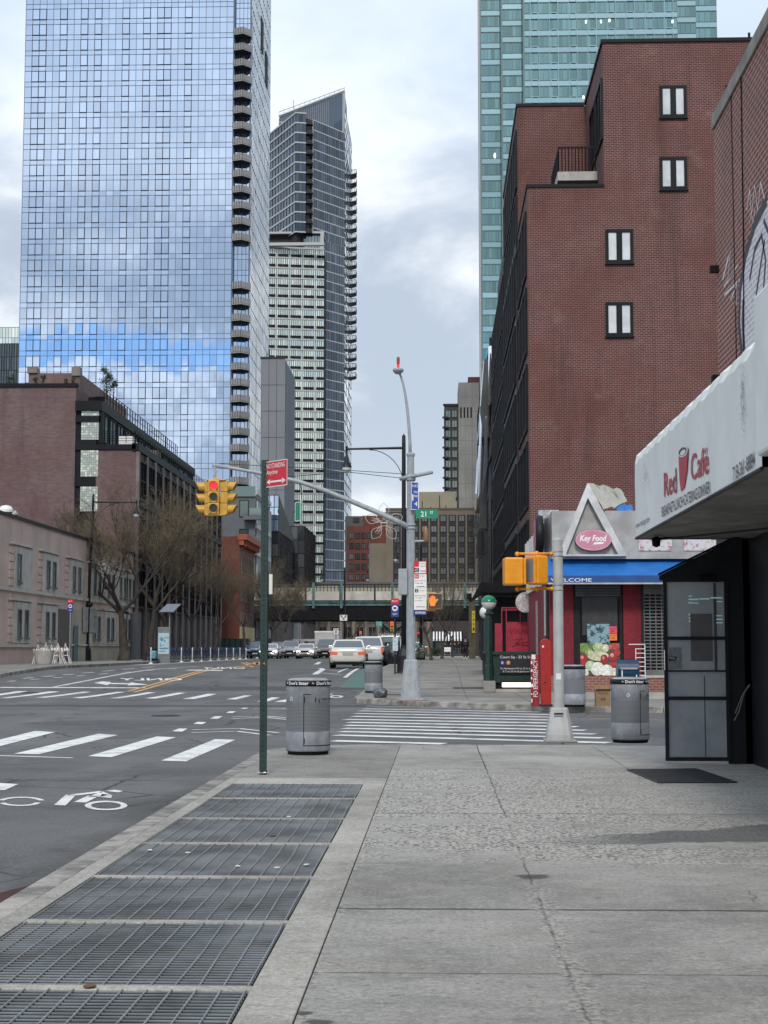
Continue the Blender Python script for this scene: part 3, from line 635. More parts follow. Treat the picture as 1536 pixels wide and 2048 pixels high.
# litter in the gutter
mat('litter', (.05, .04, .035), .8, var=.5, scale=20)
for i, (x, y, l) in enumerate(((-2.75, 11.4, 'small heap of dark wet leaves in the gutter by the puddle'), (-2.72, 12.1, 'flattened dark scrap in the gutter beyond the leaf heap'))):
    mb = MB()
    for k in range(26):
        a = rnd.uniform(0, 6.28); r = rnd.uniform(0, .13); cx, cy = x+r*math.cos(a)*.6, y+r*math.sin(a); s = rnd.uniform(.012, .03); t = rnd.uniform(0, 3)
        mb.face([(cx-s*math.cos(t), cy-s*math.sin(t), -.14), (cx+s*math.sin(t), cy-s*math.cos(t), -.135+rnd.uniform(0, .02)), (cx+s*math.cos(t), cy+s*math.sin(t), -.13+rnd.uniform(0, .03))])
    tag(mb.build('leaf_litter', M['litter']), l, 'litter')
# ================================================================ BUILDINGS
def curtain(root, p0, p1, z0, z1, nu, nz, gm, mm=None, mw=.06, bands=0., bm=None, split=0., tilt=.0035, mp=.06, name='glass_wall', bz=None, hm=True):
    """glazed wall between plan points p0->p1 (outward is to the right of the walk when seen from above)"""
    p0, p1 = Vector((*p0, 0)), Vector((*p1, 0)); u = (p1-p0); L = u.length; u.normalize(); n = Vector((u.y, -u.x, 0))
    cw = L/nu; fh = (z1-z0)/nz; Z = Vector((0, 0, 1)); mb = MB()
    for i in range(nu):
        for j in range(nz):
            zs = [(0, 1)] if not split else [(0, split), (split, 1)]
            for a, b in zs:
                ta, tb = rnd.gauss(0, tilt), rnd.gauss(0, tilt)
                c = p0+u*(cw*(i+.5))+Z*(z0+fh*(j+(a+b)/2)); hw = cw/2; hh = fh*(b-a)/2
                mb.face([c-u*hw-Z*hh-n*(ta*hw+tb*hh), c+u*hw-Z*hh+n*(ta*hw-tb*hh), c+u*hw+Z*hh+n*(ta*hw+tb*hh), c-u*hw+Z*hh-n*(ta*hw-tb*hh)])
    mb.build(name, gm, root)
    mb = MB()
    if mm:
        for i in range(nu+1):
            c = p0+u*(cw*i)+Z*((z0+z1)/2); mb.ob(c+n*mp/2, u*mw/2, n*mp/2, Z*(z1-z0)/2)
        if hm:
            for j in range(nz+1):
                for a in ([0] if not split else [0, split]):
                    z = z0+fh*(j+a)
                    if z > z1+.01: continue
                    mb.ob(p0+u*L/2+Z*z+n*mp*.45, u*L/2, n*mp*.45, Z*mw/2)
        mb.build('mullions', mm, root)
    if bands:
        mb = MB()
        for j in range(nz+1): mb.ob(p0+u*L/2+Z*(z0+fh*j)+n*mp*.8, u*(L/2+mp*.3), n*mp*.8, Z*bands/2)
        mb.build('floor_bands', bm, root)
def window_mesh(w, h, fw=.08, d=.08, mull=1, rail=0, sill=0, gd=.03, name='window'):
    """window facing -Y, centred on x, base at z=0; slot 0 frame, slot 1 glass"""
    mb = MB()
    mb.bx(-w/2-fw, -w/2, -d, .0, -fw, h+fw).bx(w/2, w/2+fw, -d, .0, -fw, h+fw).bx(-w/2, w/2, -d, 0, h, h+fw).bx(-w/2, w/2, -d, 0, -fw, 0)
    for k in range(mull): x = -w/2+w*(k+1)/(mull+1); mb.bx(x-fw*.4, x+fw*.4, -d*.8, 0, 0, h)
    for k in range(rail): z = h*(k+1)/(rail+1); mb.bx(-w/2, w/2, -d*.75, 0, z-fw*.35, z+fw*.35)
    if sill: mb.bx(-w/2-fw*1.5, w/2+fw*1.5, -d-.07, 0, -fw-.12, -fw-.003)
    mb.m = 1; t0, t1 = rnd.gauss(0, .002), rnd.gauss(0, .002)
    mb.face([(-w/2, -gd, 0), (w/2, -gd+t0, 0), (w/2, -gd+t1, h), (-w/2, -gd, h)])
    return mb
def put_windows(root, spots, mb, mats, name='window', cap=100):
    """spots: (x, y, z, rot); nearest ones are parts of their own, the rest one stuff part"""
    spots = sorted(spots, key=lambda s: s[0]**2+s[1]**2+s[2]**2); o = worigin(root)
    proto = None
    for s in spots[:cap]:
        if proto is None:
            proto = mb.build(name, mats, None); q = proto; q.parent = root
        else: q = proto.copy(); C.objects.link(q)
        q.location = Vector(s[:3])-o; q.rotation_euler = (0, 0, s[3])
    if spots[cap:]:
        m2 = MB()
        for s in spots[cap:]:
            c, sn = math.cos(s[3]), math.sin(s[3]); b = len(m2.v)
            m2.v += [(s[0]+c*v[0]-sn*v[1], s[1]+sn*v[0]+c*v[1], s[2]+v[2]) for v in mb.v]
            m2.f += [tuple(i+b for i in f) for f in mb.f]; m2.mi += mb.mi
        tag(m2.build(name, mats, root), kind='stuff')
def grid(face, a0, a1, n, z0, z1, m, plane, skip=None):
    """window spots on a wall: face S (plane y, faces -Y), E (plane x, faces +X), W (faces -X)"""
    out = []
    for i in range(n):
        for j in range(m):
            if skip and skip(i, j): continue
            a = a0+(a1-a0)*(i+.5)/n; z = z0+(z1-z0)*j/m
            out.append({'S': (a, plane, z, 0), 'E': (plane, a, z, R(90)), 'W': (plane, a, z, R(-90))}[face])
    return out
mat('mullion_blue', (.09, .13, .2), .5, var=.1, spec=.2); mat('mullion_dark', (.014, .016, .021), .6, var=.1, spec=.15); mat('mullion_grey', (.25, .28, .3), .5, var=.1)
mat('band_white', (.44, .46, .47), .6, var=.08); mat('roof_dark', (.04, .04, .045), .9, var=.3)

# ---- blue glass tower, left
Y = 295.
glass('tower_blue', (.64, .76, .94), (.12, .17, .25), .76, .02, .13)
glass('tower_side', (.92, .95, .97), (.25, .27, .3), .72, .06, .12)
x0, xb, x1 = XA(38, Y, 700), XA(463, Y, 600), XA(499, Y, 600)
t = thing('glass_tower', 'tall pale blue reflective glass tower with a stack of balconies at its right corner', 'tower', ((x0+x1)/2, Y, .5))
FH = 33.3/F*Y*1.0
zt = ZA(-170, Y)
nfl = 46; zb = zt-nfl*FH
MB().bx(x0+.3, x1-.3, Y+1.3, Y+33, 0.4, zt).build('core_wall', M['roof_dark'], t)
zc = ZA(109/2.743, Y); k = math.floor((zc-3)/FH); zbase = zc-k*FH
nz = int((zt-zbase)/FH)
curtain(t, (x0, Y), (xb, Y), zbase, zbase+nz*FH, 30, nz, M['tower_blue'], M['mullion_blue'], .075, split=.32, tilt=.0009, mp=.07)
cw = (xb-x0)/30
wm = MB(); w_, h_ = cw*.98, FH*.67; f_ = .055
wm.bx(-w_/2-f_, -w_/2+f_, -.16, 0, -f_, h_+f_).bx(w_/2-f_, w_/2+f_, -.16, 0, -f_, h_+f_).bx(-w_/2, w_/2, -.16, 0, h_-f_, h_+f_).bx(-w_/2, w_/2, -.16, 0, -f_, f_)
wm.m = 1; wm.face([(-w_/2+f_, -.09, f_), (w_/2-f_, -.085, f_), (w_/2-f_, -.09, h_-f_), (-w_/2+f_, -.095, h_-f_)])
sp = []
for j in range(nz):
    for i in (1, 2, 5, 8, 10, 14, 17, 19, 20, 23):
        z = zbase+FH*j+.32*FH
        if z < ZA(20, Y) and z > 18: sp.append((x0+cw*(i+.5), Y-.02, z-.0, 0))
put_windows(t, sp, wm, [mat('frame_navy', (.025, .035, .06), .5, spec=.2), M['tower_blue']], 'opening_window')
# balcony bay, recessed, and the side face
curtain(t, (xb+.25, Y+.9), (x1-.1, Y+.9), zbase, zbase+nz*FH, 4, nz, M['tower_blue'], M['mullion_blue'], .09, split=.32, mp=.06, name='balcony_glass')
MB().bx(xb-.1, xb+.25, Y-.1, Y+.9, 5, zt).bx(x1-.3, x1-.0, Y+.2, Y+.9, 5, zt).build('corner_post', M['mullion_blue'], t)
curtain(t, (x1, Y), (x1, Y+34), zbase, zbase+nz*FH, 18, nz, M['tower_side'], M['mullion_grey'], .07, tilt=.006, mp=.05, name='side_glass')
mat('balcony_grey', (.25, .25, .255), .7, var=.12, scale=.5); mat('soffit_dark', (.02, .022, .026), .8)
proto = None
for j in range(nz):
    z = zbase+FH*j
    py = 1297-(z-CZ)*F/Y
    if py < 30 or (500 < py < 560) : continue
    if z < 10: continue
    if proto is None:
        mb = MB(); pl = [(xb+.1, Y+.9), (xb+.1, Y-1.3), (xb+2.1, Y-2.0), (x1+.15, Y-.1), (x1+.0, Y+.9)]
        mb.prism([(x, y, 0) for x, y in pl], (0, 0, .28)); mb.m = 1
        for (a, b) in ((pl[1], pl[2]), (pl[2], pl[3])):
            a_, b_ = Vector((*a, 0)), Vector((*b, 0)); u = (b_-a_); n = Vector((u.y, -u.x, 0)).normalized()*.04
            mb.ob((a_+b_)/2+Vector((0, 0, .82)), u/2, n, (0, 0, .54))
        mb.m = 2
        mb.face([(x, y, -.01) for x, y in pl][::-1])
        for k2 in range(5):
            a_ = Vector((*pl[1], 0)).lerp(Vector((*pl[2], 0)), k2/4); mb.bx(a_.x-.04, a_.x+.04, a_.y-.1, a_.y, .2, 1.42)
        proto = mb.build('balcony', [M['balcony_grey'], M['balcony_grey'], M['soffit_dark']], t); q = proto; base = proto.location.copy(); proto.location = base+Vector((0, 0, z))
    else: q = proto.copy(); C.objects.link(q); q.location = base+Vector((0, 0, z))
for (px, py, w, h) in ((514, 65, .7, 7), (524, 135, .7, 7)):     # open vents high on the side face
    yv = x1/((px-875)/F); z = ZA(py, yv)
    MB().bx(x1, x1+.12, yv-1.2, yv+2.6, z-h/2, z+h/2).build('vent_panel', M['mullion_dark'], t)

# ---- dark tower with balconies, centre
Y = 455.
glass('tower_dark', (.26, .36, .48), (.008, .013, .022), .2, .04, .45)
glass('tower_green', (.74, .85, .80), (.60, .69, .62), .34, .05, .28)
P = lambda px, y: (XA(px, y, 600), y)
A, B_, Cc, D = P(522, 478), P(590, 453), P(689, 472), P(703, 508)
t = thing('apartment_tower', 'slender dark glass tower with a slanted crown and balconies on its right edge', 'tower', (B_[0], B_[1], .5))
FH2 = 20.75/F*455; zt = ZA(228, 455); n2 = int((zt-12)/FH2); zb2 = zt-n2*FH2
low = ZA(478, 455); ks = int((zt-low)/FH2)
mb = MB(); mb.prism([(a, b, .4) for a, b in ((A[0]+.5, A[1]+.7), (B_[0], B_[1]+.8), (Cc[0]-.5, Cc[1]+.6), (D[0]-.5, D[1]), (A[0], D[1]+20))], (0, 0, zt-.4)); mb.build('core_wall', M['roof_dark'], t)
curtain(t, A, B_, zt-ks*FH2, zt, 12, ks, M['tower_dark'], M['mullion_dark'], .05, .55, M['band_white'], mp=.12, tilt=.006, hm=False)
zs = zb2
curtain(t, B_, (B_[0]+3, B_[1]+.7), zt-ks*FH2, zt, 3, ks, M['tower_dark'], M['mullion_dark'], .05, .4, M['band_white'], mp=.12, hm=False)
q0 = Vector(B_).lerp(Vector(Cc), .14); q1 = Vector(B_).lerp(Vector(Cc), .33)
# recessed balcony slot
curtain(t, (q0.x, q0.y+1.2), (q1.x, q1.y+1.2), zt-ks*FH2, zt, 2, ks, M['tower_dark'], M['mullion_dark'], .1, mp=.05, name='slot_glass')
mb = MB(); w_ = q1.x+.4-q0.x; mb.bx(0, w_, -.9, 1.2, 0, .35); mb.bx(0, w_, -.95, -.85, .352, 1.2)
put_windows(t, [(q0.x, q0.y, zt-j*FH2-FH2*.96, 0) for j in range(ks)], mb, [M['dark_metal'], M['dark_metal']], 'slot_balcony')
MB().bx(q0.x-.25, q0.x+.1, q0.y-.3, q0.y+1, zt-ks*FH2, zt).bx(q1.x-.05, q1.x+.35, q1.y-.4, q1.y+1, zt-ks*FH2, zt).build('slot_frame', M['mullion_grey'], t)
curtain(t, q1, Cc, zt-ks*FH2, zt, 15, ks, M['tower_dark'], M['mullion_dark'], .05, .36, M['band_white'], mp=.05, tilt=.006, hm=False)
q2 = Vector(B_).lerp(Vector(Cc), .57)
curtain(t, q2, Cc, zb2, zt-ks*FH2, 8, n2-ks, M['tower_dark'], M['mullion_dark'], .05, .36, M['band_white'], mp=.05, tilt=.006, hm=False, name='lower_glass')
curtain(t, Cc, D, zb2, zt+8, 6, n2+2, M['tower_side'], M['mullion_dark'], .08, .25, M['mullion_grey'], mp=.05, tilt=.01, hm=False, name='side_glass')
# slanted crown
ca, cb = P(556, 474), P(688, 480)
zl, zh = ZA(233, 474), ZA(184, 480)
mb = MB(); mb.prism([(ca[0], ca[1], zt-4), (cb[0], cb[1], zt-4), (cb[0], cb[1], zh), (ca[0], ca[1], zl)], (0, 14, 0)); mb.build('crown_wall', M['tower_dark'], t)
def bar(mb, a, b, r=.3): mb.tube([a, b], r, 4)
mb = MB(); bar(mb, (ca[0], ca[1]-.3, zl+.4), (cb[0], cb[1]-.3, zh+.4), .45); bar(mb, (cb[0]-.2, cb[1]-.3, zt-6), (cb[0]-.2, cb[1]-.3, zh), .45); xm = ca[0]+(cb[0]-ca[0])*.78; bar(mb, (xm, cb[1]-.8, zt-3), (xm, cb[1]-.8, zl+(zh-zl)*.76), .4)
bar(mb, (ca[0], ca[1]-.3, zl-1.8), (xm, cb[1]-.5, zl+2.2), .3); bar(mb, (ca[0], ca[1]-.1, zl+1.9), (cb[0], cb[1]-.1, zh+1.5), .12)
for k in range(14): f = k/13; x = ca[0]+(cb[0]-ca[0])*f; z = zl+(zh-zl)*f; bar(mb, (x, ca[1]+6*f-.2, z+.3), (x, ca[1]+6*f-.2, z+1.8), .07)
xa = XA(580, 474); bar(mb, (xa, 476, zl), (xa, 476, zl+6.5), .12)
mb.build('crown_frame', M['band_white'], t)
mb = MB()
for k in range(26): x = ca[0]+(xm-ca[0])*k/26; mb.bx(x-.06, x+.06, ca[1]-.25+6*k/26*.8, ca[1]-.05+6*k/26*.8, zt-2, zl+(zh-zl)*.76*k/26-.5)
mb.build('crown_mullions', M['mullion_grey'], t)
# balconies on the right edge
mb = MB(); L = 2.4
mb.prism([(0, 0, 0), (L, -1.2, .2), (L, 3.2, .2), (0, 5, 0)], (0, 0, .3)); mb.prism([(0, 0, -.5), (.1, 0, -.5), (L, -.2, .0), (L, 2, .0), (0, 3, -.5)], (0, 0, .52))
for a, b in (((.2, -.1), (L, -1.2)), ((L, -1.2), (L, 3.2))):
    for k in range(5): x = a[0]+(b[0]-a[0])*k/4; y = a[1]+(b[1]-a[1])*k/4; mb.bx(x-.07, x+.07, y-.07, y+.07, .4, 1.7)
    mb.tube([(a[0], a[1], 1.65), (b[0], b[1], 1.65)], .09, 4)
jl = 0; sp = []
j = 0
while True:
    z = ZA(352, 500)-j*FH2*1.01; py = 1297-(z-CZ)*F/500
    if py > 770: break
    sp.append((D[0]-.4, D[1]-9, z, 0)); j += 1
put_windows(t, sp, mb, [mat('balcony_dark', (.09, .095, .1), .6), M['balcony_dark']], 'balcony')
# lower wing of pale panels, and the roof room between
a, b = P(505, 447), P(648, 451); zw = ZA(492, 448); nw = int((zw-11)/FH2)
MB().bx(a[0], b[0]-.4, 452, 470, .4, zw).build('wing_wall', M['roof_dark'], t)
curtain(t, a, b, zw-nw*FH2, zw, 33, nw, M['tower_green'], M['mullion_dark'], .14, .5, M['band_white'], mp=.1, tilt=.012, hm=False, name='wing_glass')
mb = MB(); u = (Vector(b)-Vector(a)); n_ = 33
for j in range(nw):
    for i in range(2, 33):
        if (i*7+0) % 6 in (0, 2, 3):
            c = Vector(a)+u*((i+.5)/n_); z = zw-nw*FH2+j*FH2; mb.bx(c.x-.62, c.x+.62, c.y-.3, c.y+.1, z+.35, z+1.05)
tag(mb.build('grille_panels', M['mullion_dark'], t), kind='stuff')
r0, r1 = P(590, 456), P(642, 459); zr = ZA(462, 456)
MB().bx(r0[0]-9, r1[0], 457.5, 468, zw-.5, zr-.6).build('roof_room', M['roof_dark'], t)
curtain(t, (r0[0], 456.8), (r1[0], 457.2), zw, zr-.6, 8, 2, glass('room_glass', (.55, .68, .64), (.08, .12, .11), .5, .05, .3), M['mullion_dark'], .12, mp=.1, name='roof_room_glass')
MB().bx(r0[0]-10, r1[0]+1, 455.6, 468, zr-.6, zr).bx(r1[0], r1[0]+1, 455.6, 457, zw, zr-.6).bx(a[0], b[0]+.3, 446.3, 447.6, zw, zw+.9).build('roof_room_frame', M['band_white'], t)

# ---- grey stair tower with pale side
t = thing('service_tower', 'plain grey panelled block between the two glass towers', 'building', (XA(545, 270), 270, .5))
x0, x1 = XA(518, 270), XA(566, 270); zt = ZA(716, 270)
panel = mat('panel_grey', (.17, .18, .2), .7, var=.06, scale=.15)
MB().bx(x0, x1, 270, 290, .4, zt).build('wall', panel, t)
mb = MB()
for k in range(10): z = zt-k*4.7; mb.bx(x0, x1, 269.97, 270, z-.06, z)
for f in (.0, .33, .66): mb.bx(x0+(x1-x0)*f, x0+(x1-x0)*f+.06, 269.975, 270, 8, zt)
mb.bx(x0-.1, x1+.1, 269.9, 270.4, zt, zt+.35)
mb.build('panel_joints', M['dark_metal'], t)
curtain(t, (x1, 270), (XA(583, 287), 287), zt-44, zt-.2, 3, 11, M['tower_side'], M['mullion_grey'], .07, mp=.05, name='side_glass')
mb = MB(); 
for dx, h in ((.8, 1.2), (1.2, 2.2), (2.6, 1.)): mb.tube([(x0+dx, 272, zt), (x0+dx, 272, zt+h)], .08, 6)
mb.bx(x0-1.2, x0-1.1, 272, 272.1, zt-14, zt+6)
mb.build('roof_pipe', M['dark_metal'], t)

# ---- glass office tower, right
glass('tower_teal', (.35, .58, .56), (.025, .065, .07), .56, .05, .38)
glass('tower_teal_pale', (.52, .70, .73), (.10, .2, .21), .6, .12, .12)
Y = 340.; t = thing('office_tower', 'very tall green glass office tower behind the brick building', 'tower', (XA(1200, Y), Y, .5))
FH3 = 35.5/F*340; xL, xm1, xm2, xR = XA(968, 348), XA(1012, 344), XA(1058, 340), XA(1443, 340, 40)
zt = ZA(-330, 340); zo = ZA(1000/2.272*0+100/2.272, 340) ; kk = int(zo/FH3); zbs = zo-kk*FH3; nf = int((zt-zbs)/FH3)
MB().bx(xL+.4, xR-.4, 349, 385, .4, zt).build('core_wall', M['roof_dark'], t)
for (a, b, y, n, nm) in ((xL, xm1, 347, 6, 'corner_glass'), (xm1, xm2, 343.5, 6, 'step_glass'), (xm2, xR-10, 340, 32, 'front_glass'), (xR-10, xR-5.3, 343, 4, 'right_step_glass'), (xR-5.3, xR, 346, 4, 'right_corner_glass')):
    curtain(t, (a, y), (b, y), zbs, zbs+nf*FH3, n, nf, M['tower_teal'], mat('mullion_teal', (.10, .17, .18), .5), .10, split=.38, mp=.1, tilt=.004, name=nm)
    mb = MB()
    for j in range(nf+1): z = zbs+FH3*j; mb.bx(a, b, y-.16, y-.11, z+.15, z+.38*FH3-.25)
    mb.build('spandrel_bands', M['tower_teal_pale'], t)
    MB().bx(a-.25, a+.12, y-.3, y+4, 5, zt).build('corner_fin', M['mullion_teal'], t)
mb = MB()
for i in range(1, 9):
    x = xm2+(xR-10-xm2)*i/8-1.9
    for j in range(nf+1):
        z = zbs+FH3*j+.2
        if z < 60: continue
        for a, b, c, d in ((x-.7, x+.7, z-.1, z+.05), (x-.7, x+.7, z+1.25, z+1.4), (x-.75, x-.6, z, z+1.3), (x+.6, x+.75, z, z+1.3)): mb.bx(a, b, 339.7, 339.82, c, d)
    mb.bx(x-1.0, x-.9, 339.75, 339.85, 60, zt); mb.bx(x+.9, x+1.0, 339.75, 339.85, 60, zt)
mb.build('square_frames', M['tower_teal_pale'], t)
MB().bx(xL-.5, xL, 347.2, 352, 5, zt).build('corner_strip', M['band_white'], t)
mat('ceiling_lamp', (.9, .9, .85), .5, var=0, emit=(1, .98, .9), es=1.3)
for px, py in ((1172, 50), (1202, 50), (1219, 48), (1345, 52), (1167, 200), (1168, 245), (1166, 333), (1300, 130), (992, 293), (992, 297), (1160, 280)):
    x, z = XA(px, 340, py), ZA(py, 340)
    y = 339.72 if px > 1058 else 346.6
    MB().bx(x-.2, x+.15, y-.0, y+.05, z-.35, z+.35).build('lit_ceiling', M['ceiling_lamp'], t)

# ---- concrete tower right of centre, tan and red blocks behind the viaduct
conc = mat('concrete_panel', (.31, .31, .305), .8, var=.22, scale=.08, streak=.25)
t = thing('concrete_tower', 'slim grey concrete apartment tower with dark corner windows', 'tower', (XA(930, 430), 430, .5))
Y = 430; a, b, c, d = XA(890, Y), XA(919, Y), XA(961, Y), XA(990, Y); zt = ZA(812, Y); zt2 = ZA(766, Y)
MB().bx(b, c, Y, Y+20, .4, zt2).build('concrete_shaft', conc, t)
MB().bx(a, b, Y+.6, Y+18, .4, zt).bx(c, d, Y+.6, Y+18, .4, zt+3).build('wall', mat('wall_charcoal', (.06, .06, .065), .8), t)
mb = MB()
for j in range(16):
    z = zt2-j*4.1; mb.bx(b, c, Y-.03, Y, z-.06, z)
for f in (.33, .66): mb.bx(b+(c-b)*f-.03, b+(c-b)*f+.03, Y-.035, Y, 5, zt2)
mb.build('panel_joints', mat('joint_grey', (.15, .15, .15), .9), t)
sp = []; 
for j in range(18):
    z = zt-3.2-j*2.85
    if z < 8: break
    sp.append((a+1.1, Y+.55, z, 0)); sp.append((a+2.9, Y+.55, z, 0)); sp.append((c+1.2, Y+.55, z, 0))
put_windows(t, sp, window_mesh(1.25, 1.9, .15, .15, 1), [M['dark_metal'], glass('green_glass', (.45, .55, .5), (.04, .06, .05), .3, .08)])
mb = MB()
for j in range(18):
    z = zt-3.6-j*2.85
    if z > 8: mb.bx(a-.5, a+1.2, Y-.2, Y+.6, z, z+.5)
mb.bx(a-.3, b+.1, Y+.3, Y+1, zt, zt+.6)
mb.build('balcony_slabs', M['dark_metal'], t)
mb = MB()
for k in range(4): x = b+.5+k*.95; mb.bx(x, x+.4, Y-.05, Y, zt-3.5, zt-.5)
mb.bx(c+.3, d, Y+.2, Y+.62, zt-2.5, zt-.5)
mb.build('louvre_slots', M['black_matte'], t)
MB().bx(c-3, d, Y+4, Y+14, zt+3, ZA(750, Y)).build('plant_room', brickmat('far_brick', (.12, .04, .03), (.09, .03, .025), (.12, .08, .06), .8, .3, .03), t)

tan = mat('tan_stucco', (.20, .175, .14), .85, var=.08, scale=.2)
t = thing('tan_apartment_block', 'wide tan apartment block with columns of dark windows behind the viaduct', 'building', (XA(860, 400), 400, .5))
Y = 400; x0, x1 = XA(772, Y), XA(955, Y); zt = ZA(1020, Y)
MB().bx(x0, x1, Y, Y+25, .4, zt).bx(x0-4.5, x0, Y+3, Y+25, .4, ZA(1085, Y)).build('wall', tan, t)
MB().bx(x0-.1, x1, Y-.15, Y+.3, zt, zt+.5).build('parapet', mat('tan_dark', (.13, .11, .09), .85), t)
MB().bx(XA(838, Y), XA(913, Y), Y+5, Y+18, zt, ZA(980, Y)).build('roof_block', mat('beige_stucco', (.33, .31, .24), .85, var=.06, scale=.3), t)
mb = MB()
for i in range(9):
    x = x0+2+(x1-x0-2)*(i+.0)/9; mb.bx(x-.15, x+1.85, Y-.03, Y, 9, zt-1.3)
mb.build('window_bays', mat('bay_brown', (.03, .028, .027), .7), t)
nz_ = int((zt-10)/2.75)
put_windows(t, [(x0+2.85+(x1-x0-2)*i/9, Y-.03, zt-3-j*2.75, 0) for i in range(9) for j in range(nz_)], window_mesh(1.3, 1.5, .1, .1, 1), [M['mullion_dark'], glass('flat_glass', (.7, .75, .78), (.018, .02, .024), .08, .08, .8)])
mb = MB()
for x, h in ((XA(845, Y), 2.5), (XA(862, Y), 1), (XA(880, Y), 4), (XA(893, Y), 1.4)): mb.tube([(x, Y+2, zt), (x, Y+2, zt+h)], .12, 6)
mb.build('roof_vents', M['dark_metal'], t)

t = thing('red_apartment_block', 'red brick apartment block with punched windows behind the viaduct', 'building', (XA(725, 420), 420, .5))
Y = 420; x0, x1 = XA(693, Y), XA(761, Y); zt = ZA(1052, Y); zt2 = ZA(1030, Y)
rb = brickmat('red_brick_far', (.17, .045, .035), (.14, .04, .03), (.15, .08, .06), .6, .25, .03)
MB().bx(x0, XA(786, Y), Y, Y+22, .4, zt).bx(XA(724, Y), XA(786, Y), Y+2, Y+20, zt, zt2).build('wall', rb, t)
put_windows(t, [(x0+1.3+(x1-x0-1)*i/5, Y, zt-3.4-j*2.85, 0) for i in range(5) for j in range(5)], window_mesh(1.1, 1.5, .1, .1, 1), [M['mullion_dark'], M['flat_glass']])
t = thing('grey_roof_block', 'small grey-green rooftop block left of the red apartment block', 'building', (XA(705, 440), 440, .5))
MB().bx(XA(690, 440), XA(725, 440), 440, 452, .4, ZA(1032, 440)).build('wall', mat('grey_green', (.10, .12, .11), .8, var=.2), t)
put_windows(t, [(XA(712, 440), 440, ZA(1045, 440), 0)], window_mesh(1.6, 1.2, .1, .1, 1), [M['mullion_dark'], M['flat_glass']])

# ---- small towers at the left edge
t = thing('pale_glass_tower', 'pale greenish glass tower far off at the left edge', 'tower', (XA(12, 420), 420, .5))
MB().bx(XA(-60, 420), XA(29, 420), 420.4, 440, .4, ZA(649, 420)).build('core_wall', M['roof_dark'], t)
curtain(t, (XA(-60, 420), 420), (XA(29, 420), 420), 20, ZA(649, 420), 14, 24, M['tower_green'], M['mullion_grey'], .1, mp=.1)
t = thing('black_glass_tower', 'black glass tower in front of the pale one at the left edge', 'tower', (XA(12, 330), 330, .5))
MB().bx(XA(-60, 330), XA(31, 330)-.2, 330.5, 350, .4, ZA(682, 330)).build('core_wall', M['roof_dark'], t)
curtain(t, (XA(-60, 330), 330), (XA(31, 330), 330), 15, ZA(682, 330), 18, 18, glass('tower_black', (.25, .32, .36), (.008, .012, .014), .25, .05, .6, warp=.3), M['mullion_dark'], .1, mp=.1)

# ---- buildings down the left side beyond the warehouse
t = thing('balcony_apartments', 'grey modern apartment building with glass balconies and white window frames', 'building', (XA(490, 215), 215, .5))
Y = 212; x0, x1 = XA(436, Y), XA(509, Y); zt = ZA(992, Y); slate = mat('slate_cladding', (.09, .10, .115), .6, var=.12, scale=.5)
MB().bx(x0-3, x1, Y, Y+18, .4, zt).build('wall', slate, t)
mb = MB()
for k, py in enumerate((1040, 1098)):
    z = ZA(py, Y); mb.bx(x0+3.5, x1+1.4, Y-1.5, Y, z, z+.5)
mb.build('balcony_slabs', slate, t)
mb = MB()
for py in (1040, 1098): z = ZA(py, Y)+.5; mb.bx(x0+4.4, x1+1.35, Y-1.5, Y-1.45, z, z+1.1)
mb.bx(x0+1, x1, Y-.3, Y-.25, zt, zt+1.4)
mb.build('balcony_glass', glass('balcony_green', (.5, .62, .6), (.06, .1, .1), .3, .05), t)
put_windows(t, [(x1-1.6, Y, ZA(p, Y), 0) for p in (1032, 1090, 1140)]+[(x1-3.6, Y, ZA(1150, Y), 0)], window_mesh(1.1, 2.2, .1, .1, 0), [M['mullion_dark'], M['green_glass']])
mb = MB()
for k, py in enumerate((985, 1052, 1105, 1160, 1215)):
    z = ZA(py, Y+4); mb.bx(x1+.0, x1+.25, Y, Y+18, z-.6, z)
for i in range(10):
    y = Y+1+i*1.9; mb.bx(x1, x1+.22, y, y+.3, 3, zt-.5)
mb.build('white_frames', M['band_white'], t)
curtain(t, (x1+.05, Y+.3), (x1+.05, Y+18), 3, zt-1, 9, 7, M['dark_window'], None, name='side_glass')

t = thing('corner_rowhouse', 'narrow red painted building with a bracketed cornice behind the street trees', 'building', (XA(460, 176), 176, .5))
Y = 176; x0, x1 = XA(425, Y), XA(488, Y)-.6; zt = ZA(1072, Y)
MB().bx(x0-2, x1, Y, Y+14, .4, zt).build('wall', brickmat('painted_red', (.17, .05, .035), (.15, .045, .03), (.13, .05, .04), .25, .09, .012), t)
mb = MB(); mb.bx(x1-.2, x1+.9, Y-.3, Y+14, zt-.4, zt+.25).bx(x1-.1, x1+.5, Y-.2, Y+14, zt-1.0, zt-.4)
for k in range(8): mb.bx(x1, x1+.75, Y+.4+k*1.8, Y+.7+k*1.8, zt-1.1, zt-.4)
mb.build('cornice', mat('cornice_red', (.3, .075, .045), .7), t)
put_windows(t, [(x1, Y+2+k*2.6, zt-4-j*3.3, R(90)) for k in range(5) for j in range(3)], window_mesh(1.0, 1.8, .12, .1, 0, 1), [M['tan_stucco'], M['dark_window']])
MB().bx(x1, x1+.2, Y+.5, Y+13.5, .5, 4).build('shopfront', mat('yellow_stucco', (.4, .33, .2), .8), t)

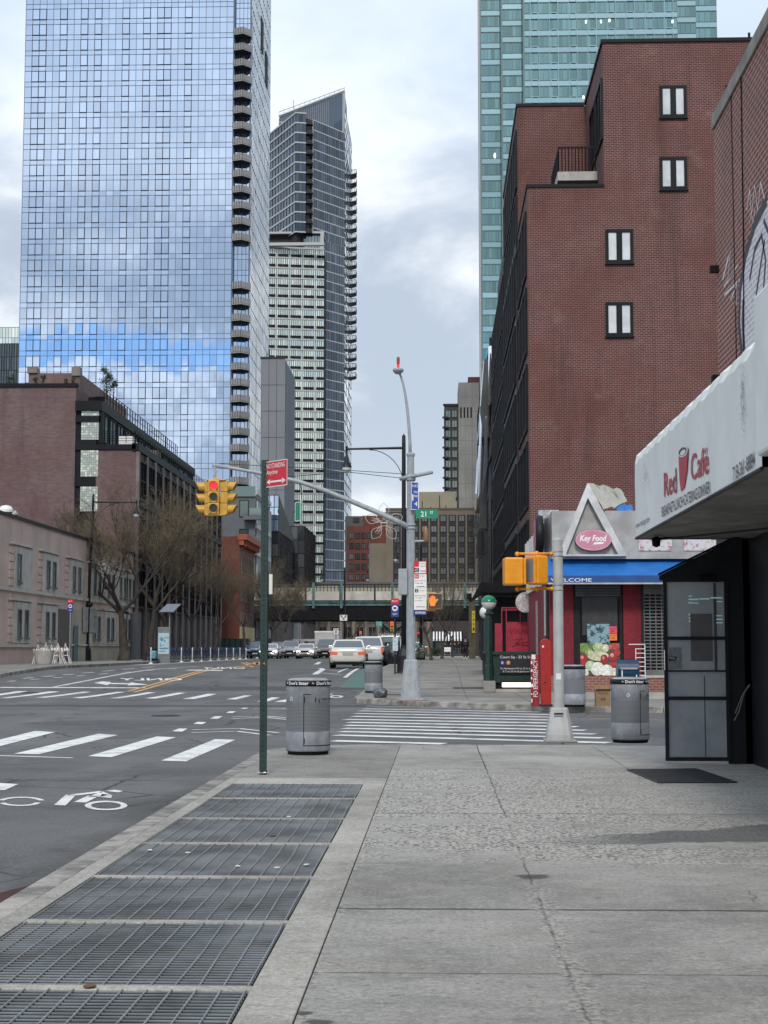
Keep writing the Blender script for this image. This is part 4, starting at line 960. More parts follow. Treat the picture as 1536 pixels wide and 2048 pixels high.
for nm, lab, px0, px1, y, py, m in (('dark_glass_block', 'dark glass block with a bright upper window left of the balcony tower', 528, 566, 236, 1062, 'dark_window'), ('low_glass_block', 'lower dark glass block stepping down beside the viaduct', 584, 622, 262, 1052, 'dark_window')):
    t = thing(nm, lab, 'building', (XA((px0+px1)/2, y), y, .5)); zt = ZA(py, y); x0, x1 = XA(px0, y), XA(px1-(10 if px0 == 528 else 14), y)
    MB().bx(x0-6, x1-.1, y+.3, y+24, .4, zt-.1).build('wall', mat('stone_grey', (.085, .078, .075), .7, var=.35, scale=.5, streak=.4), t)
    curtain(t, (x0-6, y), (x1, y), 6, zt, 7, 7, M['dark_window'], M['mullion_dark'], .1, mp=.08)
    curtain(t, (x1, y), (x1, y+24), 6, zt, 10, 7, glass('murky_glass', (.22, .21, .22), (.05, .046, .045), .28, .1, .5, warp=.5), M['mullion_dark'], .06, mp=.05, name='side_glass')
    if px0 == 528:
        curtain(t, (x0, y-.1), (x1, y-.1), zt, zt+5.6, 3, 3, M['tower_blue'], M['mullion_dark'], .1, mp=.1, name='upper_window')
        mb = MB(); mb.prism([(x1, y, zt), (x1, y+24, zt), (x1, y+24, zt+1), (x1, y, zt+5.6)], (-6, 0, 0)); mb.build('roof_wedge', M['stone_grey'], t)

# ---- left warehouse
wb = brickmat('warehouse_brick', (.125, .075, .078), (.17, .115, .112), (.16, .125, .12), .42, .105, .010, .5, blotchc=(.11, .05, .055))
steel = mat('black_steel', (.010, .011, .014), .5, var=.2, scale=1, spec=.15)
t = thing('brick_warehouse', 'long old brick warehouse with black steel bays, glass block windows and a roof terrace', 'building', (-24, 121, .5))
X = -24.; Y = 121.; yE = 168.
xs_ = XA(152, Y, 800); xg = XA(194, Y, 800); zr = ZA(770, Y); zl = ZA(884, Y); zu = ZA(799, Y); XU = XA(200, Y, 800)
MB().bx(-62, xs_, Y, yE, .4, zr).build('wall', wb, t)
MB().bx(xg+.0, X, Y, yE-.1, .4, zl-.5).build('lower_wall', wb, t)
MB().bx(xs_, xg, Y+.12, yE, .4, zu-.8).bx(xg, XU, Y+.15, yE, zl, zu-.8).build('steel_wall', steel, t)
MB().bx(-62, xs_+.15, Y-.12, Y+.4, zr, zr+.28).bx(xs_, XU+.25, Y-.25, yE, zu-.8, zu).bx(xs_, XU+.1, Y-.1, Y+.1, zu-1.7, zu-1.2).bx(X-.3, X+.25, Y-.15, yE, zl-.6, zl).bx(xg-.05, X, Y-.15, Y, zl-.5, zl-.1).build('coping', steel, t)
# penthouse
MB().bx(XA(46, 130), XA(150, 130), 130, 150, zr, ZA(742, 130)).build('penthouse', brickmat('pent_brick', (.14, .09, .085), (.18, .12, .11), (.14, .11, .1), .42, .1, .01), t)
MB().bx(XA(44, 130), XA(64, 130), 129.8, 130.6, ZA(742, 130), ZA(742, 130)+.5).bx(XA(134, 130), XA(151, 130), 129.8, 130.6, ZA(748, 130), ZA(742, 130)+.5).build('penthouse_coping', mat('pent_cop', (.2, .17, .16), .8), t)
gb = glass('glass_block', (.75, .8, .75), (.28, .32, .27), .22, .2, .15)
for k, (pa, pb) in enumerate(((818, 877), (898, 951), (971, 1021))):
    za, zb_ = ZA(pb, Y), ZA(pa, Y); xa, xb_ = XA(155, Y), XA(190.5, Y); mb = MB()
    n, m_ = 8, max(6, int((zb_-za)/.19))
    mb.m = 0
    for i in range(n):
        for j in range(m_):
            w = (xb_-xa)/n; h = (zb_-za)/m_; mb.bx(xa+w*i+.012, xa+w*(i+1)-.012, Y-.04-rnd.uniform(0, .012), Y+.1, za+h*j+.012, za+h*(j+1)-.012)
    mb.m = 1; mb.bx(xa, xb_, Y-.01, Y+.11, za, zb_)
    mb.build('glass_block_window', [gb, M['mullion_grey']], t)
MB().bx(XA(191, Y), XA(200, Y), Y-.1, Y+.16, zl, zu-.8).bx(xs_, xg, Y-.06, Y+.1, ZA(897, Y), ZA(878, Y)).bx(xs_, xg, Y-.06, Y+.1, ZA(970, Y), ZA(952, Y)).build('steel_panels', steel, t)
# side facades: bays with tall windows
win2 = window_mesh(2.6, 2.9, .16, .25, 2, 1, gd=.05)
rows_ = [zl-4.3, zl-8.7, zl-13.0]
nb = 13; bw_ = (yE-Y)/nb
sp = [(X+.02, Y+bw_*(i+.5), z, R(90)) for z in rows_ for i in range(nb)]
put_windows(t, sp, win2, [steel, M['dark_window']])
MB().bx(X, X+.06, Y+.1, yE, .5, zl-.6).build('bay_backing', mat('bay_dark', (.035, .032, .034), .7), t)
mb = MB()
for i in range(nb+1): mb.bx(X+.06, X+.32, Y+bw_*i-.28, Y+bw_*i+.28, 1, zl-.7)
mb.build('brick_piers', mat('pier_stone', (.16, .135, .13), .8, var=.25, scale=.8), t)
mb = MB()
for z in rows_[:2]: mb.bx(X+.07, X+.38, Y, yE, z-.75, z-.3)
mb.build('steel_lintels', steel, t)
sp = [(XU+.02, Y+1.7+i*3.1, zl+.35, R(90)) for i in range(15)]
put_windows(t, sp, window_mesh(2.4, 2.1, .12, .1, 1, 0), [steel, M['dark_window']], 'terrace_window')
def railing(mb, a, b, h, n, r=.02, rails=3):
    a, b = Vector(a), Vector(b)
    for k in range(n+1): p = a.lerp(b, k/n); mb.tube([p, p+Vector((0, 0, h))], r*1.4, 4)
    for k in range(rails): z = h*(k+1)/rails; mb.tube([a+Vector((0, 0, z)), b+Vector((0, 0, z))], r, 4)
mb = MB(); railing(mb, (XU+.1, Y+1, zu), (XU+.1, Y+36, zu), 1.15, 30, .03, 2); railing(mb, (X-.1, Y+.3, zl), (X-.1, yE-1, zl), 1.0, 44, .022, 5); railing(mb, (XU, Y, zl), (X-.1, Y, zl), 1.0, 4, .022, 5)
mb.build('railing', steel, t)
for i, (dy, h, c) in enumerate(((1, .7, 'white_paint'), (3.2, .5, 'white_paint'), (12, 1.0, 'tan_stucco'))):
    MB().bx(X-1.6, X-.5, Y+dy, Y+dy+1.6, zl, zl+h).build('planter_box', M[c], t)
# rooftop chimney-like vent stack
for (px, h, y, lab) in ((180, .5, 122.5, 'small black roof planter by the terrace corner'), (190, .8, 124, 'taller black roof planter under the rooftop tree')):
    x = XA(px, y); mb = MB(); mb.lathe([(.001, 0), (.42, 0), (.5, h), (.44, h), (.4, h-.1), (.001, h-.1)], (x, y, zu), 12); tag(mb.build('roof_planter', M['black_matte']), lab, 'planter')

# ---- pink stucco building
pink = mat('pink_stucco', (.62, .48, .42), .85, var=.12, scale=.5, streak=.25, bump=.15)
cream = mat('cream_stucco', (.46, .42, .34), .85, var=.14, scale=.5, streak=.2, bump=.15)
trim = mat('stucco_trim', (.56, .53, .48), .8, var=.15, scale=1, streak=.3)
t = thing('stucco_building', 'low pink stucco building with paired narrow windows and scored corner blocks', 'building', (-24, 100, .5))
X = -24.; y0, y1 = 62., 121.; zt = ZA(1040, 84)+.35
MB().bx(-60, X, y0, y1-.1, .3, zt).build('wall', pink, t)
MB().bx(X, X+.03, 100.2, y1-.1, .3, 4.05).build('lower_wall', cream, t)
MB().bx(-60, X+.12, y0-.1, y1-.1, zt, zt+.16).build('coping', M['dark_metal'], t)
mb = MB(); z1_ = 1.8; z2_ = 4.95
mb.bx(X+.0, X+.14, y0, 96.4, z1_-.22, z1_-.06).bx(X+.032, X+.14, 100.2, y1-.1, z1_-.12, z1_-.02).bx(X+.0, X+.14, y0, y1-.1, z2_-.22, z2_-.02)
mb.build('string_course', trim, t)
# window surrounds: (centre y, upper kind, lower kind)
def inv(px): return X/((px-875)/F)
bays = [(inv(38), 1), (inv(94), 2), (inv(146), 2), (inv(188), 2), (inv(216), 2), (inv(240), 2), (inv(258), 2)]
bays = [(y, k) for y, k in bays]
mbS = MB(); spots = []; mbq = MB()
for i, (y, k) in enumerate(bays):
    for lvl, z in ((0, z1_), (1, z2_)):
        if lvl == 0 and i == 2: continue
        mbS.bx(X+.0, X+.08, y-1.9, y+1.9, z, z+2.35)
        for dy in ((-.75, .75) if not (lvl == 1 and i == 0) else (-1.0,)): spots.append((X+.08, y+dy, z+.42, R(90)))
        mbS.bx(X+.0, X+.16, y-2.9, y+2.0, z+2.42, z+2.52)
        if i < 6:
            for q in range(5): mbq.bx(X+.0, X+.06, y-2.85, y-1.98, z+.08+q*.46, z+.46+q*.46)
mbS.build('window_surround', trim, t); mbq.build('corner_blocks', pink, t)
put_windows(t, spots, window_mesh(.62, 1.45, .07, .05, 0, 0, 1, gd=.01), [mat('frame_grey', (.12, .12, .12), .6), M['dark_window']])
yd = inv(145)
MB().bx(X+.0, X+.1, 96.6, 99.9, .5, 4.0).build('door_recess', mat('recess_brown', (.13, .11, .1), .8), t)
dd = MB().bx(X+.1, X+.16, yd-.5, yd+.5, .62, 3.0).build('door', mat('door_teal', (.09, .15, .17), .5), t)
MB().tube([(X+.2, yd+.35, 1.6), (X+.2, yd+.35, 1.75)], .03, 6).build('handle', M['chrome'], dd)
MB().bx(X+.1, X+.13, 103.2, 107.5, 2.6, 4.3).build('wall_panel', mat('panel_pale', (.38, .38, .37), .7, var=.2, scale=2), t)
MB().bx(X-.2, X+.6, 119.5, 121, .5, 4.3).build('end_pier', slate, t)
t2 = thing('roof_vent', 'white capped green ventilator on the pink building roof', 'roof vent', (X-1.5, 86, zt))
mb = MB(); mb.lathe([(.3, 0), (.3, .35), (.42, .4), (.42, .55), (.3, .75), (.001, .82)], (XA(6, 88), 88, zt+.1), 16); mb.build('cap', M['white_paint'], t2)
MB().lathe([(.36, .0), (.36, .38)], (XA(6, 88), 88, zt+.1), 16).build('collar', M['green_paint'], t2)
mb = MB(); mb.tube([(XA(17, 90), 90, zt), (XA(17, 90), 90, zt+.5), (XA(28, 90), 90, zt+.65)], .16, 8); tag(mb.build('duct_elbow', M['pale_concrete']), 'bent pale duct on the pink building roof', 'duct')

# ---- brick building, right
bigbrick = brickmat('red_brick', (.066, .018, .018), (.106, .028, .026), (.34, .25, .225), .215, .0815, .0070, .5, blotchc=(.10, .028, .022))
t = thing('brick_building', 'large dark red brick building with a stepped roofline and black framed windows', 'building', (4.1, 68, .5))
X = 4.1; Y = 68.; zA = ZA(375, 68, 1100); zT = ZA(85, 68, 1300); XN = XA(1205, 68, 100)
MB().bx(X, 60, Y, 76.0, .3, zA).build('wall', bigbrick, t)
MB().bx(XN, 60, Y+.001, 76.0, zA, zT).build('upper_wall', bigbrick, t)
MB().bx(X, 60, 76.0, 92, .3, zT-.05).build('rear_wall', bigbrick, t)
MB().bx(X-.06, XN+.0, Y-.06, 76, zA, zA+.14).bx(XN-.08, 60, Y-.08, 76.0, zT, zT+.16).bx(X-.06, XN-.09, 75.94, 92, zT-.05, zT+.1).build('coping', steel, t)
MB().bx(X, 40, 92, 102, .3, zT-3.2).bx(X, 40, 102, 112, .3, zT-5.2).build('far_wall', mat('far_dark_cladding', (.028, .023, .024), .7, var=.2), t)
MB().bx(XA(1143, 90, 200), XA(1180, 90, 200), 90, 91, zT, zT+.75).build('bulkhead', mat('beige_panel', (.42, .36, .3), .8), t)
white_blind = None
m, nt, p = new_mat('blind_window'); g = nd(nt, 'ShaderNodeNewGeometry'); s = nd(nt, 'ShaderNodeSeparateXYZ', {0: g.outputs['Position']})
c = mixc(nt, sstep(nt, noise(nt, g.outputs['Position'], 1.2, 4), .3, .7), (.42, .46, .5), (.62, .65, .68)); nt.links.new(c, p.inputs['Base Color'])
p.inputs['Roughness'].default_value = .6
p.inputs['Coat Weight'].default_value = .8; p.inputs['Coat Roughness'].default_value = .03
for (pa, pb, qa, qb) in ((1318, 1373, 168, 236), (1318, 1374, 312, 380), (1210, 1266, 457, 527), (1210, 1266, 603, 673), (1450, 1506, 167, 235)):
    w = (pb-pa)/F*68-.2; h = (qb-qa)/F*68-.2; cx = XA((pa+pb)/2, 68, qa); z = ZA(qb, 68, pa)+.1
    mb = MB(); fw = .1
    mb.bx(-w/2-fw, -w/2+.04, -.06, 0, -fw, h+fw).bx(w/2-.04, w/2+fw, -.06, 0, -fw, h+fw).bx(-w/2, w/2, -.061, 0, h-.04, h+fw).bx(-w/2, w/2, -.061, 0, -fw, .05).bx(-.13, .13, -.05, 0, .05, h-.04).bx(-w/2-fw-.03, w/2+fw+.03, -.12, 0, -fw-.06, -fw+.0)
    f = mb.build('window', steel, None); f.parent = t; f.location = Vector((cx, Y, z))-worigin(t)
    mb = MB(); mb.bx(-w/2+.04, -.13, -.022, 0, .05, h-.04).bx(.13, w/2-.04, -.022, 0, .05, h-.04)
    gpane = mb.build('pane', M['blind_window'], None); gpane.parent = f
# street side of the brick building: tall dark bays
dark_bay = window_mesh(1.9, 2.75, .12, .10, 2, 0, gd=.04)
zf = [zA-3.75-3.52*k for k in range(6)]
spots = [(X-.005, 68.6+1.2+i*2.5, z, R(-90)) for z in zf for i in range(3)]
for z in [zT-4.0, zT-7.4]: spots += [(X-.005, 77.4+i*2.4, z, R(-90)) for i in range(6)]
put_windows(t, spots, dark_bay, [steel, M['dark_window']], 'bay_window')
MB().bx(X-.08, X, 77, 91.9, 4, zA-.1).build('steel_cladding', mat('cladding_charcoal', (.035, .033, .036), .55, var=.15, scale=1), t)
put_windows(t, [(X-.085, 78.2+i*2.35, z, R(-90)) for z in zf for i in range(6)], dark_bay, [steel, M['dark_window']], 'cladding_window')
put_windows(t, [(X-.005, 93.2+i*2.4, z-.6, R(-90)) for z in [zT-7]+zf for i in range(8) if z < 22], dark_bay, [steel, M['dark_window']], 'far_window')
put_windows(t, [(XN-.005, 69.3+i*2.9, z, R(-90)) for z in (zT-4.3, zT-7.3 if False else zT-4.3) for i in range(2)][:2], window_mesh(2.2, 2.6, .12, .1, 1), [steel, M['dark_window']], 'terrace_window')
# balcony on the notch
bz_ = ZA(372, 71.5, 1150); bx0 = XA(1122, 71.5)
bal = MB().bx(bx0, XN-.02, 70.6, 75.0, bz_, bz_+.42).build('balcony', M['pale_concrete'], t)
mb = MB(); railing(mb, (bx0+.05, 70.65, bz_+.42), (XN-.1, 70.65, bz_+.42), 1.15, 11, .018, 1); railing(mb, (bx0+.05, 70.65, bz_+.42), (bx0+.05, 75, bz_+.42), 1.15, 14, .018, 1); mb.bx(bx0, XN-.1, 70.62, 70.68, bz_+1.55, bz_+1.62)
mb.build('railing', steel, bal)
mb = MB()
for x, y, h in ((XA(1503, 69, 80), 69.5, 1.0), ): mb.tube([(x, y, zT), (x, y, zT+h)], .06, 8)
mb.build('roof_pipe', steel, t)
mb = MB(); x = XA(1440, 68, 700); mb.tube([(XA(1270, 68, 700), Y-.02, 5.6), (XA(1268, 68, 400), Y-.02, zA-1)], .007, 4)
mb.build('wall_wire', mat('wire_brown', (.2, .14, .12), .8), t)

# ---- dark glass building beyond it with mirrored bays
t = thing('mirrored_building', 'dark narrow building with projecting mirrored bays beyond the brick one', 'building', (4, 130, .5))
X2 = XA(957, 150); glass('mirror', (.95, .97, 1.), (.1, .1, .11), .88, .05, .15)
mat('dark_stone', (.045, .045, .045), .35, var=.3, scale=.6)
MB().bx(4.0, 30, 113, 148, .4, 24).build('wall', M['dark_stone'], t)
curtain(t, (3.95, 148), (3.95, 113), 13, 24, 9, 4, M['mirror'], M['mullion_dark'], .1, mp=.06)
curtain(t, (3.95, 148), (3.95, 113), .6, 13, 9, 4, glass('polished_stone', (.32, .32, .32), (.03, .03, .03), .35, .22, .2), M['mullion_dark'], .03, mp=.02, name='stone_cladding')
for i, (y, w, z0_, z1_, d) in enumerate(((116, 5, 17.5, 23.5, .9), (122, 3, 11, 18, .7), (127, 4, 13, 21, .8), (134, 3.5, 9.5, 18, .6), (141, 4, 12, 19, .6))):
    mb = MB(); mb.m = 0; mb.prism([(3.93, y, z0_), (3.95-d*.9, y, z0_), (3.95-d*.35, y, z1_), (3.93, y, z1_)], (0, w, 0)); b_ = mb.build('bay', M['dark_stone'], t)
    mb = MB()
    for k in range(3): ya_, yb_ = y+w*k/3, y+w*(k+1)/3-.08; mb.face([(3.94-d*.9, ya_, z0_), (3.94-d*.35, ya_, z1_), (3.94-d*.35, yb_, z1_), (3.94-d*.9, yb_, z0_)][::-1])
    mb.build('mirror_panels', M['mirror'], b_)
for P_ in ([(977,692),(985,683),(985,800),(976,818)], [(960,822),(964,850),(960,985),(955,1000)], [(971,832),(975,828),(975,930),(964,990)], [(983,828),(988,832),(983,905),(978,925)], [(994,886),(994,1000),(974,1000),(979,935)]):
    mb = MB(); v_ = [W(a, b, 112.4) for a, b in P_]; zm = sum(q.z for q in v_)/4; mb.face([(q.x, q.y+(q.z-zm)*.16, q.z) for q in v_][::-1]); mb.face([(q.x, q.y+.12+(q.z-zm)*.16, q.z) for q in v_]); mb.build('mirror_shard', M['mirror'], t)  # mirror plates added in the shape of bright reflections, tilted to catch the sky
MB().bx(3.9, 9, 112.75, 112.95, 21, 24.5).build('upper_frame', M['mullion_dark'], t)

# ---- Elevated railway
t = thing('elevated_viaduct', 'green steel elevated railway viaduct with a concrete parapet crossing the avenue', 'viaduct', (-6, 210, .5))
Y = 210; zg0, zg1, zp, zr_ = ZA(1240, Y), ZA(1205, Y), ZA(1196, Y), ZA(1169, Y)
xa, xb_ = -70, 34
MB().bx(xa, xb_, Y+.5, Y+12, zg0, zg1).build('deck', M['black_matte'], t)
mb = MB(); mb.bx(xa, xb_, Y, Y+.5, zg0+2.0, zg1)
for i in range(70): x = xa+(xb_-xa)*i/70; mb.bx(x-.06, x+.06, Y-.16, Y, zg0+2.05, zg1)
mb.bx(xa, xb_, Y-.2, Y+.5, zg1, zg1+.3).bx(xa, xb_, Y-.22, Y, zg0+1.95, zg0+2.15)
mb.build('girder', M['teal_steel'], t)
MB().bx(xa, xb_, Y-.1, Y+.5, zg0, zg0+1.95).build('lower_girder', M['black_matte'], t)
MB().bx(xa, xb_, Y-.4, Y-.15, zg1+.3, zp+.9).build('parapet', mat('viaduct_concrete', (.45, .43, .38), .85, var=.2, scale=.5, streak=.4), t)
mb = MB(); z = zp+.9
for i in range(210): x = xa+(xb_-xa)*i/210; mb.bx(x-.05, x+.05, Y-.32, Y-.24, z, zr_)
mb.bx(xa, xb_, Y-.36, Y-.2, zr_-.1, zr_+.08).bx(xa, xb_, Y-.34, Y-.22, z+.5, z+.6)
for i in range(22): x = xa+(xb_-xa)*i/22; mb.bx(x-.12, x+.12, Y-.42, Y-.18, zg1+.3, zr_+.1)
mb.build('railing', M['dark_metal'], t)
MB().bx(xa, xb_, Y+3, Y+3.3, zp, zr_-.3).build('far_parapet', M['beige_stucco'], t)
for px in (632-5, 683, 785, 930): 
    x = XA(px, Y); mb = MB(); mb.bx(x-.16, x+.16, Y-.6, Y-.43, zg0+1.6, zr_+.3); mb.build('post', M['teal_steel'], t)
for px in (440, 785, 938):
    x = XA(px, Y); mb = MB(); mb.bx(x-.45, x+.45, Y+2, Y+2.9, .4, zg0).bx(x-.3, x+.3, Y+8, Y+8.8, .4, zg0)
    mb.tube([(x-.3, Y+2, zg0-1.6), (x-2.2, Y+2, zg0)], .14, 4); mb.tube([(x+.3, Y+2, zg0-1.6), (x+2.2, Y+2, zg0)], .14, 4); mb.build('column', M['teal_steel'], t)
t = thing('platform_roof', 'white station canopy roof above the viaduct railing', 'canopy', (XA(660, 222), 222, zr_))
MB().bx(XA(623, 222), XA(690, 222), 222, 228, zr_-.6, zr_+.2).build('roof', M['white_paint'], t)
MB().bx(XA(640, 222), XA(642, 222), 224, 224.3, zp, zr_-.6).build('post', M['dark_metal'], t)

# ---- Things seen under the viaduct
t = thing('ribbed_building', 'pale ribbed wall of a low building seen under the viaduct', 'building', (XA(578, 262), 262, .5))
x0, x1 = XA(540, 262), XA(602, 262); MB().bx(x0, x1, 262.2, 280, .4, 7).build('wall', mat('ribbed_panel', (.22, .22, .21), .7, var=.1), t)
mb = MB()
for k in range(22): x = x0+(x1-x0)*k/22; mb.bx(x, x+.12, 262, 262.2, 3.1, 7)
mb.build('ribs', M['mullion_grey'], t); MB().bx(x0-2, x1+12, 260.5, 262, 2.7, 3.1).build('ledge', M['pale_concrete'], t)
put_windows(t, [(x0+1+k*1.7, 262.1, .8, 0) for k in range(8)], window_mesh(1.2, 1.8, .1, .1, 0), [M['mullion_grey'], M['shop_glass']])
t = thing('brown_building', 'brown office building closing the view under the viaduct', 'building', (XA(760, 290), 290, .5))
x0, x1 = XA(603, 290), XA(960, 290); MB().bx(x0, x1, 290, 310, .4, 14).build('wall', mat('brown_wall', (.11, .095, .085), .8, var=.2, scale=.3), t)
put_windows(t, [(x0+1.6+k*2.35, 290, z, 0) for k in range(14) for z in (.9, 3.6, 6.4)], window_mesh(1.3, 1.9, .12, .1, 1), [M['tan_dark'], M['dark_window']])
mb = MB()
for k in range(15): x = x0+.4+k*2.35; mb.bx(x-.2, x+.2, 289.75, 290, .5, 9)
mb.build('pilasters', M['tan_stucco'], t)
t = thing('awning_shop', 'dark shop with a black and white striped awning under the viaduct', 'shop', (XA(895, 205), 205, .5))
x0, x1 = XA(866, 205), XA(926, 205); MB().bx(x0, x1+4, 206, 216, .4, 5.2).build('wall', mat('shop_brown', (.04, .03, .03), .8), t)
mb = MB(); n = 20
for k in range(n):
    mb.m = k % 2; a, b = x0+(x1-x0)*k/n, x0+(x1-x0)*(k+1)/n
    mb.face([(a, 204, 2.75), (b, 204, 2.75), (b, 206, 3.75), (a, 206, 3.75)])
    mb.face([(a, 204, 2.5), (b, 204, 2.5), (b, 204, 2.75), (a, 204, 2.75)])
mb.build('awning', [M['white_paint'], M['black_matte']], t)
put_windows(t, [(x0+.8+k*1.1, 206, .7, 0) for k in range(4)], window_mesh(.8, 1.7, .07, .08, 0), [M['tan_stucco'], M['dark_window']])
# ================================================================ STREET FURNITURE
def wraptext(s, c, r, z, cap, a_c, arc, m, parent, name='lettering', bold=.022):
    cu = bpy.data.curves.new('t', 'FONT'); cu.body = s; cu.size = 1; cu.offset = bold; cu.resolution_u = 2
    to = bpy.data.objects.new('t', cu); C.objects.link(to)
    me = bpy.data.meshes.new_from_object(to.evaluated_get(bpy.context.evaluated_depsgraph_get()))
    bpy.data.objects.remove(to); bpy.data.curves.remove(cu)
    xs = [v.co.x for v in me.vertices]; x0, x1 = min(xs), max(xs)
    for v in me.vertices:
        a = a_c+((v.co.x-x0)/(x1-x0)-.5)*arc; v.co = (c[0]+r*math.cos(a), c[1]+r*math.sin(a), c[2]+z+v.co.y/.7*cap)
    me.materials.clear(); me.materials.append(m); me.name = name
    o = bpy.data.objects.new(name, me); C.objects.link(o); o.parent = parent; return o
# ---- litter bins
m, nt, p = new_mat('perforated'); g = nd(nt, 'ShaderNodeTexCoord'); s = nd(nt, 'ShaderNodeSeparateXYZ', {0: g.outputs['Object']})
an = mth(nt, 'MULTIPLY', mth(nt, 'ARCTAN2', s.outputs[1], s.outputs[0]), 18.); v = nd(nt, 'ShaderNodeCombineXYZ', {0: an, 1: mth(nt, 'MULTIPLY', s.outputs[2], 52.)})
row = mth(nt, 'MULTIPLY', mth(nt, 'MODULO', mth(nt, 'FLOOR', mth(nt, 'MULTIPLY', s.outputs[2], 52.)), 2.), .5)
fx = mth(nt, 'SUBTRACT', mth(nt, 'FRACT', mth(nt, 'ADD', mth(nt, 'ADD', an, 100.), row)), .5); fy = mth(nt, 'SUBTRACT', mth(nt, 'FRACT', mth(nt, 'MULTIPLY', s.outputs[2], 52.)), .5)
dd = mth(nt, 'SQRT', mth(nt, 'ADD', mth(nt, 'MULTIPLY', fx, fx), mth(nt, 'MULTIPLY', fy, fy)))
nt.links.new(mixc(nt, sstep(nt, dd, .30, .38), (.03, .034, .04), (.22, .235, .25)), p.inputs[0]); p.inputs['Roughness'].default_value = .5
bin_grey = mat('bin_grey', (.23, .245, .27), .5, metal=.0, var=.22, scale=5, bump=.12, bscale=9, streak=.3)
def make_bin(door=True, r=.315, h=1.05, ring_txt="Don't litter", rot=0., upper=True, closed_l=True):
    t = thing('litter_bin', '', 'litter bin')
    a0 = -math.pi/2+rot
    MB().lathe([(r*.9, .0), (r*.93, .03), (r*.93, .06)], n=40).build('base_ring', M['black_matte'], t, smooth=False)
    mb = MB(); mb.lathe([(.001, .05), (r*.985, .05), (r, .07), (r, .33), (r*.985, .335), (r*.985, .695), (r, .70), (r, .98), (r*.99, .99)], n=48)
    mb.build('body', bin_grey, t, smooth=True)
    MB().lathe([(r*.992, .33), (r*.992, .70)], n=48).build('perforated_band', M['perforated'], t, smooth=True)
    MB().lathe([(r*.99, .965), (r*1.035, .972), (r*1.04, 1.045), (r*1.0, 1.05), (r*.99, 1.04)], n=48).build('rim_band', M['black_paint'], t, smooth=True)
    MB().lathe([(r*1.0, 1.045), (r*.8, 1.075), (r*.62, 1.08), (r*.6, 1.03), (.001, 1.0)], n=40).build('lid', mat('bin_lid', (.34, .35, .35), .4, metal=.4, var=.3, scale=9), t, smooth=True)
    ro = r*1.043
    wraptext(ring_txt, (0, 0, 0), ro, .988, .046, a0-.40, 1.0, M['text_white'], t); wraptext(ring_txt, (0, 0, 0), ro, .988, .046, a0+.95, 1.0, M['text_white'], t)
    for da in (-1.05, .27):
        mb = MB()
        for q in range(2):
            a = a0+da+q*.05; mb.ob((ro*math.cos(a), ro*math.sin(a), 1.012-.004*q), (-.004*math.sin(a), .004*math.cos(a), 0), (math.cos(a)*.001, math.sin(a)*.001, 0), (0, 0, .011-.003*q))
        mb.build('figure_mark', M['text_white'], t)
    if door:
        rr = r*1.006
        d0, d1 = a0-.13, a0+1.5
        mb = MB()
        def arcbar(za, zb, aa, ab, nn=16, dr=.0):
            for k in range(nn):
                b0 = aa+(ab-aa)*k/nn; b1 = aa+(ab-aa)*(k+1)/nn
                q = [(rr*math.cos(a), rr*math.sin(a), z) for a, z in ((b0, za), (b1, za), (b1, zb), (b0, zb))]; mb.face(q)
        arcbar(.13, .142, d0, d1); arcbar(.142, .86, d0, d0+.03, 1); arcbar(.85, .86, d0, d0+.35, 6)
        mb.build('door_seam', M['black_matte'], t)
        mb = MB()
        for z in (.16, .74):
            a = d0+.035; mb.tube([(rr*math.cos(a), rr*math.sin(a), z), (rr*math.cos(a), rr*math.sin(a), z+.08)], .009, 8)
        mb.build('hinge', M['dark_metal'], t)
        wraptext("Put litter in its place", (0, 0, 0), rr, .775, .028, a0+1.12, .8, M['text_black'], t)
        mb = MB(); a = a0+.42
        for k, (dx, dz, rad) in enumerate(((0, .05, .010), (.0, .025, .012), (.055, .03, .007), (.06, .012, .009))):
            mb.disc((rr*1.002*math.cos(a+dx*3), rr*1.002*math.sin(a+dx*3), .755+dz), rad, (math.cos(a), math.sin(a), 0), 10, 1)
            mb.ob((rr*1.002*math.cos(a+dx*3), rr*1.002*math.sin(a+dx*3), .74+dz), (-math.sin(a)*.005, math.cos(a)*.005, 0), (math.cos(a)*.001, math.sin(a)*.001, 0), (0, 0, .02))
        mb.build('litter_symbol', M['text_black'], t)
        a = a0-.75; mb = MB(); cc = Vector((rr*math.cos(a), rr*math.sin(a), .79)); tu = Vector((-math.sin(a), math.cos(a), 0))
        for k in range(16):
            b0, b1 = 6.283*k/16, 6.283*(k+1)/16; f = lambda b, q: cc+tu*q*math.cos(b)+Vector((0, 0, q*math.sin(b)))+Vector((math.cos(a), math.sin(a), 0))*.004
            mb.face([f(b0, .03), f(b1, .03), f(b1, .023), f(b0, .023)])
        for b in (1.57, 3.67, 5.76): mb.face([cc+Vector((math.cos(a), math.sin(a), 0))*.004+tu*.004, cc+tu*.022*math.cos(b)+Vector((0, 0, .022*math.sin(b)))+Vector((math.cos(a), math.sin(a), 0))*.004, cc+tu*.018*math.cos(b+.5)+Vector((0, 0, .018*math.sin(b+.5)))+Vector((math.cos(a), math.sin(a), 0))*.004])
        mb.build('emblem', M['text_white'], t)
    return t
proto = make_bin(); GB = 'grey street litter bins'
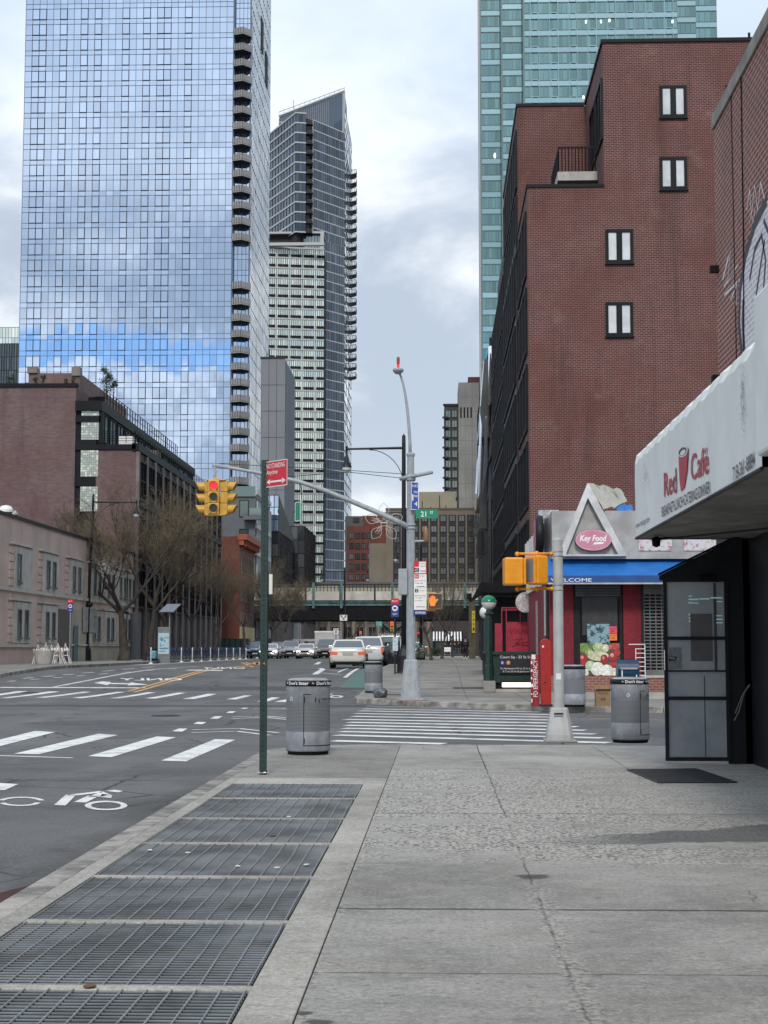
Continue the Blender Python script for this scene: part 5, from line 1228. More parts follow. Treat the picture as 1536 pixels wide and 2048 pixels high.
for i, (px, py, rz_, lab, sc) in enumerate(((616, 1511, 0, 'grey metal litter bin just right of the green post with the red sign', 1.0), (1261, 1487, .55, 'grey metal litter bin between the near signal pole and the cafe door', .965), (1147, 1414, 2.2, 'grey metal litter bin against the red shop front beside the cardboard box', 1.0), (747, 1386, 2.6, 'grey metal litter bin on the far corner with a bag of trash beside it', .98))):
    q = G(px, py); o = proto if i == 0 else copy_tree(proto)
    y = q.y+.3; place(o, (XA(px, y, py), y, gz(y)), rz_, sc); tag(o, lab, 'litter bin', GB)
def bag(x, y, s, name, label, m, group=None, seed=1, sz=1.):
    r_ = random.Random(seed); mb = MB(); n = 22; mrow = 12; vs = []; fs = []
    ph = [r_.uniform(0, 6) for _ in range(6)]
    for i in range(mrow+1):
        th = math.pi*i/mrow
        for k in range(n):
            a = 2*math.pi*k/n; rr = s*(1+.16*math.sin(3*a+ph[0]+th*2)+.13*math.sin(5*a+ph[1]-th*4)+.1*math.sin(8*a+ph[2]+5*th)+r_.uniform(-.06, .06)); z = -math.cos(th)*s*.85*sz
            pinch = 1-.55*max(0, (i/mrow-.6)/.4)
            vs.append((x+rr*math.sin(th)*math.cos(a)*pinch, y+rr*math.sin(th)*math.sin(a)*pinch, gz(y)+max(0, z+s*.62*sz)))
    for i in range(mrow):
        for k in range(n): fs.append((i*n+k, i*n+(k+1) % n, (i+1)*n+(k+1) % n, (i+1)*n+k))
    mb.raw(vs, fs); return tag(mb.build(name, m, smooth=True), label, 'trash bag', group)
mat('bag_clear', (.07, .085, .10), .2, var=.5, scale=12, bump=.8, bscale=22, spec=.8); mat('bag_black', (.012, .012, .018), .25, var=.3, bump=.7, bscale=14, spec=.8)
bag(-1.75, 47.35, .21, 'trash_bag', 'translucent grey trash bag slumped beside the bin on the far corner', M['bag_clear'], seed=4, sz=1.1)
for i, (x, y, s) in enumerate(((-2.35, 85.2, .5), (-2.2, 86.2, .45), (-1.95, 87.4, .5), (-2.4, 87.9, .6), (-2.15, 88.6, .55), (-2.3, 90, .6))):
    bag(x, y, s, 'trash_bag', ['black trash bag nearest the camera in the kerbside pile', 'second black trash bag from the near end of the pile', 'small black trash bag in the middle of the pile', 'large black trash bag leaning on the kerb in the pile', 'black trash bag just before the last one in the pile', 'black trash bag at the far end of the pile'][i], M['bag_black'], 'black trash bags piled along the kerb', 10+i, 1.5)

# ---- green sign post with the red sign
def sign_plate(name, c, U, V, m, parent, th=.003, rr=0, edge=None, ew=.006):
    """flat sign: centre c, half-width vector U, half-height vector V"""
    c, U, V = Vector(c), Vector(U), Vector(V); n = U.cross(V).normalized(); mb = MB(); mb.ob(c, U, n*th, V); o = mb.build(name, m, parent, bevel=0)
    if edge:
        mb = MB(); u, v = U.normalized()*ew, V.normalized()*ew; f = n*(th+.0015)
        mb.ob(c+f+V-v, U, n*.0006, v).ob(c+f-V+v, U, n*.0006, v).ob(c+f+U-u, u, n*.0006, V-v*2).ob(c+f-U+u, u, n*.0006, V-v*2); mb.build('border', edge, o)
    return o
q = G(526, 1549); px_, py_ = q.x, q.y; top = ZA(922, py_)
t = thing('sign_post', 'dark green square sign post in a chain-wrapped base beside the vent grates', 'sign post', (px_, py_, 0))
mb = MB(); mb.bx(px_-.043, px_+.043, py_-.025, py_+.025, 0, top+.02); mb.build('post', M['dark_green_paint'], t, bevel=.004)
mb = MB()
for k in range(60): z = .15+k*.06; mb.bx(px_-.006, px_+.006, py_-.0262, py_-.025, z, z+.014)
mb.build('bolt_holes', M['black_matte'], t)
mb = MB()
for k in range(9):
    a = k/9*6.283; b = a+.75; mb.tube([(px_+.06*math.cos(a), py_+.05*math.sin(a), .02+.008*(k % 2)), (px_+.075*math.cos((a+b)/2), py_+.06*math.sin((a+b)/2), .025), (px_+.06*math.cos(b), py_+.05*math.sin(b), .02)], .007, 6)
mb.build('chain', M['galvanised'], t)
mb = MB(); mb.disc((px_+.008, py_-.0268, 1.32), .02, (0, -1, 0), 3); mb.build('sticker', mat('sticker_orange', (.5, .12, .04), .6), t)
st = thing('no_standing_sign', 'red NO STANDING Anytime sign with a white double arrow on the green post', 'street sign', (px_, py_-.03, top-.15))
ya = R(-46); U = Vector((math.cos(ya), math.sin(ya), 0))*.215; V = Vector((0, 0, .157)); c = Vector((px_+.155, py_-.16, top-.165))
pl = sign_plate('plate', c, U, V, M['red_sign'], st, .002, edge=M['white_paint'], ew=.004)
n = U.cross(V).normalized(); u = U.normalized(); o0 = c+n*.004
text('NO STANDING', o0-U*.86+V*.45, U*1.66, V*.36, M['white_paint'], pl, bold=.006); text('Anytime', o0-U*.86+V*-.02, U*1.0, V*.34, M['white_paint'], pl, bold=.006)
mb = MB(); w_ = V.normalized(); a = o0-V*.6+n*.002
mb.face([a-U*.62-w_*.011, a+U*.62-w_*.011, a+U*.62+w_*.011, a-U*.62+w_*.011])
for s in (-1, 1): 
    tri = [a+U*s*.85, a+U*s*.55+w_*.034, a+U*s*.55-w_*.034]; mb.face(tri if s < 0 else tri[::-1])
mb.build('arrow', M['white_paint'], pl)

# ---- near pedestrian signal pole
px_, py_ = G(1120, 1484).x, 24.5
q = G(1120, 1484); px_, py_ = q.x, q.y+.1; top = ZA(1076, py_)
t = thing('signal_pole', 'short pale grey pole on a tapered base on the near corner', 'signal pole', (px_, py_, 0))
def taper_base(mb, x, y, z, w0, w1, h): 
    r8 = lambda w, zz, e=.28: [(x+sx*w*a, y+sy*w*b, zz) for sx, sy, a, b in ((1,-1,1-e,1),(1,-1,1,1-e),(1,1,1,1-e),(1,1,1-e,1),(-1,1,1-e,1),(-1,1,1,1-e),(-1,-1,1,1-e),(-1,-1,1-e,1))]
    mb.loft([r8(w0, z+.03), r8(w0*.97, z+.12), r8(w1, z+h), r8(w1*.85, z+h+.03)])
mb = MB(); taper_base(mb, px_, py_, 0, .22, .14, .52); mb.build('base', M['light_grey_paint'], t, bevel=.01)
MB().bx(px_-.25, px_+.27, py_-.24, py_+.26, 0, .035).build('footing', M['concrete'], t, bevel=.01)
mb = MB(); mb.tube([(px_, py_, .5), (px_, py_, top-.04), (px_, py_, top)], [.085, .082, .06], 24); mb.build('pole', M['light_grey_paint'], t, smooth=False)
mb = MB()
for z in (ZA(1105, py_), ZA(1114, py_), ZA(1172, py_), ZA(1182, py_)): mb.lathe([(.087, 0), (.091, .004), (.091, .018), (.087, .022)], (px_, py_, z), 20)
mb.build('clamp_bands', M['galvanised'], t)
MB().bx(px_-.05, px_+.03, py_-.0875, py_-.08, 1.0, 1.1).build('sticker', M['white_paint'], t)
MB().face([(px_-.10, py_-.2075, .47), (px_+.05, py_-.2075, .47), (px_+.05, py_-.2075, .44), (px_-.1, py_-.2075, .44)]).build('hatch_line', M['dark_metal'], t)
def ped_signal(name, lab, c, ang, w, h, d, hand=False, group=None):
    """box-shaped walk signal, face towards angle ang (0 = -Y)"""
    t = thing(name, lab, 'walk signal', c, group)
    u = Vector((math.cos(ang), math.sin(ang), 0)); f = Vector((math.sin(ang), -math.cos(ang), 0)); z = Vector((0, 0, 1)); c = Vector(c)
    MB().ob(c, u*w/2, -f*d/2, z*h/2).build('housing', M['orange_yellow'] if not hand else M['signal_yellow'], t, bevel=.03)
    e_ = .03 if hand else .05
    MB().ob(c+f*(d/2+.02), u*(w/2-.01), -f*.02, z*(h/2-.01)).build('visor_frame', mat('frame_dull', (.24, .19, .10), .5) if hand else M['orange_yellow'], t, bevel=.012)
    MB().ob(c+f*(d/2+.042), u*(w/2-e_), -f*.002, z*(h/2-e_)).build('lens', mat('lens_grid', (.06, .055, .05), .35, var=.2) if hand else mat('lens_grey', (.22, .22, .24), .3), t)
    if hand: 
        mb = MB(); o = c+f*(d/2+.047)-u*w*.17; s = h*.105
        P = [(-1.3, -2.8), (1.1, -2.8), (1.5, -1.2), (3.0, .9), (2.6, 1.4), (1.5, .4), (1.35, 2.6), (.75, 2.8), (.6, 1.0), (.35, 3.1), (-.3, 3.2), (-.35, 1.0), (-.6, 2.9), (-1.2, 2.8), (-1.1, .8), (-1.5, 2.0), (-2.0, 1.8), (-1.8, -1.2)]
        mb.face([o+u*a*s+z*b*s for a, b in P]); mb.build('hand_symbol', M['lamp_orange'], t)
    return t
S3 = F/py_
za, zb_ = ZA(1117, py_), ZA(1170, py_); w = .37
q1 = (XA(1026, py_, 1140), py_-.02, (ZA(1113, py_)+ZA(1172, py_))/2-.01); q2 = (XA(1075, py_, 1140), py_-.03, q1[2]+.02)
ped_signal('walk_signal', 'yellow walk signal box seen from its back, left of the pair on the near pole', q1, R(95), .34, .45, .31)
ped_signal('walk_signal', 'yellow walk signal box with its dark grey face turned aside, nearest the near pole', q2, R(-62), .32, .47, .22)
mb = MB()
for z in (ZA(1108, py_), ZA(1178, py_)):
    mb.tube([(px_-.08, py_, z), (XA(1033, py_, 1108), py_, z)], .022, 10); mb.sphere((px_-.1, py_-.02, z), .035, 10)
    mb.sphere((XA(1075, py_), py_, z), .045, 10); mb.sphere((XA(1036, py_), py_, z-.005), .04, 10)
mb.build('bracket_arms', M['orange_yellow'], t, smooth=True)

# ---- far traffic light pole with mast arm
PX, PY = G(822, 1400).x, G(822, 1400).y; zt = ZA(912, PY)
t = thing('traffic_light_pole', 'tall grey pole with a long mast arm and curved street lamp on top', 'signal pole', (PX, PY, 0))
mb = MB(); taper_base(mb, PX, PY, 0, .30, .2, 1.15); mb.build('base', M['grey_paint'], t, bevel=.01)
MB().bx(PX-.36, PX+.36, PY-.34, PY+.34, -.0, .05).build('footing', M['concrete'], t)
mb = MB(); mb.tube([(PX, PY, 1.15), (PX, PY, 5), (PX, PY, zt)], [.14, .125, .10], 12); mb.lathe([(.13, 0), (.15, .03), (.15, .12), (.13, .15)], (PX, PY, zt-.75), 12); mb.lathe([(.11, 0), (.13, .05), (.12, .1), (.05, .12)], (PX, PY, zt-.02), 12); mb.build('pole', M['grey_paint'], t)
mb = MB(); pts = [(XA(a, PY), PY, ZA(b, PY)) for a, b in ((821, 912), (820.5, 890), (819.5, 868), (817.5, 840), (814.5, 812), (811, 788), (807, 768), (803, 755), (799, 746))]
mb.tube(pts, [.05, .048, .046, .044, .042, .038, .035, .032, .03], 8); mb.build('lamp_arm', M['grey_paint'], t, smooth=True)
lx, lz = XA(797, PY), ZA(742, PY)
mb = MB(); mb.lathe([(.001, -.12), (.09, -.1), (.16, -.03), (.165, .03), (.08, .06), (.001, .07)], (lx, PY-.1, lz), 16, 1, 1.3); mb.build('lamp_head', M['grey_paint'], t, smooth=True)
mb = MB(); mb.lathe([(.045, .0), (.045, .07), (.04, .12)], (lx+.0, PY-.1, lz+.04), 12); mb.m = 1; mb.lathe([(.04, .12), (.05, .3), (.04, .36), (.001, .37)], (lx, PY-.1, lz+.04), 12); mb.build('photocell', [M['lamp_red'], mat('cell_red', (.3, .06, .04), .4)], t)
arm = [(820, 1055), (790, 1041), (745, 1021), (700, 1002), (650, 982), (600, 965), (560, 956), (510, 946), (470, 939), (432, 934)]
pts = [(XA(x, PY, y), PY-.05-.03*i, ZA(y, PY, x)) for i, (x, y) in enumerate(arm)]
mb = MB(); mb.tube(pts, [.085, .08, .078, .075, .07, .066, .062, .056, .05, .045], 10); mb.sphere(pts[-1], .07, 10)
for z in (1052, 1059): mb.lathe([(.135, 0), (.155, .01), (.155, .05), (.135, .06)], (PX, PY, ZA(z, PY)), 12)
mb.tube([(XA(866, PY), PY-.4, ZA(948, PY)), (PX, PY-.1, ZA(954, PY)), (XA(800, PY), PY, ZA(958, PY))], [.05, .065, .06], 10)
mb.build('mast_arm', M['grey_paint'], t, smooth=True)
mb = MB(); mb.tube([(XA(800, PY), PY, ZA(956, PY)), (XA(700, PY), PY-.1, ZA(945, PY)), pts[6], pts[-1]], .01, 5); mb.tube([(PX, PY, ZA(949, PY)), (XA(620, PY), PY-.1, ZA(936, PY)), (XA(437, PY), PY-.25, ZA(928, PY))], .01, 5)
mb.tube([pts[5], Vector(pts[5])+Vector((.05, 0, -.2)), (XA(603, PY), PY-.2, ZA(1000, PY))], .014, 5); mb.build('guy_wires', M['dark_metal'], t)
mb = MB(); mb.tube([(PX+.1, PY, ZA(1083, PY)), (XA(853, PY), PY, ZA(1082, PY))], .035, 8); mb.build('side_arm', M['grey_paint'], t)
MB().lathe([(.06, 0), (.075, .05), (.07, .35), (.03, .45), (.001, .46)], (XA(852, PY), PY, ZA(1083, PY)), 12).build('side_beacon', mat('amber_dull', (.25, .13, .05), .4), t, smooth=True)
MB().bx(XA(797, PY), XA(815, PY), PY-.16, PY+.12, ZA(1190, PY), ZA(1138, PY)).build('control_box', M['grey_paint'], t, bevel=.02)
# signal cluster
cx, cy = XA(433, PY, 1000), PY-.35; zc = ZA(996, PY); t = thing('traffic_light', 'yellow three-way traffic light showing red, hung from the mast arm', 'traffic light', (cx, cy, zc+.5))
mb = MB(); mb.tube([(cx, cy, zc+.5), (cx, cy, zc+.75), (cx-.02, cy, pts[-1][2]-.02)], .035, 8); mb.tube([(cx-.06, cy, zc+.62), (cx+.06, cy, zc+.8)], .02, 6); mb.build('hanger', M['galvanised'], t)
mb = MB(); mb.lathe([(.1, 0), (.1, .05), (.04, .08)], (cx+.05, cy, zc+.5), 12); mb.bx(cx-.25, cx+.33, cy-.12, cy+.15, zc+.49, zc+.53); mb.bx(cx-.25, cx+.33, cy-.12, cy+.15, zc-.54, zc-.50); mb.build('frame', M['signal_yellow'], t, bevel=.01)
hs = .335
def head(parent, c, f, lenses, vis=.24, s=.165):
    f = Vector(f); u = Vector((-f.y, f.x, 0))*1.0; c = Vector(c)
    h = MB()
    for k in range(3):
        h.ob(c+Vector((0, 0, (1-k)*hs)), u*s, f*.11, (0, 0, hs/2-.005))
    ho = h.build('signal_head', M['signal_yellow'], parent, bevel=.015)
    for k in range(3):
        cc = c+f*.11+Vector((0, 0, (1-k)*hs)); lm = MB(); lm.disc(cc+f*.012, .11, f, 20); lm.build('lens', M[lenses[k]], ho)
        vm = MB(); n = 18; rr = .125; w = Vector((0, 0, 1)); vs = []; fs = []
        for j in range(n+1):
            a = R(-60)+R(300)*j/n; d = u*math.cos(a)*rr+w*math.sin(a)*rr; L = vis*(.75+.25*math.sin(a))
            for e, r2 in ((0, 1), (1, 1)): vs.append(cc+d+f*(L if e else 0))
            vs.append(cc+d*1.06+f*L); vs.append(cc+d*1.06)
        for j in range(n):
            for e in range(4): fs.append((j*4+e, (j+1)*4+e, (j+1)*4+(e+1) % 4, j*4+(e+1) % 4))
        vm.raw(vs, fs); vm.build('visor', M['signal_yellow'], ho, smooth=False)
head(t, (cx-.02, cy-.05, zc), (.05, -1, 0), ('lamp_red', 'lens_dark', 'lens_dark'), .10)
head(t, (cx-.21, cy+.1, zc-.02), (-1, -.2, 0), ('lens_dark',)*3, .26)
head(t, (cx+.29, cy+.1, zc-.01), (1, -.12, 0), ('lens_dark',)*3, .26)
# walk signal with the hand
ped_signal('hand_signal', 'walk signal with a lit orange hand, right of the far light pole', (XA(870, PY, 1203), PY-.2, ZA(1203, PY)), R(4), .43, .48, .2, True)
mb = MB()
for py in (1187, 1221): mb.tube([(PX+.1, PY, ZA(py, PY)), (XA(872, PY), PY-.1, ZA(py, PY))], .025, 8)
mb.build('signal_bracket', M['orange_yellow'], t2 := bpy.data.objects['traffic_light_pole'])
pole = t2
# signs on the pole
def panel(name, lab, cat, px0, px1, py0, py1, y, m, edge=None, tilt=0, ew=.01):
    x0, x1, z0, z1 = XA(px0, y, py0), XA(px1, y, py0), ZA(py1, y), ZA(py0, y); c = Vector(((x0+x1)/2, y, (z0+z1)/2)); L = (x1-x0)/2/max(.2, math.cos(tilt))
    tt = thing(name, lab, cat, c); U = Vector((L*math.cos(tilt), L*math.sin(tilt), 0)); V = Vector((0, 0, (z1-z0)/2))
    p = sign_plate('plate', c, U, V, m, tt, .004, edge=edge, ew=ew); return tt, p, c, U, V
def ptxt(s, P, u0, u1, v0, v1, m, bold=.01, **k):
    tt, p, c, U, V = P; n = U.cross(V).normalized(); text(s, c+U*u0+V*v0+n*.006, U*(u1-u0), V*(v1-v0), M[m], p, bold=bold, **k)
def prect(P, u0, u1, v0, v1, m, name='mark'):
    tt, p, c, U, V = P; n = U.cross(V).normalized()*.0065; MB().face([c+n+U*u0+V*v0, c+n+U*u1+V*v0, c+n+U*u1+V*v1, c+n+U*u0+V*v1]).build(name, M[m], p)
P = panel('street_name_sign', 'green 21 ST street name sign on the far light pole', 'street sign', 832, 875, 1019, 1037, PY-.17, M['sign_green'])
ptxt('21', P, -.55, -.05, -.6, .55, 'white_paint'); ptxt('ST', P, .3, .6, .0, .6, 'white_paint')
P = panel('avenue_name_sign', 'green street name sign seen almost edge-on, hanging from the mast arm', 'street sign', 590, 602, 1003, 1042, PY-.3, M['sign_green'], M['white_paint'], R(-50))
P = panel('blue_sign', 'blue parking sign with a white arrow, strapped high on the far light pole', 'street sign', 822, 837, 964, 1020, PY-.2, M['blue_sign'], M['white_paint'], R(35))
ptxt('MUNI-METER', P, -.8, .8, .62, .8, 'white_paint'); ptxt('PARKING', P, -.3, .8, .2, .36, 'white_paint'); ptxt('PERMIT', P, -.3, .8, -.1, .06, 'white_paint'); prect(P, -.75, -.4, -.35, .1, 'white_paint'); prect(P, -.1, .5, -.62, -.52, 'white_paint'); prect(P, .3, .6, -.72, -.42, 'white_paint')
for (py0, py1, lab, mark, rows) in ((1122, 1148, 'white parking rules sign at the top of the stack on the far light pole', 'red_sign', 1), (1148, 1176, 'white parking sign with a red bus box, second in the stack', 'red_sign', 2), (1176, 1220, 'tall white 2 hour parking sign, lowest white sign on the far light pole', 'text_black', 3)):
    P = panel('parking_sign', lab, 'street sign', 828, 853, py0+.3, py1-.3, PY-.16, M['white_paint'], M['red_sign'] if rows == 1 else None)
    if rows == 1:
        prect(P, -.92, -.2, .1, .9, 'red_sign'); ptxt('NO PARKING', P, -.1, .85, .5, .7, 'text_grey'); ptxt('8AM-6PM', P, 0, .85, .1, .3, 'text_grey'); prect(P, -.92, -.2, -.75, -.05, 'text_black'); prect(P, 0, .85, -.62, -.5, 'text_black'); ptxt('C', P, -.8, -.35, -.6, -.2, 'white_paint')
    elif rows == 2:
        prect(P, -.92, -.2, .35, .95, 'red_sign'); ptxt('BUS', P, -.8, -.3, .5, .8, 'white_paint'); ptxt('STOP', P, -.05, .7, .6, .8, 'text_grey'); ptxt('MON THRU FRI', P, -.85, .85, -.05, .12, 'text_grey'); ptxt('7AM-7PM', P, -.85, .4, -.4, -.25, 'text_grey'); prect(P, -.6, .7, -.85, -.77, 'text_black')
    else:
        prect(P, -.85, -.3, .6, .92, 'text_black'); ptxt('2', P, -.7, -.45, .65, .88, 'white_paint'); ptxt('HR PARKING', P, -.15, .8, .72, .82, 'text_grey'); ptxt('MON-FRI 8AM', P, -.85, .8, .25, .36, 'text_grey'); ptxt('TO 7PM', P, -.85, .2, .05, .15, 'text_grey'); ptxt('SATURDAY', P, -.85, .5, -.2, -.1, 'text_grey'); prect(P, -.7, .7, -.75, -.7, 'text_black')
P = panel('zone_plate', 'small navy number plate under the white parking signs', 'street sign', 827, 853, 1220.5, 1230, PY-.16, M['navy_sign'])
ptxt('4049430', P, -.8, .85, -.5, .5, 'white_paint')
# bus stop signs
def bus_sign(px, pyb, py0, py1, w, lab, y=None, pole_m='galvanised', pz=None):
    q = G(px, pyb); y = y or q.y; x = XA(px, y, pyb); z1, z0 = ZA(py0, y), ZA(py1, y); h = z1-z0
    t = thing('bus_stop_sign', lab, 'bus stop sign', (x, y, gz(y)))
    MB().tube([(x, y, gz(y)), (x, y, z0+h*.5)], .035, 8).build('pole', M[pole_m], t)
    s = MB().bx(x-w/2, x+w/2, y-.06, y-.04, z0, z1).build('plate', M['navy_sign'], t)
    MB().bx(x-w/2, x+w/2, y-.066, y-.0605, z0+h*.70, z1).build('red_header', M['red_sign'], s)
    MB().disc((x, y-.062, z0+h*.47), w*.36, (0, -1, 0), 20).build('disc', M['white_paint'], s)
    MB().bx(x-w*.2, x+w*.2, y-.068, y-.0635, z0+h*.42, z0+h*.54).build('bus_symbol', M['navy_sign'], s)
    text('BUS', (x-w*.36, y-.068, z0+h*.82), (w*.7, 0, 0), (0, 0, h*.09), M['white_paint'], s); text('Q67', (x-w*.3, y-.063, z0+h*.12), (w*.6, 0, 0), (0, 0, h*.09), M['white_paint'], s)
    return t
t = bus_sign(790, 1348, 1197, 1234, .34, 'red and navy bus stop sign on a thin dark post beside the black lamp post', pole_m='dark_metal')
y = t.location.y; x = t.location.x
MB().bx(x-.1, x+.13, y-.05, y, ZA(1302, y), ZA(1274, y)).build('timetable', mat('timetable', (.42, .5, .56), .5, var=.3, scale=14), t)
bus_sign(139, 1327, 1198, 1224, .3, 'red and navy bus stop sign leaning by the pink building', pole_m='galvanised')

# ---- black street lamps
def lamp_post(px, pyb, pyt, arms, lab, brace=True, orn=False, y=None, dpx=0, base=True, group='black street lamps with pendant heads', xoff=0):
    """arms: list of pixel x of the pendants (turned into lengths at the post's own distance)"""
    q = G(px, pyb); y = y or q.y; x = XA(px, y, pyb)+xoff; z0 = gz(y); zt = ZA(pyt, y)
    t = thing('street_lamp', lab, 'street lamp', (x, y, z0), group)
    if base:
        mb = MB(); r8 = lambda r, z: [(x+r*math.cos(R(22.5+45*k)), y+r*math.sin(R(22.5+45*k)), z) for k in range(8)]
        mb.loft([r8(.36, z0), r8(.33, z0+.1), r8(.3, z0+.75), r8(.17, z0+1.05), r8(.15, z0+1.2)]); mb.build('base', M['black_paint'], t)
    mb = MB(); mb.tube([(x, y, z0+.1), (x+dpx*.4, y, z0+(zt-z0)*.5), (x+dpx, y, zt-.5), (x+dpx, y, zt-.1), (x+dpx, y, zt+.0)], [.13, .10, .085, .08, .01], 12); mb.build('pole', M['black_paint'], t, smooth=True)
    for (pa, pyh) in arms:
        xa = XA(pa, y); zh = zt-.75 if not pyh else ZA(pyh, y); sgn = 1 if xa > x else -1
        mb = MB(); mb.tube([(x+dpx, y, zh), ((x+dpx+xa)/2, y, zh-.02), (xa, y, zh-.04)], [.06, .05, .045], 8)
        if brace:
            cx_ = x+dpx; L = abs(xa-cx_)*.6; mb.tube([(cx_+sgn*L*(1-math.cos(a)) , y, zh-L*1.15+L*1.1*math.sin(a)) for a in [math.pi/2*k/8 for k in range(9)]], .018, 6)
        mb.build('arm', M['black_paint'], t)
        mb = MB(); mb.lathe([(.05, .12), (.05, -.1), (.035, -.12), (.04, -.3), (.09, -.36), (.10, -.55), (.14, -.6), (.23, -.78), (.24, -.82)], (xa, y, zh-.03), 16); p_ = mb.build('pendant', M['black_paint'], t, smooth=True)
        MB().lathe([(.20, -.8), (.19, -.92), (.12, -1.02), (.001, -1.06)], (xa, y, zh-.03), 16).build('globe', M['lamp_glass'], p_, smooth=True)
    return t, x+dpx, y, zt
def ornament(x, y, z, s, lab):
    t = thing('wire_ornament', lab, 'ornament', (x, y, z)); mb = MB()
    for k in range(5):
        a = R(90+72*k); u = Vector((math.cos(a), 0, math.sin(a))); v = Vector((-math.sin(a), 0, math.cos(a)))
        for sc, off in ((1., .28), (.45, .2)):
            for e in (-1, 1): mb.tube([Vector((x, y-.05*e, z))+u*s*(off+sc*.75*q)+v*s*e*.26*sc*math.sin(math.pi*q) for q in [j/10 for j in range(11)]], .012, 5)
        a2 = a+R(36); u = Vector((math.cos(a2), 0, math.sin(a2))); v = Vector((-math.sin(a2), 0, math.cos(a2)))
        mb.tube([Vector((x, y, z))+u*s*(.5-.35*math.sin(math.pi*q))+v*s*(.45*(q*2-1)) for q in [j/10 for j in range(11)]], .012, 5)
    mb.tube([(x-s*.2, y, z), (x+s*.2, y, z)], .03, 5); mb.build('wire_loops', mat('wire_pale', (.45, .44, .4), .5), t)
    return t
t, lx, ly, lz = lamp_post(808, 1346, 868, [(692, 896)], 'tall black lamp post with one long arm, directly behind the grey light pole')
o = ornament(XA(768, ly), ly-.15, ZA(1046, ly), .85, 'pale wire flower ornament hanging on the black lamp post behind the grey pole')
MB().tube([(lx, ly, ZA(1025, ly)), (XA(768, ly), ly-.1, ZA(1026, ly))], .02, 6).build('bracket', M['black_paint'], t)
t, lx, ly, lz = lamp_post(173, 1322, 985, [(269, 1002)], 'black lamp post with a single arm in front of the pink building', dpx=.28)
o = ornament(lx+1.05, ly-.1, ZA(1130, ly), .62, 'pale wire flower ornament on the lamp post by the pink building')
MB().tube([(lx-.1, ly, ZA(1130, ly)), (lx+1.0, ly, ZA(1132, ly))], .02, 6).build('bracket', M['black_paint'], t)
MB().lathe([(.1, .25), (.3, .22), (.34, .1), (.2, -.05), (.1, -.1)], (lx-.2, ly, ZA(1212, ly)), 14).build('planter_ring', M['black_paint'], t)
lamp_post(689, 1322, 1134, [(643, 1142), (735, 1142)], 'twin-armed black lamp post in the median near the viaduct', y=160, brace=False, base=False)
lamp_post(842, 1325, 1082, [(792, 1096)], 'more distant black lamp post right of the grey light pole', y=118, brace=False)

# ---- subway entrance
X0, Y0 = G(979, 1384).x, 53.0; z0 = gz(Y0)
t = thing('subway_entrance', 'green subway stair railing with the Court Sq - 23 St Station sign and a globe lamp', 'subway entrance', (X0, Y0, z0))
MB().bx(X0-.2, X0+.2, Y0-.2, Y0+.2, z0, z0+.38).build('stone_base', M['concrete'], t, bevel=.02)
mb = MB(); zg = ZA(1206, Y0); mb.tube([(X0, Y0, z0+.38), (X0, Y0, z0+.9), (X0, Y0, z0+.92), (X0, Y0, zg-.35), (X0, Y0, zg-.2)], [.155, .15, .125, .12, .1], 8); mb.lathe([(.14, 0), (.18, .05), (.1, .12), (.08, .2), (.14, .26)], (X0, Y0, zg-.42), 12); mb.build('lamp_column', M['dark_green_paint'], t)
gl = MB().lathe([(.001, -.26), (.12, -.235), (.21, -.16), (.26, -.04), (.265, 0)], (X0, Y0, zg+.02), 24).build('globe', mat('globe_white', (.62, .66, .62), .25, var=.08), t, smooth=True)
MB().lathe([(.275, 0), (.275, .03), (.24, .1), (.19, .17), (.1, .23), (.001, .25)], (X0, Y0, zg+.02), 24).build('globe_cap', mat('globe_green', (.0, .16, .08), .25, var=.2), gl, smooth=True)
MB().sphere((X0+.06, Y0+5.5, zg-.2), .24, 16).build('rear_globe', M['globe_white'], t, smooth=True)
MB().tube([(X0+.06, Y0+5.5, z0), (X0+.06, Y0+5.5, zg-.4)], .1, 8).build('rear_column', M['dark_green_paint'], t)
XR_ = XA(1090, Y0); zr_ = ZA(1303, Y0)
mb = MB(); mb.bx(X0+.1, XR_, Y0-.05, Y0+.05, zr_-.1, zr_).bx(X0+.1, XR_, Y0-.03, Y0+.03, z0+.32, z0+.55)
mb.bx(X0+.1, XR_, Y0+.04, Y0+.06, z0+.32, zr_-.1)
mb.bx(XR_-.05, XR_+.05, Y0, Y0+6, zr_-.1, zr_).bx(XR_-.03, XR_+.03, Y0+.1, Y0+6, z0+.1, zr_-.1)
for k in range(8): mb.bx(X0-.02, X0+.02, Y0+.4+k*.7, Y0+.44+k*.7, z0+.1, zr_)
mb.bx(X0-.04, X0+.04, Y0+.1, Y0+6, zr_-.08, zr_).build('railing', M['dark_green_paint'], t)
MB().bx(X0+.2, XR_, Y0-.02, Y0+.25, z0, z0+.1).build('curb_stone', M['pale_concrete'], t)
sx0, sz0, sz1 = XA(998, Y0), ZA(1346, Y0), ZA(1309, Y0)
s = MB().bx(sx0, XR_-.1, Y0-.1, Y0-.051, sz0, sz1).build('station_sign', mat('sign_black', (.012, .013, .018), .45, var=.1), t)
W_ = XR_-.1-sx0; H_ = sz1-sz0; fy = Y0-.104
text('Court Sq - 23 St Station', (sx0+.03, fy, sz1-.2*H_), (XA(1076, Y0)-sx0-.03, 0, 0), (0, 0, .14*H_), M['text_white'], s, out=.002)
for k, (ch, c_) in enumerate((('E', (.02, .06, .3)), ('M', (.5, .16, .03)))):
    cxx = sx0+.11+k*.2; MB().disc((cxx, fy-.002, sz1-.44*H_), .075, (0, -1, 0), 24).build('line_badge', mat('badge_'+ch, c_, .4, var=0), s); text(ch, (cxx-.028, fy-.006, sz1-.5*H_), (.056, 0, 0), (0, 0, .075), M['text_white'], s, bold=.02)
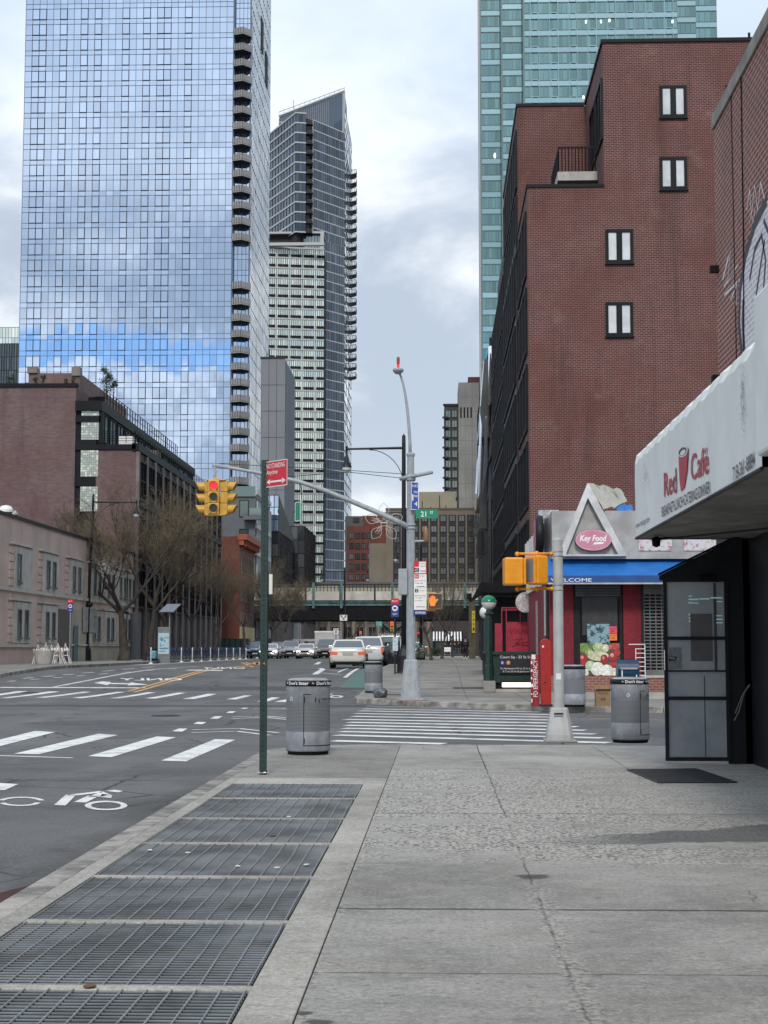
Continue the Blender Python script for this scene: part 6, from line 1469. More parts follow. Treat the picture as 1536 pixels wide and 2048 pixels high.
text('To Manhattan E M at 23 St & 44 Dr', (sx0+.03, fy, sz1-.79*H_), (XA(1072, Y0)-sx0, 0, 0), (0, 0, .085*H_), M['text_white'], s, out=.002); text('E 7 at 23 St & Jackson Av', (sx0+.13, fy, sz1-.95*H_), (XA(1063, Y0)-sx0-.1, 0, 0), (0, 0, .085*H_), M['text_white'], s, out=.002)
MB().bx(XA(1004, Y0), XR_-.1, Y0-.0, Y0+.06, z0+.17, z0+.31).build('light_tube', M['lamp_white'], t)
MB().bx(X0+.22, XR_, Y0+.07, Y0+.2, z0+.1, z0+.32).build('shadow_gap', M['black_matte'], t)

# ---- red fire alarm column and neighbour
q = G(1092, 1413); x, y = q.x, q.y
t = thing('fire_alarm_box', 'rounded red metal call box column at the kerb in front of the grocery', 'call box', (x, y, 0))
h = 1.75; w = .135
prof = [(x-w, y, .05), (x+w, y, .05), (x+w, y, h-.12)]+[(x+w*math.cos(a), y, h-.12+.12*math.sin(a)) for a in [math.pi*k/8 for k in range(1, 8)]]+[(x-w, y, h-.12)]
MB().prism([(a, b-.1, c) for a, b, c in prof], (0, .2, 0)).build('column', mat('fire_red', (.33, .015, .012), .4, var=.15, scale=8, bump=.1), t, bevel=.01)
MB().bx(x-.16, x+.16, y-.14, y+.14, 0, .06).build('base', M['dark_metal'], t)
mb = MB(); mb.lathe([(.02, 0), (.028, .006), (.028, 0)], (x-.07, y-.105, h-.2), 12); mb.disc((x-.07, y-.104, h-.2), .03, (0, -1, 0), 16); mb.build('badge', M['white_paint'], t)
mb = MB(); mb.disc((x-.02, y-.104, .62), .022, (0, -1, 0), 7, 1.6).disc((x-.08, y-.104, .98), .012, (0, -1, 0), 8); mb.build('scrape', M['rubber'], t)
q = (x-.26, y+.12)
t = thing('emergency_post', 'shorter red post with worn white lettering, left of the rounded red call box', 'call box', (*q, 0))
MB().bx(q[0]-.12, q[0]+.1, q[1]-.08, q[1]+.08, 0, 1.35).build('post', mat('worn_red', (.24, .012, .018), .5, var=.35, scale=10), t, bevel=.01)
o = text('FD EMERGENCY', (q[0]+.05, q[1]-.085, .25), (0, 0, .95), (-.11, 0, 0), M['text_white'], t, out=.002)
mb = MB()
for k in range(6): zz_ = .1+k*.2; mb.bx(q[0]-.119, q[0]-.09+rnd.uniform(0, .03), q[1]-.083, q[1]-.0805, zz_, zz_+rnd.uniform(.04, .12))
mb.bx(q[0]-.1, q[0]+.0, q[1]-.083, q[1]-.0805, 1.22, 1.34).build('paint_chips', M['white_paint'], t)

# ---- mailbox, cardboard box
y = 43.6; x = XA(1255, y, 1340)
t = thing('mailbox', 'dark blue street mailbox half hidden behind the litter bin', 'mailbox', (x, y, 0))
zt = ZA(1319, y); hw = .3; blu = mat('mail_blue', (.006, .03, .075), .3, var=.2, scale=6)
P = [(x-hw, y-.25, .2), (x+hw, y-.25, .2)]
ring = [(-.28, .2), (.28, .2), (.28, zt-.25)]+[(.28*math.cos(a), zt-.28+.28*math.sin(a)) for a in [math.pi*k/10 for k in range(1, 10)]]+[(-.28, zt-.25)]
MB().prism([(x-hw, y+a, b) for a, b in ring], (2*hw, 0, 0)).build('body', blu, t, bevel=.008)
mb = MB()
for sx in (-1, 1):
    for sy in (-1, 1): mb.bx(x+sx*.27-.03, x+sx*.27+.03, y+sy*.24-.03, y+sy*.24+.03, 0, .2)
mb.build('legs', blu, t)
MB().bx(x-.24, x+.24, y-.32, y-.25, zt-.27, zt-.22).build('handle', M['galvanised'], t)
MB().bx(x-.24, x+.24, y-.285, y-.28, zt-.4, zt-.3).build('chute_door', mat('mail_blue2', (.01, .045, .10), .3), t)
mb = MB(); mb.bx(x+.05, x+.16, y-.29, y-.2805, zt-.62, zt-.5).bx(x+.2, x+.23, y-.29, y-.2805, zt-.6, zt-.42).bx(x-.2, x-.17, y-.29, y-.2805, zt-.55, zt-.3); mb.build('stickers', M['white_paint'], t)
y = 40.6; x = XA(1205, y, 1400); card = mat('cardboard', (.24, .15, .085), .8, var=.12, scale=6)
t = thing('cardboard_box', 'brown cardboard box with open flaps standing on the sidewalk beside the bin', 'box', (x, y, 0)); h = .42; w = .19
mb = MB(); mb.bx(x-w, x+w, y-.15, y-.145, 0, h).bx(x-w, x+w, y+.145, y+.15, 0, h).bx(x-w, x-w+.005, y-.145, y+.145, 0, h).bx(x+w-.005, x+w, y-.145, y+.145, 0, h).bx(x-w, x+w, y-.144, y+.144, .004, .01)
mb.build('carton', card, t); MB().face([(x-w, y-.15, h), (x+w, y-.15, h), (x+w, y-.22, h+.03), (x-w, y-.22, h+.03)]).face([(x-w, y+.15, h), (x+w, y+.15, h), (x+w, y+.2, h+.13), (x-w, y+.2, h+.13)]).face([(x+w, y-.15, h), (x+w, y+.15, h), (x+w+.06, y+.15, h+.12), (x+w+.06, y-.15, h+.12)]).build('flap', card, t)
text('THIS SIDE UP', (x-w*.7, y-.152, h*.76), (w*1.4, 0, 0), (0, 0, .035), M['text_black'], t); mb = MB(); mb.lathe([(.05, -.006), (.06, 0), (.05, .006)], (x, y-.154, h*.45), 12)
mb = MB(); mb.ob((x, y-.152, h*.45), (.07, 0, 0), (0, .001, 0), (0, 0, .008)).ob((x-.03, y-.152, h*.45), (.008, 0, 0), (0, .0012, 0), (0, 0, .04)).ob((x+.03, y-.152, h*.45), (.008, 0, 0), (0, .0014, 0), (0, 0, .04)).build('stamp', M['text_black'], t)

# ================================================================ GROCERY ON THE CORNER
Y = 46.5; XC = 3.4
redp = brickmat('painted_red_brick', (.20, .012, .025), (.23, .016, .03), (.15, .01, .018), .21, .075, .01, .3, blotchc=(.14, .01, .02)); mat('plain_red', (.2, .012, .022), .5, var=.2, scale=4)
basebrick = brickmat('base_brick', (.20, .065, .045), (.24, .085, .06), (.28, .2, .17), .21, .08, .014, .25)
t = thing('grocery_store', 'red corner grocery with a silver gabled fascia and a blue WELCOME awning', 'shop', (XC, Y, 0))
MB().bx(XC, 14, Y+.25, 58, 0, 5.4).build('core_wall', M['black_matte'], t)
mb = MB(); mb.bx(XC, XC+.5, Y, Y+.25, .69, 3.5)
for a, b in ((1130, 1147), (1247, 1283)): mb.bx(XA(a, Y), XA(b, Y), Y-.03, Y+.25, .69 if a < 1200 else .69, 3.5)
mb.bx(XC-.03, XC, Y, 57.9, .2, 4.0)
mb.build('painted_brick', redp, t)
MB().bx(XC-.02, 14, Y-.05, Y+.24, .2, .69).build('base_bricks', basebrick, t); MB().bx(XC-.1, 14, Y-.12, Y+.24, -.05, .2).build('concrete_base', M['concrete'], t)
# window with posters
wx0, wx1 = XA(1160, Y), XA(1240, Y)
wf = MB().bx(wx0-.1, wx0, Y-.02, Y+.1, .69, 3.45).bx(wx1, wx1+.08, Y-.02, Y+.1, .69, 3.45).bx(wx0-.25, wx0-.1, Y+.0, Y+.1, .69, 3.45).build('display_window', M['black_paint'], t)
MB().bx(wx0, wx1, Y+.06, Y+.08, .69, 3.1).build('pane', M['shop_glass'], wf)
m, nt, p = new_mat('sacking'); g = nd(nt, 'ShaderNodeNewGeometry'); nt.links.new(mixc(nt, noise(nt, g.outputs['Position'], 5, 6, .7), (.01, .01, .012), (.08, .08, .085)), p.inputs[0]); p.inputs['Roughness'].default_value = .35
MB().bx(wx0+.08, wx1-.06, Y+.03, Y+.055, 1.9, 3.05).build('dark_sheet', m, wf)
# produce poster: printed fruit as flat discs on a printed ground
zp0, zp1 = ZA(1352, Y)+.02, ZA(1286, Y); ps = MB().bx(wx0, wx1, Y+.0, Y+.02, zp0, zp1).build('produce_poster', mat('poster_ground', (.07, .085, .05), .5, var=.5, scale=12), wf)
fr = []
ww, hh = wx1-wx0, zp1-zp0
def fruit(u, v, r, c, sx=1, hl=None):
    k = 'print_%02d%02d%02d' % tuple(int(x*99) for x in c)
    cc = (wx0+ww*u, Y-.001-.0015*len(fr), zp0+hh*v); fr.append(1)
    n = 18; pts = [(cc[0]+r*sx*math.cos(6.283*q/n), cc[1], cc[2]+r*math.sin(6.283*q/n)) for q in range(n)]
    pts = [(min(max(a, wx0), wx1), b, min(max(c_, zp0), zp1)) for a, b, c_ in pts]; MB().face(pts).build('printed_fruit', mat(k, c, .45, var=.3, scale=14), ps)
fruit(.1, .85, .15, (.16, .25, .07)); fruit(.22, .72, .12, (.25, .34, .12)); fruit(.3, .93, .1, (.12, .2, .06)); fruit(.88, .9, .12, (.45, .06, .07)); fruit(.75, .88, .07, (.5, .12, .1))
fruit(.46, .88, .17, (.32, .42, .2)); fruit(.46, .92, .1, (.5, .55, .35)); fruit(.64, .84, .12, (.6, .55, .42), .8); fruit(.64, .86, .07, (.75, .72, .6), .8); fruit(.07, .52, .13, (.35, .02, .03)); fruit(.05, .56, .05, (.6, .25, .22)); fruit(.45, .6, .15, (.55, .55, .38), 2.1); fruit(.26, .68, .1, (.5, .53, .33), .9); fruit(.6, .5, .14, (.35, .02, .03), .8)
fruit(.58, .54, .05, (.6, .3, .28), .7); fruit(.82, .58, .14, (.35, .02, .03)); fruit(.8, .62, .06, (.6, .3, .3)); fruit(.82, .3, .12, (.38, .03, .04)); fruit(.08, .3, .11, (.38, .03, .04)); fruit(.25, .3, .15, (.5, .58, .38)); fruit(.93, .7, .1, (.4, .05, .05)); fruit(.43, .2, .21, (.68, .7, .62)); fruit(.66, .14, .19, (.72, .73, .66)); fruit(.85, .08, .14, (.66, .67, .6)); fruit(.1, .08, .13, (.55, .58, .5)); fruit(.66, .2, .08, (.85, .85, .8))
# blue print above it and two notices
m, nt, p = new_mat('blue_print'); g = nd(nt, 'ShaderNodeNewGeometry'); nt.links.new(mixc(nt, sstep(nt, noise(nt, g.outputs['Position'], 9, 3, .6), .5, .58), (.22, .36, .42), (.03, .06, .07)), p.inputs[0])
MB().bx(wx0+.22, wx1-.3, Y-.005, Y+.02, zp1, ZA(1248, Y)).build('blue_poster', m, wf)
for (k, a, b, c_, tx) in ((0, 1253, 1267, (.75, .06, .12), 'EBT'), (1, 1268, 1281, (.8, .22, .05), 'WIC')):
    s = MB().bx(XA(1219, Y), XA(1234, Y), Y-.03, Y-.025, ZA(b, Y), ZA(a, Y)).build('notice', mat('notice_%d' % k, c_, .6, var=.05), wf)
    text(tx, (XA(1222, Y), Y-.031, ZA(b-2.5, Y)), (.13, 0, 0), (0, 0, .06), M['text_black'], s); text('WE ACCEPT', (XA(1220, Y), Y-.031, ZA(b-8.5, Y)), (.2, 0, 0), (0, 0, .03), M['text_black'], s)
# rolled shutters
mat('shutter_grey', (.13, .135, .135), .5, metal=.2, var=.2, scale=2)
mb = MB()
for k in range(5): z = 3.06+k*.085; mb.loft([[(x, Y-.06, z), (x, Y-.1, z+.03), (x, Y-.06, z+.08), (x, Y-.03, z+.04)] for x in (wx0-.12, wx1+.02)])
mb.build('half_shutter', M['shutter_grey'], t)
gx0, gx1 = XA(1288, Y), XA(1372, Y)
MB().bx(gx0-.08, gx0, Y-.05, Y+.2, .75, 3.45).build('gate_rail', M['black_paint'], t)
mb = MB(); rowh = .0995
for k in range(24):
    z = ZA(1345, Y)+.05+k*rowh; mb.bx(gx0, gx1, Y-.02, Y+.01, z, z+.035)
    for j in range(12): x = gx0+j*.175; mb.bx(x, x+.03, Y-.015, Y+.005, z+.035, z+rowh)
mb.bx(gx0, gx1, Y-.04, Y+.02, ZA(1345, Y)-.08, ZA(1345, Y)+.05).bx(gx0, gx1, Y-.02, Y+.03, ZA(1187, Y), 3.5)
mb.build('grille_shutter', M['shutter_grey'], t); MB().bx(gx0, gx1, Y+.1, Y+.13, .75, 3.45).build('dark_glass', M['shop_glass'], t)
MB().bx(gx0-.1, gx1, Y-.07, Y+.05, ZA(1345, Y)-.15, ZA(1345, Y)-.08).build('gate_sill', M['pale_concrete'], t)
t3 = thing('bike_rack', 'small white wire rack against the red wall beside the mailbox', 'rack', (XA(1270, 45.8), 45.9, 0))
mb = MB(); xr = XA(1262, 45.8)
for k in range(9): z = .45+k*.13; mb.tube([(xr+.15, 45.9, z), (xr+.42, 45.9, z)], .012, 5)
mb.tube([(xr-.05, 45.9, 1.62), (xr+.42, 45.9, 1.62)], .014, 5); mb.tube([(xr+.42, 45.9, 0), (xr+.42, 45.9, 1.62)], .014, 5); mb.tube([(xr+.15, 45.9, 0), (xr+.15, 45.9, 1.5)], .014, 5); mb.build('wires', M['white_paint'], t3)
# awning
aw = mat('awning_blue', (.012, .13, .42), .55, var=.12, scale=2); aw2 = mat('valance_blue', (.008, .06, .22), .55, var=.15, scale=2)
ax0, ax1 = XC-.15, 9.; yf = Y-.95
a_ = MB().prism([(ax0, Y-.02, 4.2), (ax0, yf, 3.66), (ax0, yf, 3.62), (ax0, Y-.02, 4.14)], (ax1-ax0, 0, 0)).build('awning', aw, t)
v_ = MB().bx(ax0, ax1, yf-.01, yf+.01, ZA(1166, yf), 3.64).build('valance', aw2, a_)
text('WELCOME', (XA(1103, yf), yf-.013, ZA(1164, yf)), (XA(1185, yf)-XA(1103, yf), 0, 0), (0, 0, ZA(1157, yf)-ZA(1164, yf)), M['text_white'], a_)
MB().bx(ax0, ax1, yf-.02, yf+.03, ZA(1169, yf), ZA(1166, yf)).build('front_bar', M['pale_concrete'], a_)
# fascia
sil = mat('silver_mesh', (.34, .345, .35), .42, metal=.55, var=.22, scale=1.2, bump=.5, bscale=90); sil2 = mat('silver_plate', (.62, .63, .64), .35, metal=.4, var=.2, scale=1.5)
yF = Y-.35
MB().bx(XA(1106, yF), 11, yF, Y+.3, 4.17, ZA(1023, yF)).build('fascia', sil, t)
MB().prism([(XC-.12, Y+.8, 4.17), (XA(1106, yF), yF+.001, 4.17), (XA(1106, yF), yF+.3, 4.17), (XC+.2, Y+.9, 4.17)], (0, 0, 1.3)).build('corner_fascia', sil, t)
MB().bx(XC-.12, XC+.1, Y+.8, 57.5, 4.17, 5.35).build('side_fascia', sil, t)
mb = MB()
for k in range(7): y = Y+2.2+k*1.2; mb.bx(XC-.2, XC-.12, y, y+.55, 4.2, 5.3)
mb.build('fascia_ribs', sil2, t)
MB().bx(XC-.1, XC+.55, Y+3.6, Y+3.7, 4.9, 6.0).build('upright_sheet', mat('foil', (.75, .76, .78), .18, metal=.9, var=.1, bump=1.2, bscale=2.2), t)
d_ = MB().lathe([(.55, -.12), (.6, -.1), (.6, .1), (.55, .12)], (0, 0, 0), 28); vs = [(XC-.3+v[2], Y+.55+v[1], 4.95+v[0]) for v in d_.v]; d_.v = vs
rs = d_.build('round_sign', M['black_paint'], t, smooth=True)
MB().disc((XC-.425, Y+.55, 4.95), .55, (-1, 0, 0), 28).build('sign_face', mat('sign_pink', (.45, .18, .26), .4, var=.15, scale=2), rs)
# gable
yG = yF-.25; ap = (XA(1180, yG), ZA(967, yG)); bl = (XA(1118, yG), ZA(1113, yG)); br = (XA(1257, yG), ZA(1113, yG))
def inset(p, q, r, d):
    c = ((p[0]+q[0]+r[0])/3, (p[1]+q[1]+r[1])/3); return [(c[0]+(v[0]-c[0])*d, c[1]+(v[1]-c[1])*d) for v in (p, q, r)]
I = [(ap[0]-.01, ap[1]-.45), (bl[0]+.23, bl[1]+.05), (br[0]-.26, br[1]+.05)]
mb = MB(); O3 = [ap, bl, br]
for i in range(3):
    a, b = O3[i], O3[(i+1) % 3]; c_, d2 = I[(i+1) % 3], I[i]
    mb.prism([(a[0], yG, a[1]), (b[0], yG, b[1]), (c_[0], yG, c_[1]), (d2[0], yG, d2[1])], (0, .3, 0))
gb_ = mb.build('gable_frame', sil2, t)
MB().prism([(x, yG+.2, z) for x, z in I], (0, .05, 0)).build('gable_panel', mat('gable_grey', (.33, .33, .32), .5, metal=.3, var=.25, scale=1.5), gb_)
ox, oz = XA(1189, yG), ZA(1081, yG); ov = MB(); n = 36
ov.prism([(ox+.54*math.cos(6.283*k/n), yG-.02, oz+.325*math.sin(6.283*k/n)) for k in range(n)][::-1], (0, .2, 0)); os_ = ov.build('oval_sign', mat('oval_edge', (.12, .05, .07), .5), gb_)
MB().face([(ox+.53*math.cos(-6.283*k/n), yG-.024, oz+.315*math.sin(-6.283*k/n)) for k in range(n)][::-1]).build('oval_rim', mat('oval_pale', (.62, .38, .47), .4), os_)
m, nt, p = new_mat('oval_pink'); g = nd(nt, 'ShaderNodeTexCoord'); s = nd(nt, 'ShaderNodeSeparateXYZ', {0: g.outputs['Object']}); nt.links.new(mixc(nt, noise(nt, g.outputs['Object'], 3, 3), (.50, .16, .26), (.60, .28, .38)), p.inputs[0]); p.inputs['Roughness'].default_value = .35
MB().face([(ox+.50*math.cos(6.283*k/n), yG-.028, oz+.285*math.sin(6.283*k/n)) for k in range(n)]).build('oval_face', m, os_)
text('Key Food', (ox-.40, yG-.03, oz-.03), (.8, 0, 0), (0, 0, .17), M['text_white'], os_, bold=.03, shear=.2)
MB().face([(ox-.02, yG-.031, oz-.14), (ox+.28, yG-.031, oz-.12), (ox+.34, yG-.031, oz-.06), (ox+.04, yG-.031, oz-.07)]).build('swoosh', M['text_white'], os_)
# crumpled silver sheet on the gable slope and blue tarp
def crumple(corners, n, m_, amp, mat_, name, parent, seed=3):
    r_ = random.Random(seed); P = [Vector(c) for c in corners]; mb = MB(); g = {}
    for i in range(n+1):
        for j in range(m_+1):
            q = bil(P, i/n, j/m_); g[i, j] = q+Vector((r_.uniform(-1, 1)*amp*.4, r_.uniform(-1, 1)*amp, r_.uniform(-1, 1)*amp))
    vs = [g[i, j] for i in range(n+1) for j in range(m_+1)]; fs = [(i*(m_+1)+j, (i+1)*(m_+1)+j, (i+1)*(m_+1)+j+1, i*(m_+1)+j+1) for i in range(n) for j in range(m_)]
    mb.raw(vs, fs); return mb.build(name, mat_, parent, smooth=True)
crumple([(ap[0]+.02, yG, ap[1]), (XA(1252, Y), Y+.6, ZA(978, Y)), (XA(1262, Y), Y+.3, ZA(1004, Y)), (XA(1212, yG), yG+.1, ZA(1022, yG))], 7, 5, .05, mat('crumpled_foil', (.55, .5, .41), .22, metal=.8, var=.1), 'silver_sheet', gb_)
crumple([(XA(1235, Y), Y, ZA(1008, Y)), (XA(1268, Y), Y+.2, ZA(1010, Y)), (XA(1270, Y), Y-.1, ZA(1023, Y)), (XA(1236, Y), Y-.1, ZA(1022, Y))], 5, 4, .04, mat('tarp_blue', (.02, .14, .42), .4), 'blue_tarp', gb_, 5)
# printed panels on the fascia
m, nt, p = new_mat('floral_print'); g = nd(nt, 'ShaderNodeNewGeometry')
c = mixc(nt, sstep(nt, noise(nt, g.outputs['Position'], 7, 5, .7), .5, .6), (.58, .57, .60), (.42, .16, .22)); c = mixc(nt, sstep(nt, noise(nt, g.outputs['Position'], 16, 3, .6), .58, .66), c, (.3, .3, .33)); nt.links.new(c, p.inputs[0]); p.inputs['Roughness'].default_value = .4
for (a, b) in ((1280, 1347), (1371, 1438), (1464, 1531)):
    fp = MB().bx(XA(a, yF), XA(b, yF), yF-.03, yF, ZA(1103, yF), ZA(1073, yF)-.0).bx(XA(a, yF), XA(b, yF), yF-.03, yF, ZA(1073, yF), ZA(1060, yF)).build('picture_panel', m, t, bevel=.01)
# side wall bits
po = thing('side_poster', 'tall white and black posters on the red side wall of the grocery', 'poster', (XC-.06, 48, 2.2))
MB().bx(XC-.07, XC-.032, 47.6, 48.4, 1.9, 3.4).build('sheet', mat('poster_white', (.5, .5, .45), .6, var=.3, scale=8), po)
MB().bx(XC-.08, XC-.032, 46.8, 47.5, 1.8, 3.45).build('black_board', M['black_paint'], po)
MB().bx(XC-.08, XC-.031, 52, 52.4, .9, 3.1).build('grey_strip', M['galvanised'], t)
MB().bx(XC-.1, XC-.03, 50, 57.5, 3.5, 4.0).build('white_board', M['white_paint'], t)
mb = MB(); mb.disc((XA(1052, 57), 56.9, ZA(1205, 57)), .38, (0, -1, 0), 20); rsn = mb.build('round_shop_sign', mat('round_white', (.45, .42, .42), .6, var=.4, scale=9)); tag(rsn, 'small round white sign above the red gate panels', 'sign')
gt = thing('red_gate', 'dark red plywood gate panels behind the subway railing', 'gate', (3, 57.5, gz(57)))
y = 57.5; mb = MB(); mb.bx(XA(1012, y), XA(1072, y), y, y+.05, ZA(1302, y)-.6, ZA(1244, y)); mb.build('panel', mat('gate_red', (.32, .015, .04), .55, var=.2, scale=3), gt)
mb = MB(); mb.bx(XA(990, y), XA(1003, y), y-.03, y+.02, .3, ZA(1247, y)); mb.build('door', M['gate_red'], gt)
mb = MB()
for px in (1003, 1012, 1040, 1058, 1071): mb.bx(XA(px, y), XA(px, y)+.035, y-.05, y, .3, ZA(1217, y))
for py in (1217, 1221): mb.bx(XA(1003, y), XA(1073, y), y-.06, y-.03, ZA(py, y), ZA(py, y)+.04)
mb.build('frame', M['gate_red'], gt)
mb = MB(); n = [0]
def gl_(pts, r=.012): mb.tube([(XA(px, y), y-.01, ZA(py, y)) for px, py in pts], r, 4)
for k in range(4): gl_([(1020+k*10, 1256), (1023+k*10, 1268), (1026+k*10, 1258), (1029+k*10, 1267)])
gl_([(1028, 1280), (1045, 1277), (1030, 1288), (1060, 1284)]); gl_([(1024, 1293), (1040, 1289), (1058, 1292)])
mb.build('scrawl', mat('scrawl_dark', (.08, .01, .015), .6), gt)
# black shed roof and fence running along the pavement
sh = thing('sidewalk_canopy', 'black flat canopy over the sidewalk beside the brick building', 'canopy', (2.7, 64, gz(64)))
MB().bx(1.75, 4.0, 62, 66, 3.75, 4.15).prism([(1.75, 62, 4.15), (1.45, 62, 3.6), (1.45, 62, 3.5), (1.75, 62, 3.7)], (0, 4, 0)).build('roof', M['black_matte'], sh)
mb = MB()
for k in range(6): mb.bx(1.9+k*.38, 1.94+k*.38, 65.8, 65.84, .4, 3.75)
mb.bx(1.9, 3.95, 65.85, 65.9, .5, 3.7).build('posts', M['dark_metal'], sh)
fn = thing('black_fence', 'tall black corrugated fence receding beside the far sidewalk', 'fence', (3.2, 90, gz(90)))
MB().bx(3.25, 3.3, 66.5, 116, .4, 3.5).build('panel', M['black_matte'], fn)
mb = MB()
for k in range(100): y = 66.6+k*.49; mb.bx(3.2, 3.25, y, y+.18, .5, 3.5)
mb.build('corrugations', M['dark_metal'], fn)
ps_ = thing('yellow_banner_pole', 'olive post with a vertical yellow CAR WASH style banner at the end of the far sidewalk', 'sign', (XA(945, 130), 130, gz(130)))
y = 130; MB().bx(XA(938, y), XA(951, y), y, y+.4, .5, ZA(1195, y)).build('post', mat('olive', (.09, .085, .05), .7, var=.3), ps_)
bn = MB().bx(XA(944, y), XA(950.5, y), y-.1, y-.05, ZA(1266, y), ZA(1222, y)).build('banner', mat('banner_yellow', (.6, .48, .05), .6, var=.15, scale=4), ps_)
for k, ch in enumerate('TAXI'): text(ch, (XA(945.8, y), y-.105, ZA(1233+k*9.5, y)), (.14, 0, 0), (0, 0, .27), M['text_black'], bn, bold=.02)
ps_['label'] = 'olive post with a narrow vertical yellow banner at the end of the far sidewalk'
MB().bx(XA(933, y), XA(944, y), y-.2, y, ZA(1200, y), ZA(1187, y)).build('lamp_box', M['black_matte'], ps_)

# ================================================================ CAFE, RIGHT EDGE
cb = brickmat('cafe_brick', (.24, .065, .042), (.17, .045, .033), (.50, .40, .35), .215, .0745, .0085, .3, blotchc=(.10, .04, .035))
XF = 4.1; t = thing('cafe_building', 'old brick cafe building at the right edge with a black shopfront', 'building', (XF, 15, 0))
zt = ZA(240, 22.3)+.05
zt -= .26
MB().bx(XF, 16, -4, 22.3, 3.9, zt).build('brick_wall', cb, t)
MB().bx(XF-.03, 16, -4, 22.32, zt, zt+.2).build('coping', mat('coping_stone', (.22, .2, .18), .8, var=.3, scale=2), t)
MB().bx(XF, 16, -4, 22.3, 0, 3.9).build('shopfront', M['black_paint'], t)
mb = MB(); mb.bx(XF-.08, XF, 20.4, 22.3, 0, 3.9).bx(XF-.1, XF, 18.0, 18.25, 0, 3.3).bx(XF-.12, XF, -4, 22.3, 3.1, 3.3).bx(XF-.05, XF, 12, 18, 0, .5).build('frames', M['dark_metal'], t)
MB().bx(XF-.03, XF-.005, 12.2, 17.9, .55, 3.0).build('shop_window', M['shop_glass'], t)
mb = MB(); mb.tube([(XF-.01, 20.9, zt), (XF-.01, 20.9, 4)], .006, 5); mb.tube([(XF-.01, 20.2, zt+.2), (XF-.01, 20.25, 7), (XF-.01, 20.5, 4.)], .009, 5); mb.build('wall_cable', M['black_matte'], t)
mb = MB(); mb.bx(XF-.14, XF, 22.0, 22.12, 5.3, 5.42).bx(XF-.12, XF, 22.1, 22.2, 6.95, 7.05); mb.build('wall_box', M['black_matte'], t)
def pipeframe(mb, y, z, h): mb.tube([(XF+.3, y, z), (XF+.3, y, z+h), (XF+1.2, y, z+h+.2)], .03, 6); mb.tube([(XF+.3, y+.8, z), (XF+.3, y+.8, z+h)], .03, 6); mb.tube([(XF+.3, y, z+h*.6), (XF+.3, y+.8, z+h*.6)], .02, 6)
mb = MB(); pipeframe(mb, 18.6, zt+.2, .5); mb.build('roof_rail', M['dark_metal'], t)
# graffiti: painted shapes and outlines on the brick
wp = mat('graffiti_white', (.68, .68, .72), .7, var=.3, scale=5); bp_ = mat('graffiti_black', (.012, .012, .02), .6)
def gp(px, py): return WX(px, py, XF)
def gline(pts, r, m, name='graffiti_line'):
    mb = MB(); P = [gp(*q) for q in pts]
    n = []
    for i, p in enumerate(P):
        a = P[min(i+1, len(P)-1)]-P[max(i-1, 0)]; a.x = 0; a.normalize(); v = Vector((0, -a.z, a.y))*r; n.append((p+v, p-v))
    x = XF-(.007 if m is bp_ else .005)
    for (a, b), (c_, d) in zip(n[:-1], n[1:]): mb.face([(x, a.y, a.z), (x, b.y, b.z), (x, d.y, d.z), (x, c_.y, c_.z)])
    mb.build(name, m, t)
q = [gp(*p) for p in ((1486, 720), (1479, 640), (1484, 560), (1496, 500), (1512, 440), (1536, 400), (1560, 400), (1560, 700), (1510, 705))]
m, nt, p = new_mat('graffiti_fill'); g = nd(nt, 'ShaderNodeNewGeometry'); s = nd(nt, 'ShaderNodeSeparateXYZ', {0: g.outputs['Position']})
bt = nd(nt, 'ShaderNodeTexBrick', {'Vector': nd(nt, 'ShaderNodeCombineXYZ', {0: s.outputs[1], 1: s.outputs[2]}).outputs[0], 'Color1': (.42, .39, .44, 1), 'Color2': (.58, .56, .6, 1), 'Mortar': (.74, .74, .76, 1), 'Scale': 1., 'Mortar Size': .013, 'Brick Width': .215, 'Row Height': .0745})
nt.links.new(bt.outputs[0], p.inputs[0]); p.inputs['Roughness'].default_value = .7
MB().face([(XF-.003, v.y, v.z) for v in q]).build('graffiti_fill', m, t)
gline([(1486, 722), (1479, 650), (1481, 580), (1492, 510), (1510, 450), (1534, 400)], .07, bp_); gline([(1489, 700), (1486, 640), (1488, 600)], .07, bp_)
gline([(1500, 560), (1510, 500), (1524, 470), (1532, 520), (1526, 600), (1516, 640)], .035, bp_); gline([(1513, 590), (1522, 530), (1530, 480)], .03, bp_); gline([(1528, 440), (1540, 470), (1545, 520)], .035, bp_)
gline([(1446, 560), (1456, 520), (1462, 500), (1456, 560), (1470, 540), (1462, 600), (1478, 560), (1472, 610)], .022, wp); gline([(1448, 575), (1476, 530)], .02, wp); gline([(1450, 590), (1480, 560)], .02, wp)
gline([(1494, 420), (1500, 380), (1504, 430), (1510, 370), (1516, 420), (1522, 365), (1530, 400)], .022, wp); gline([(1500, 445), (1503, 425), (1507, 445), (1511, 420)], .01, wp)
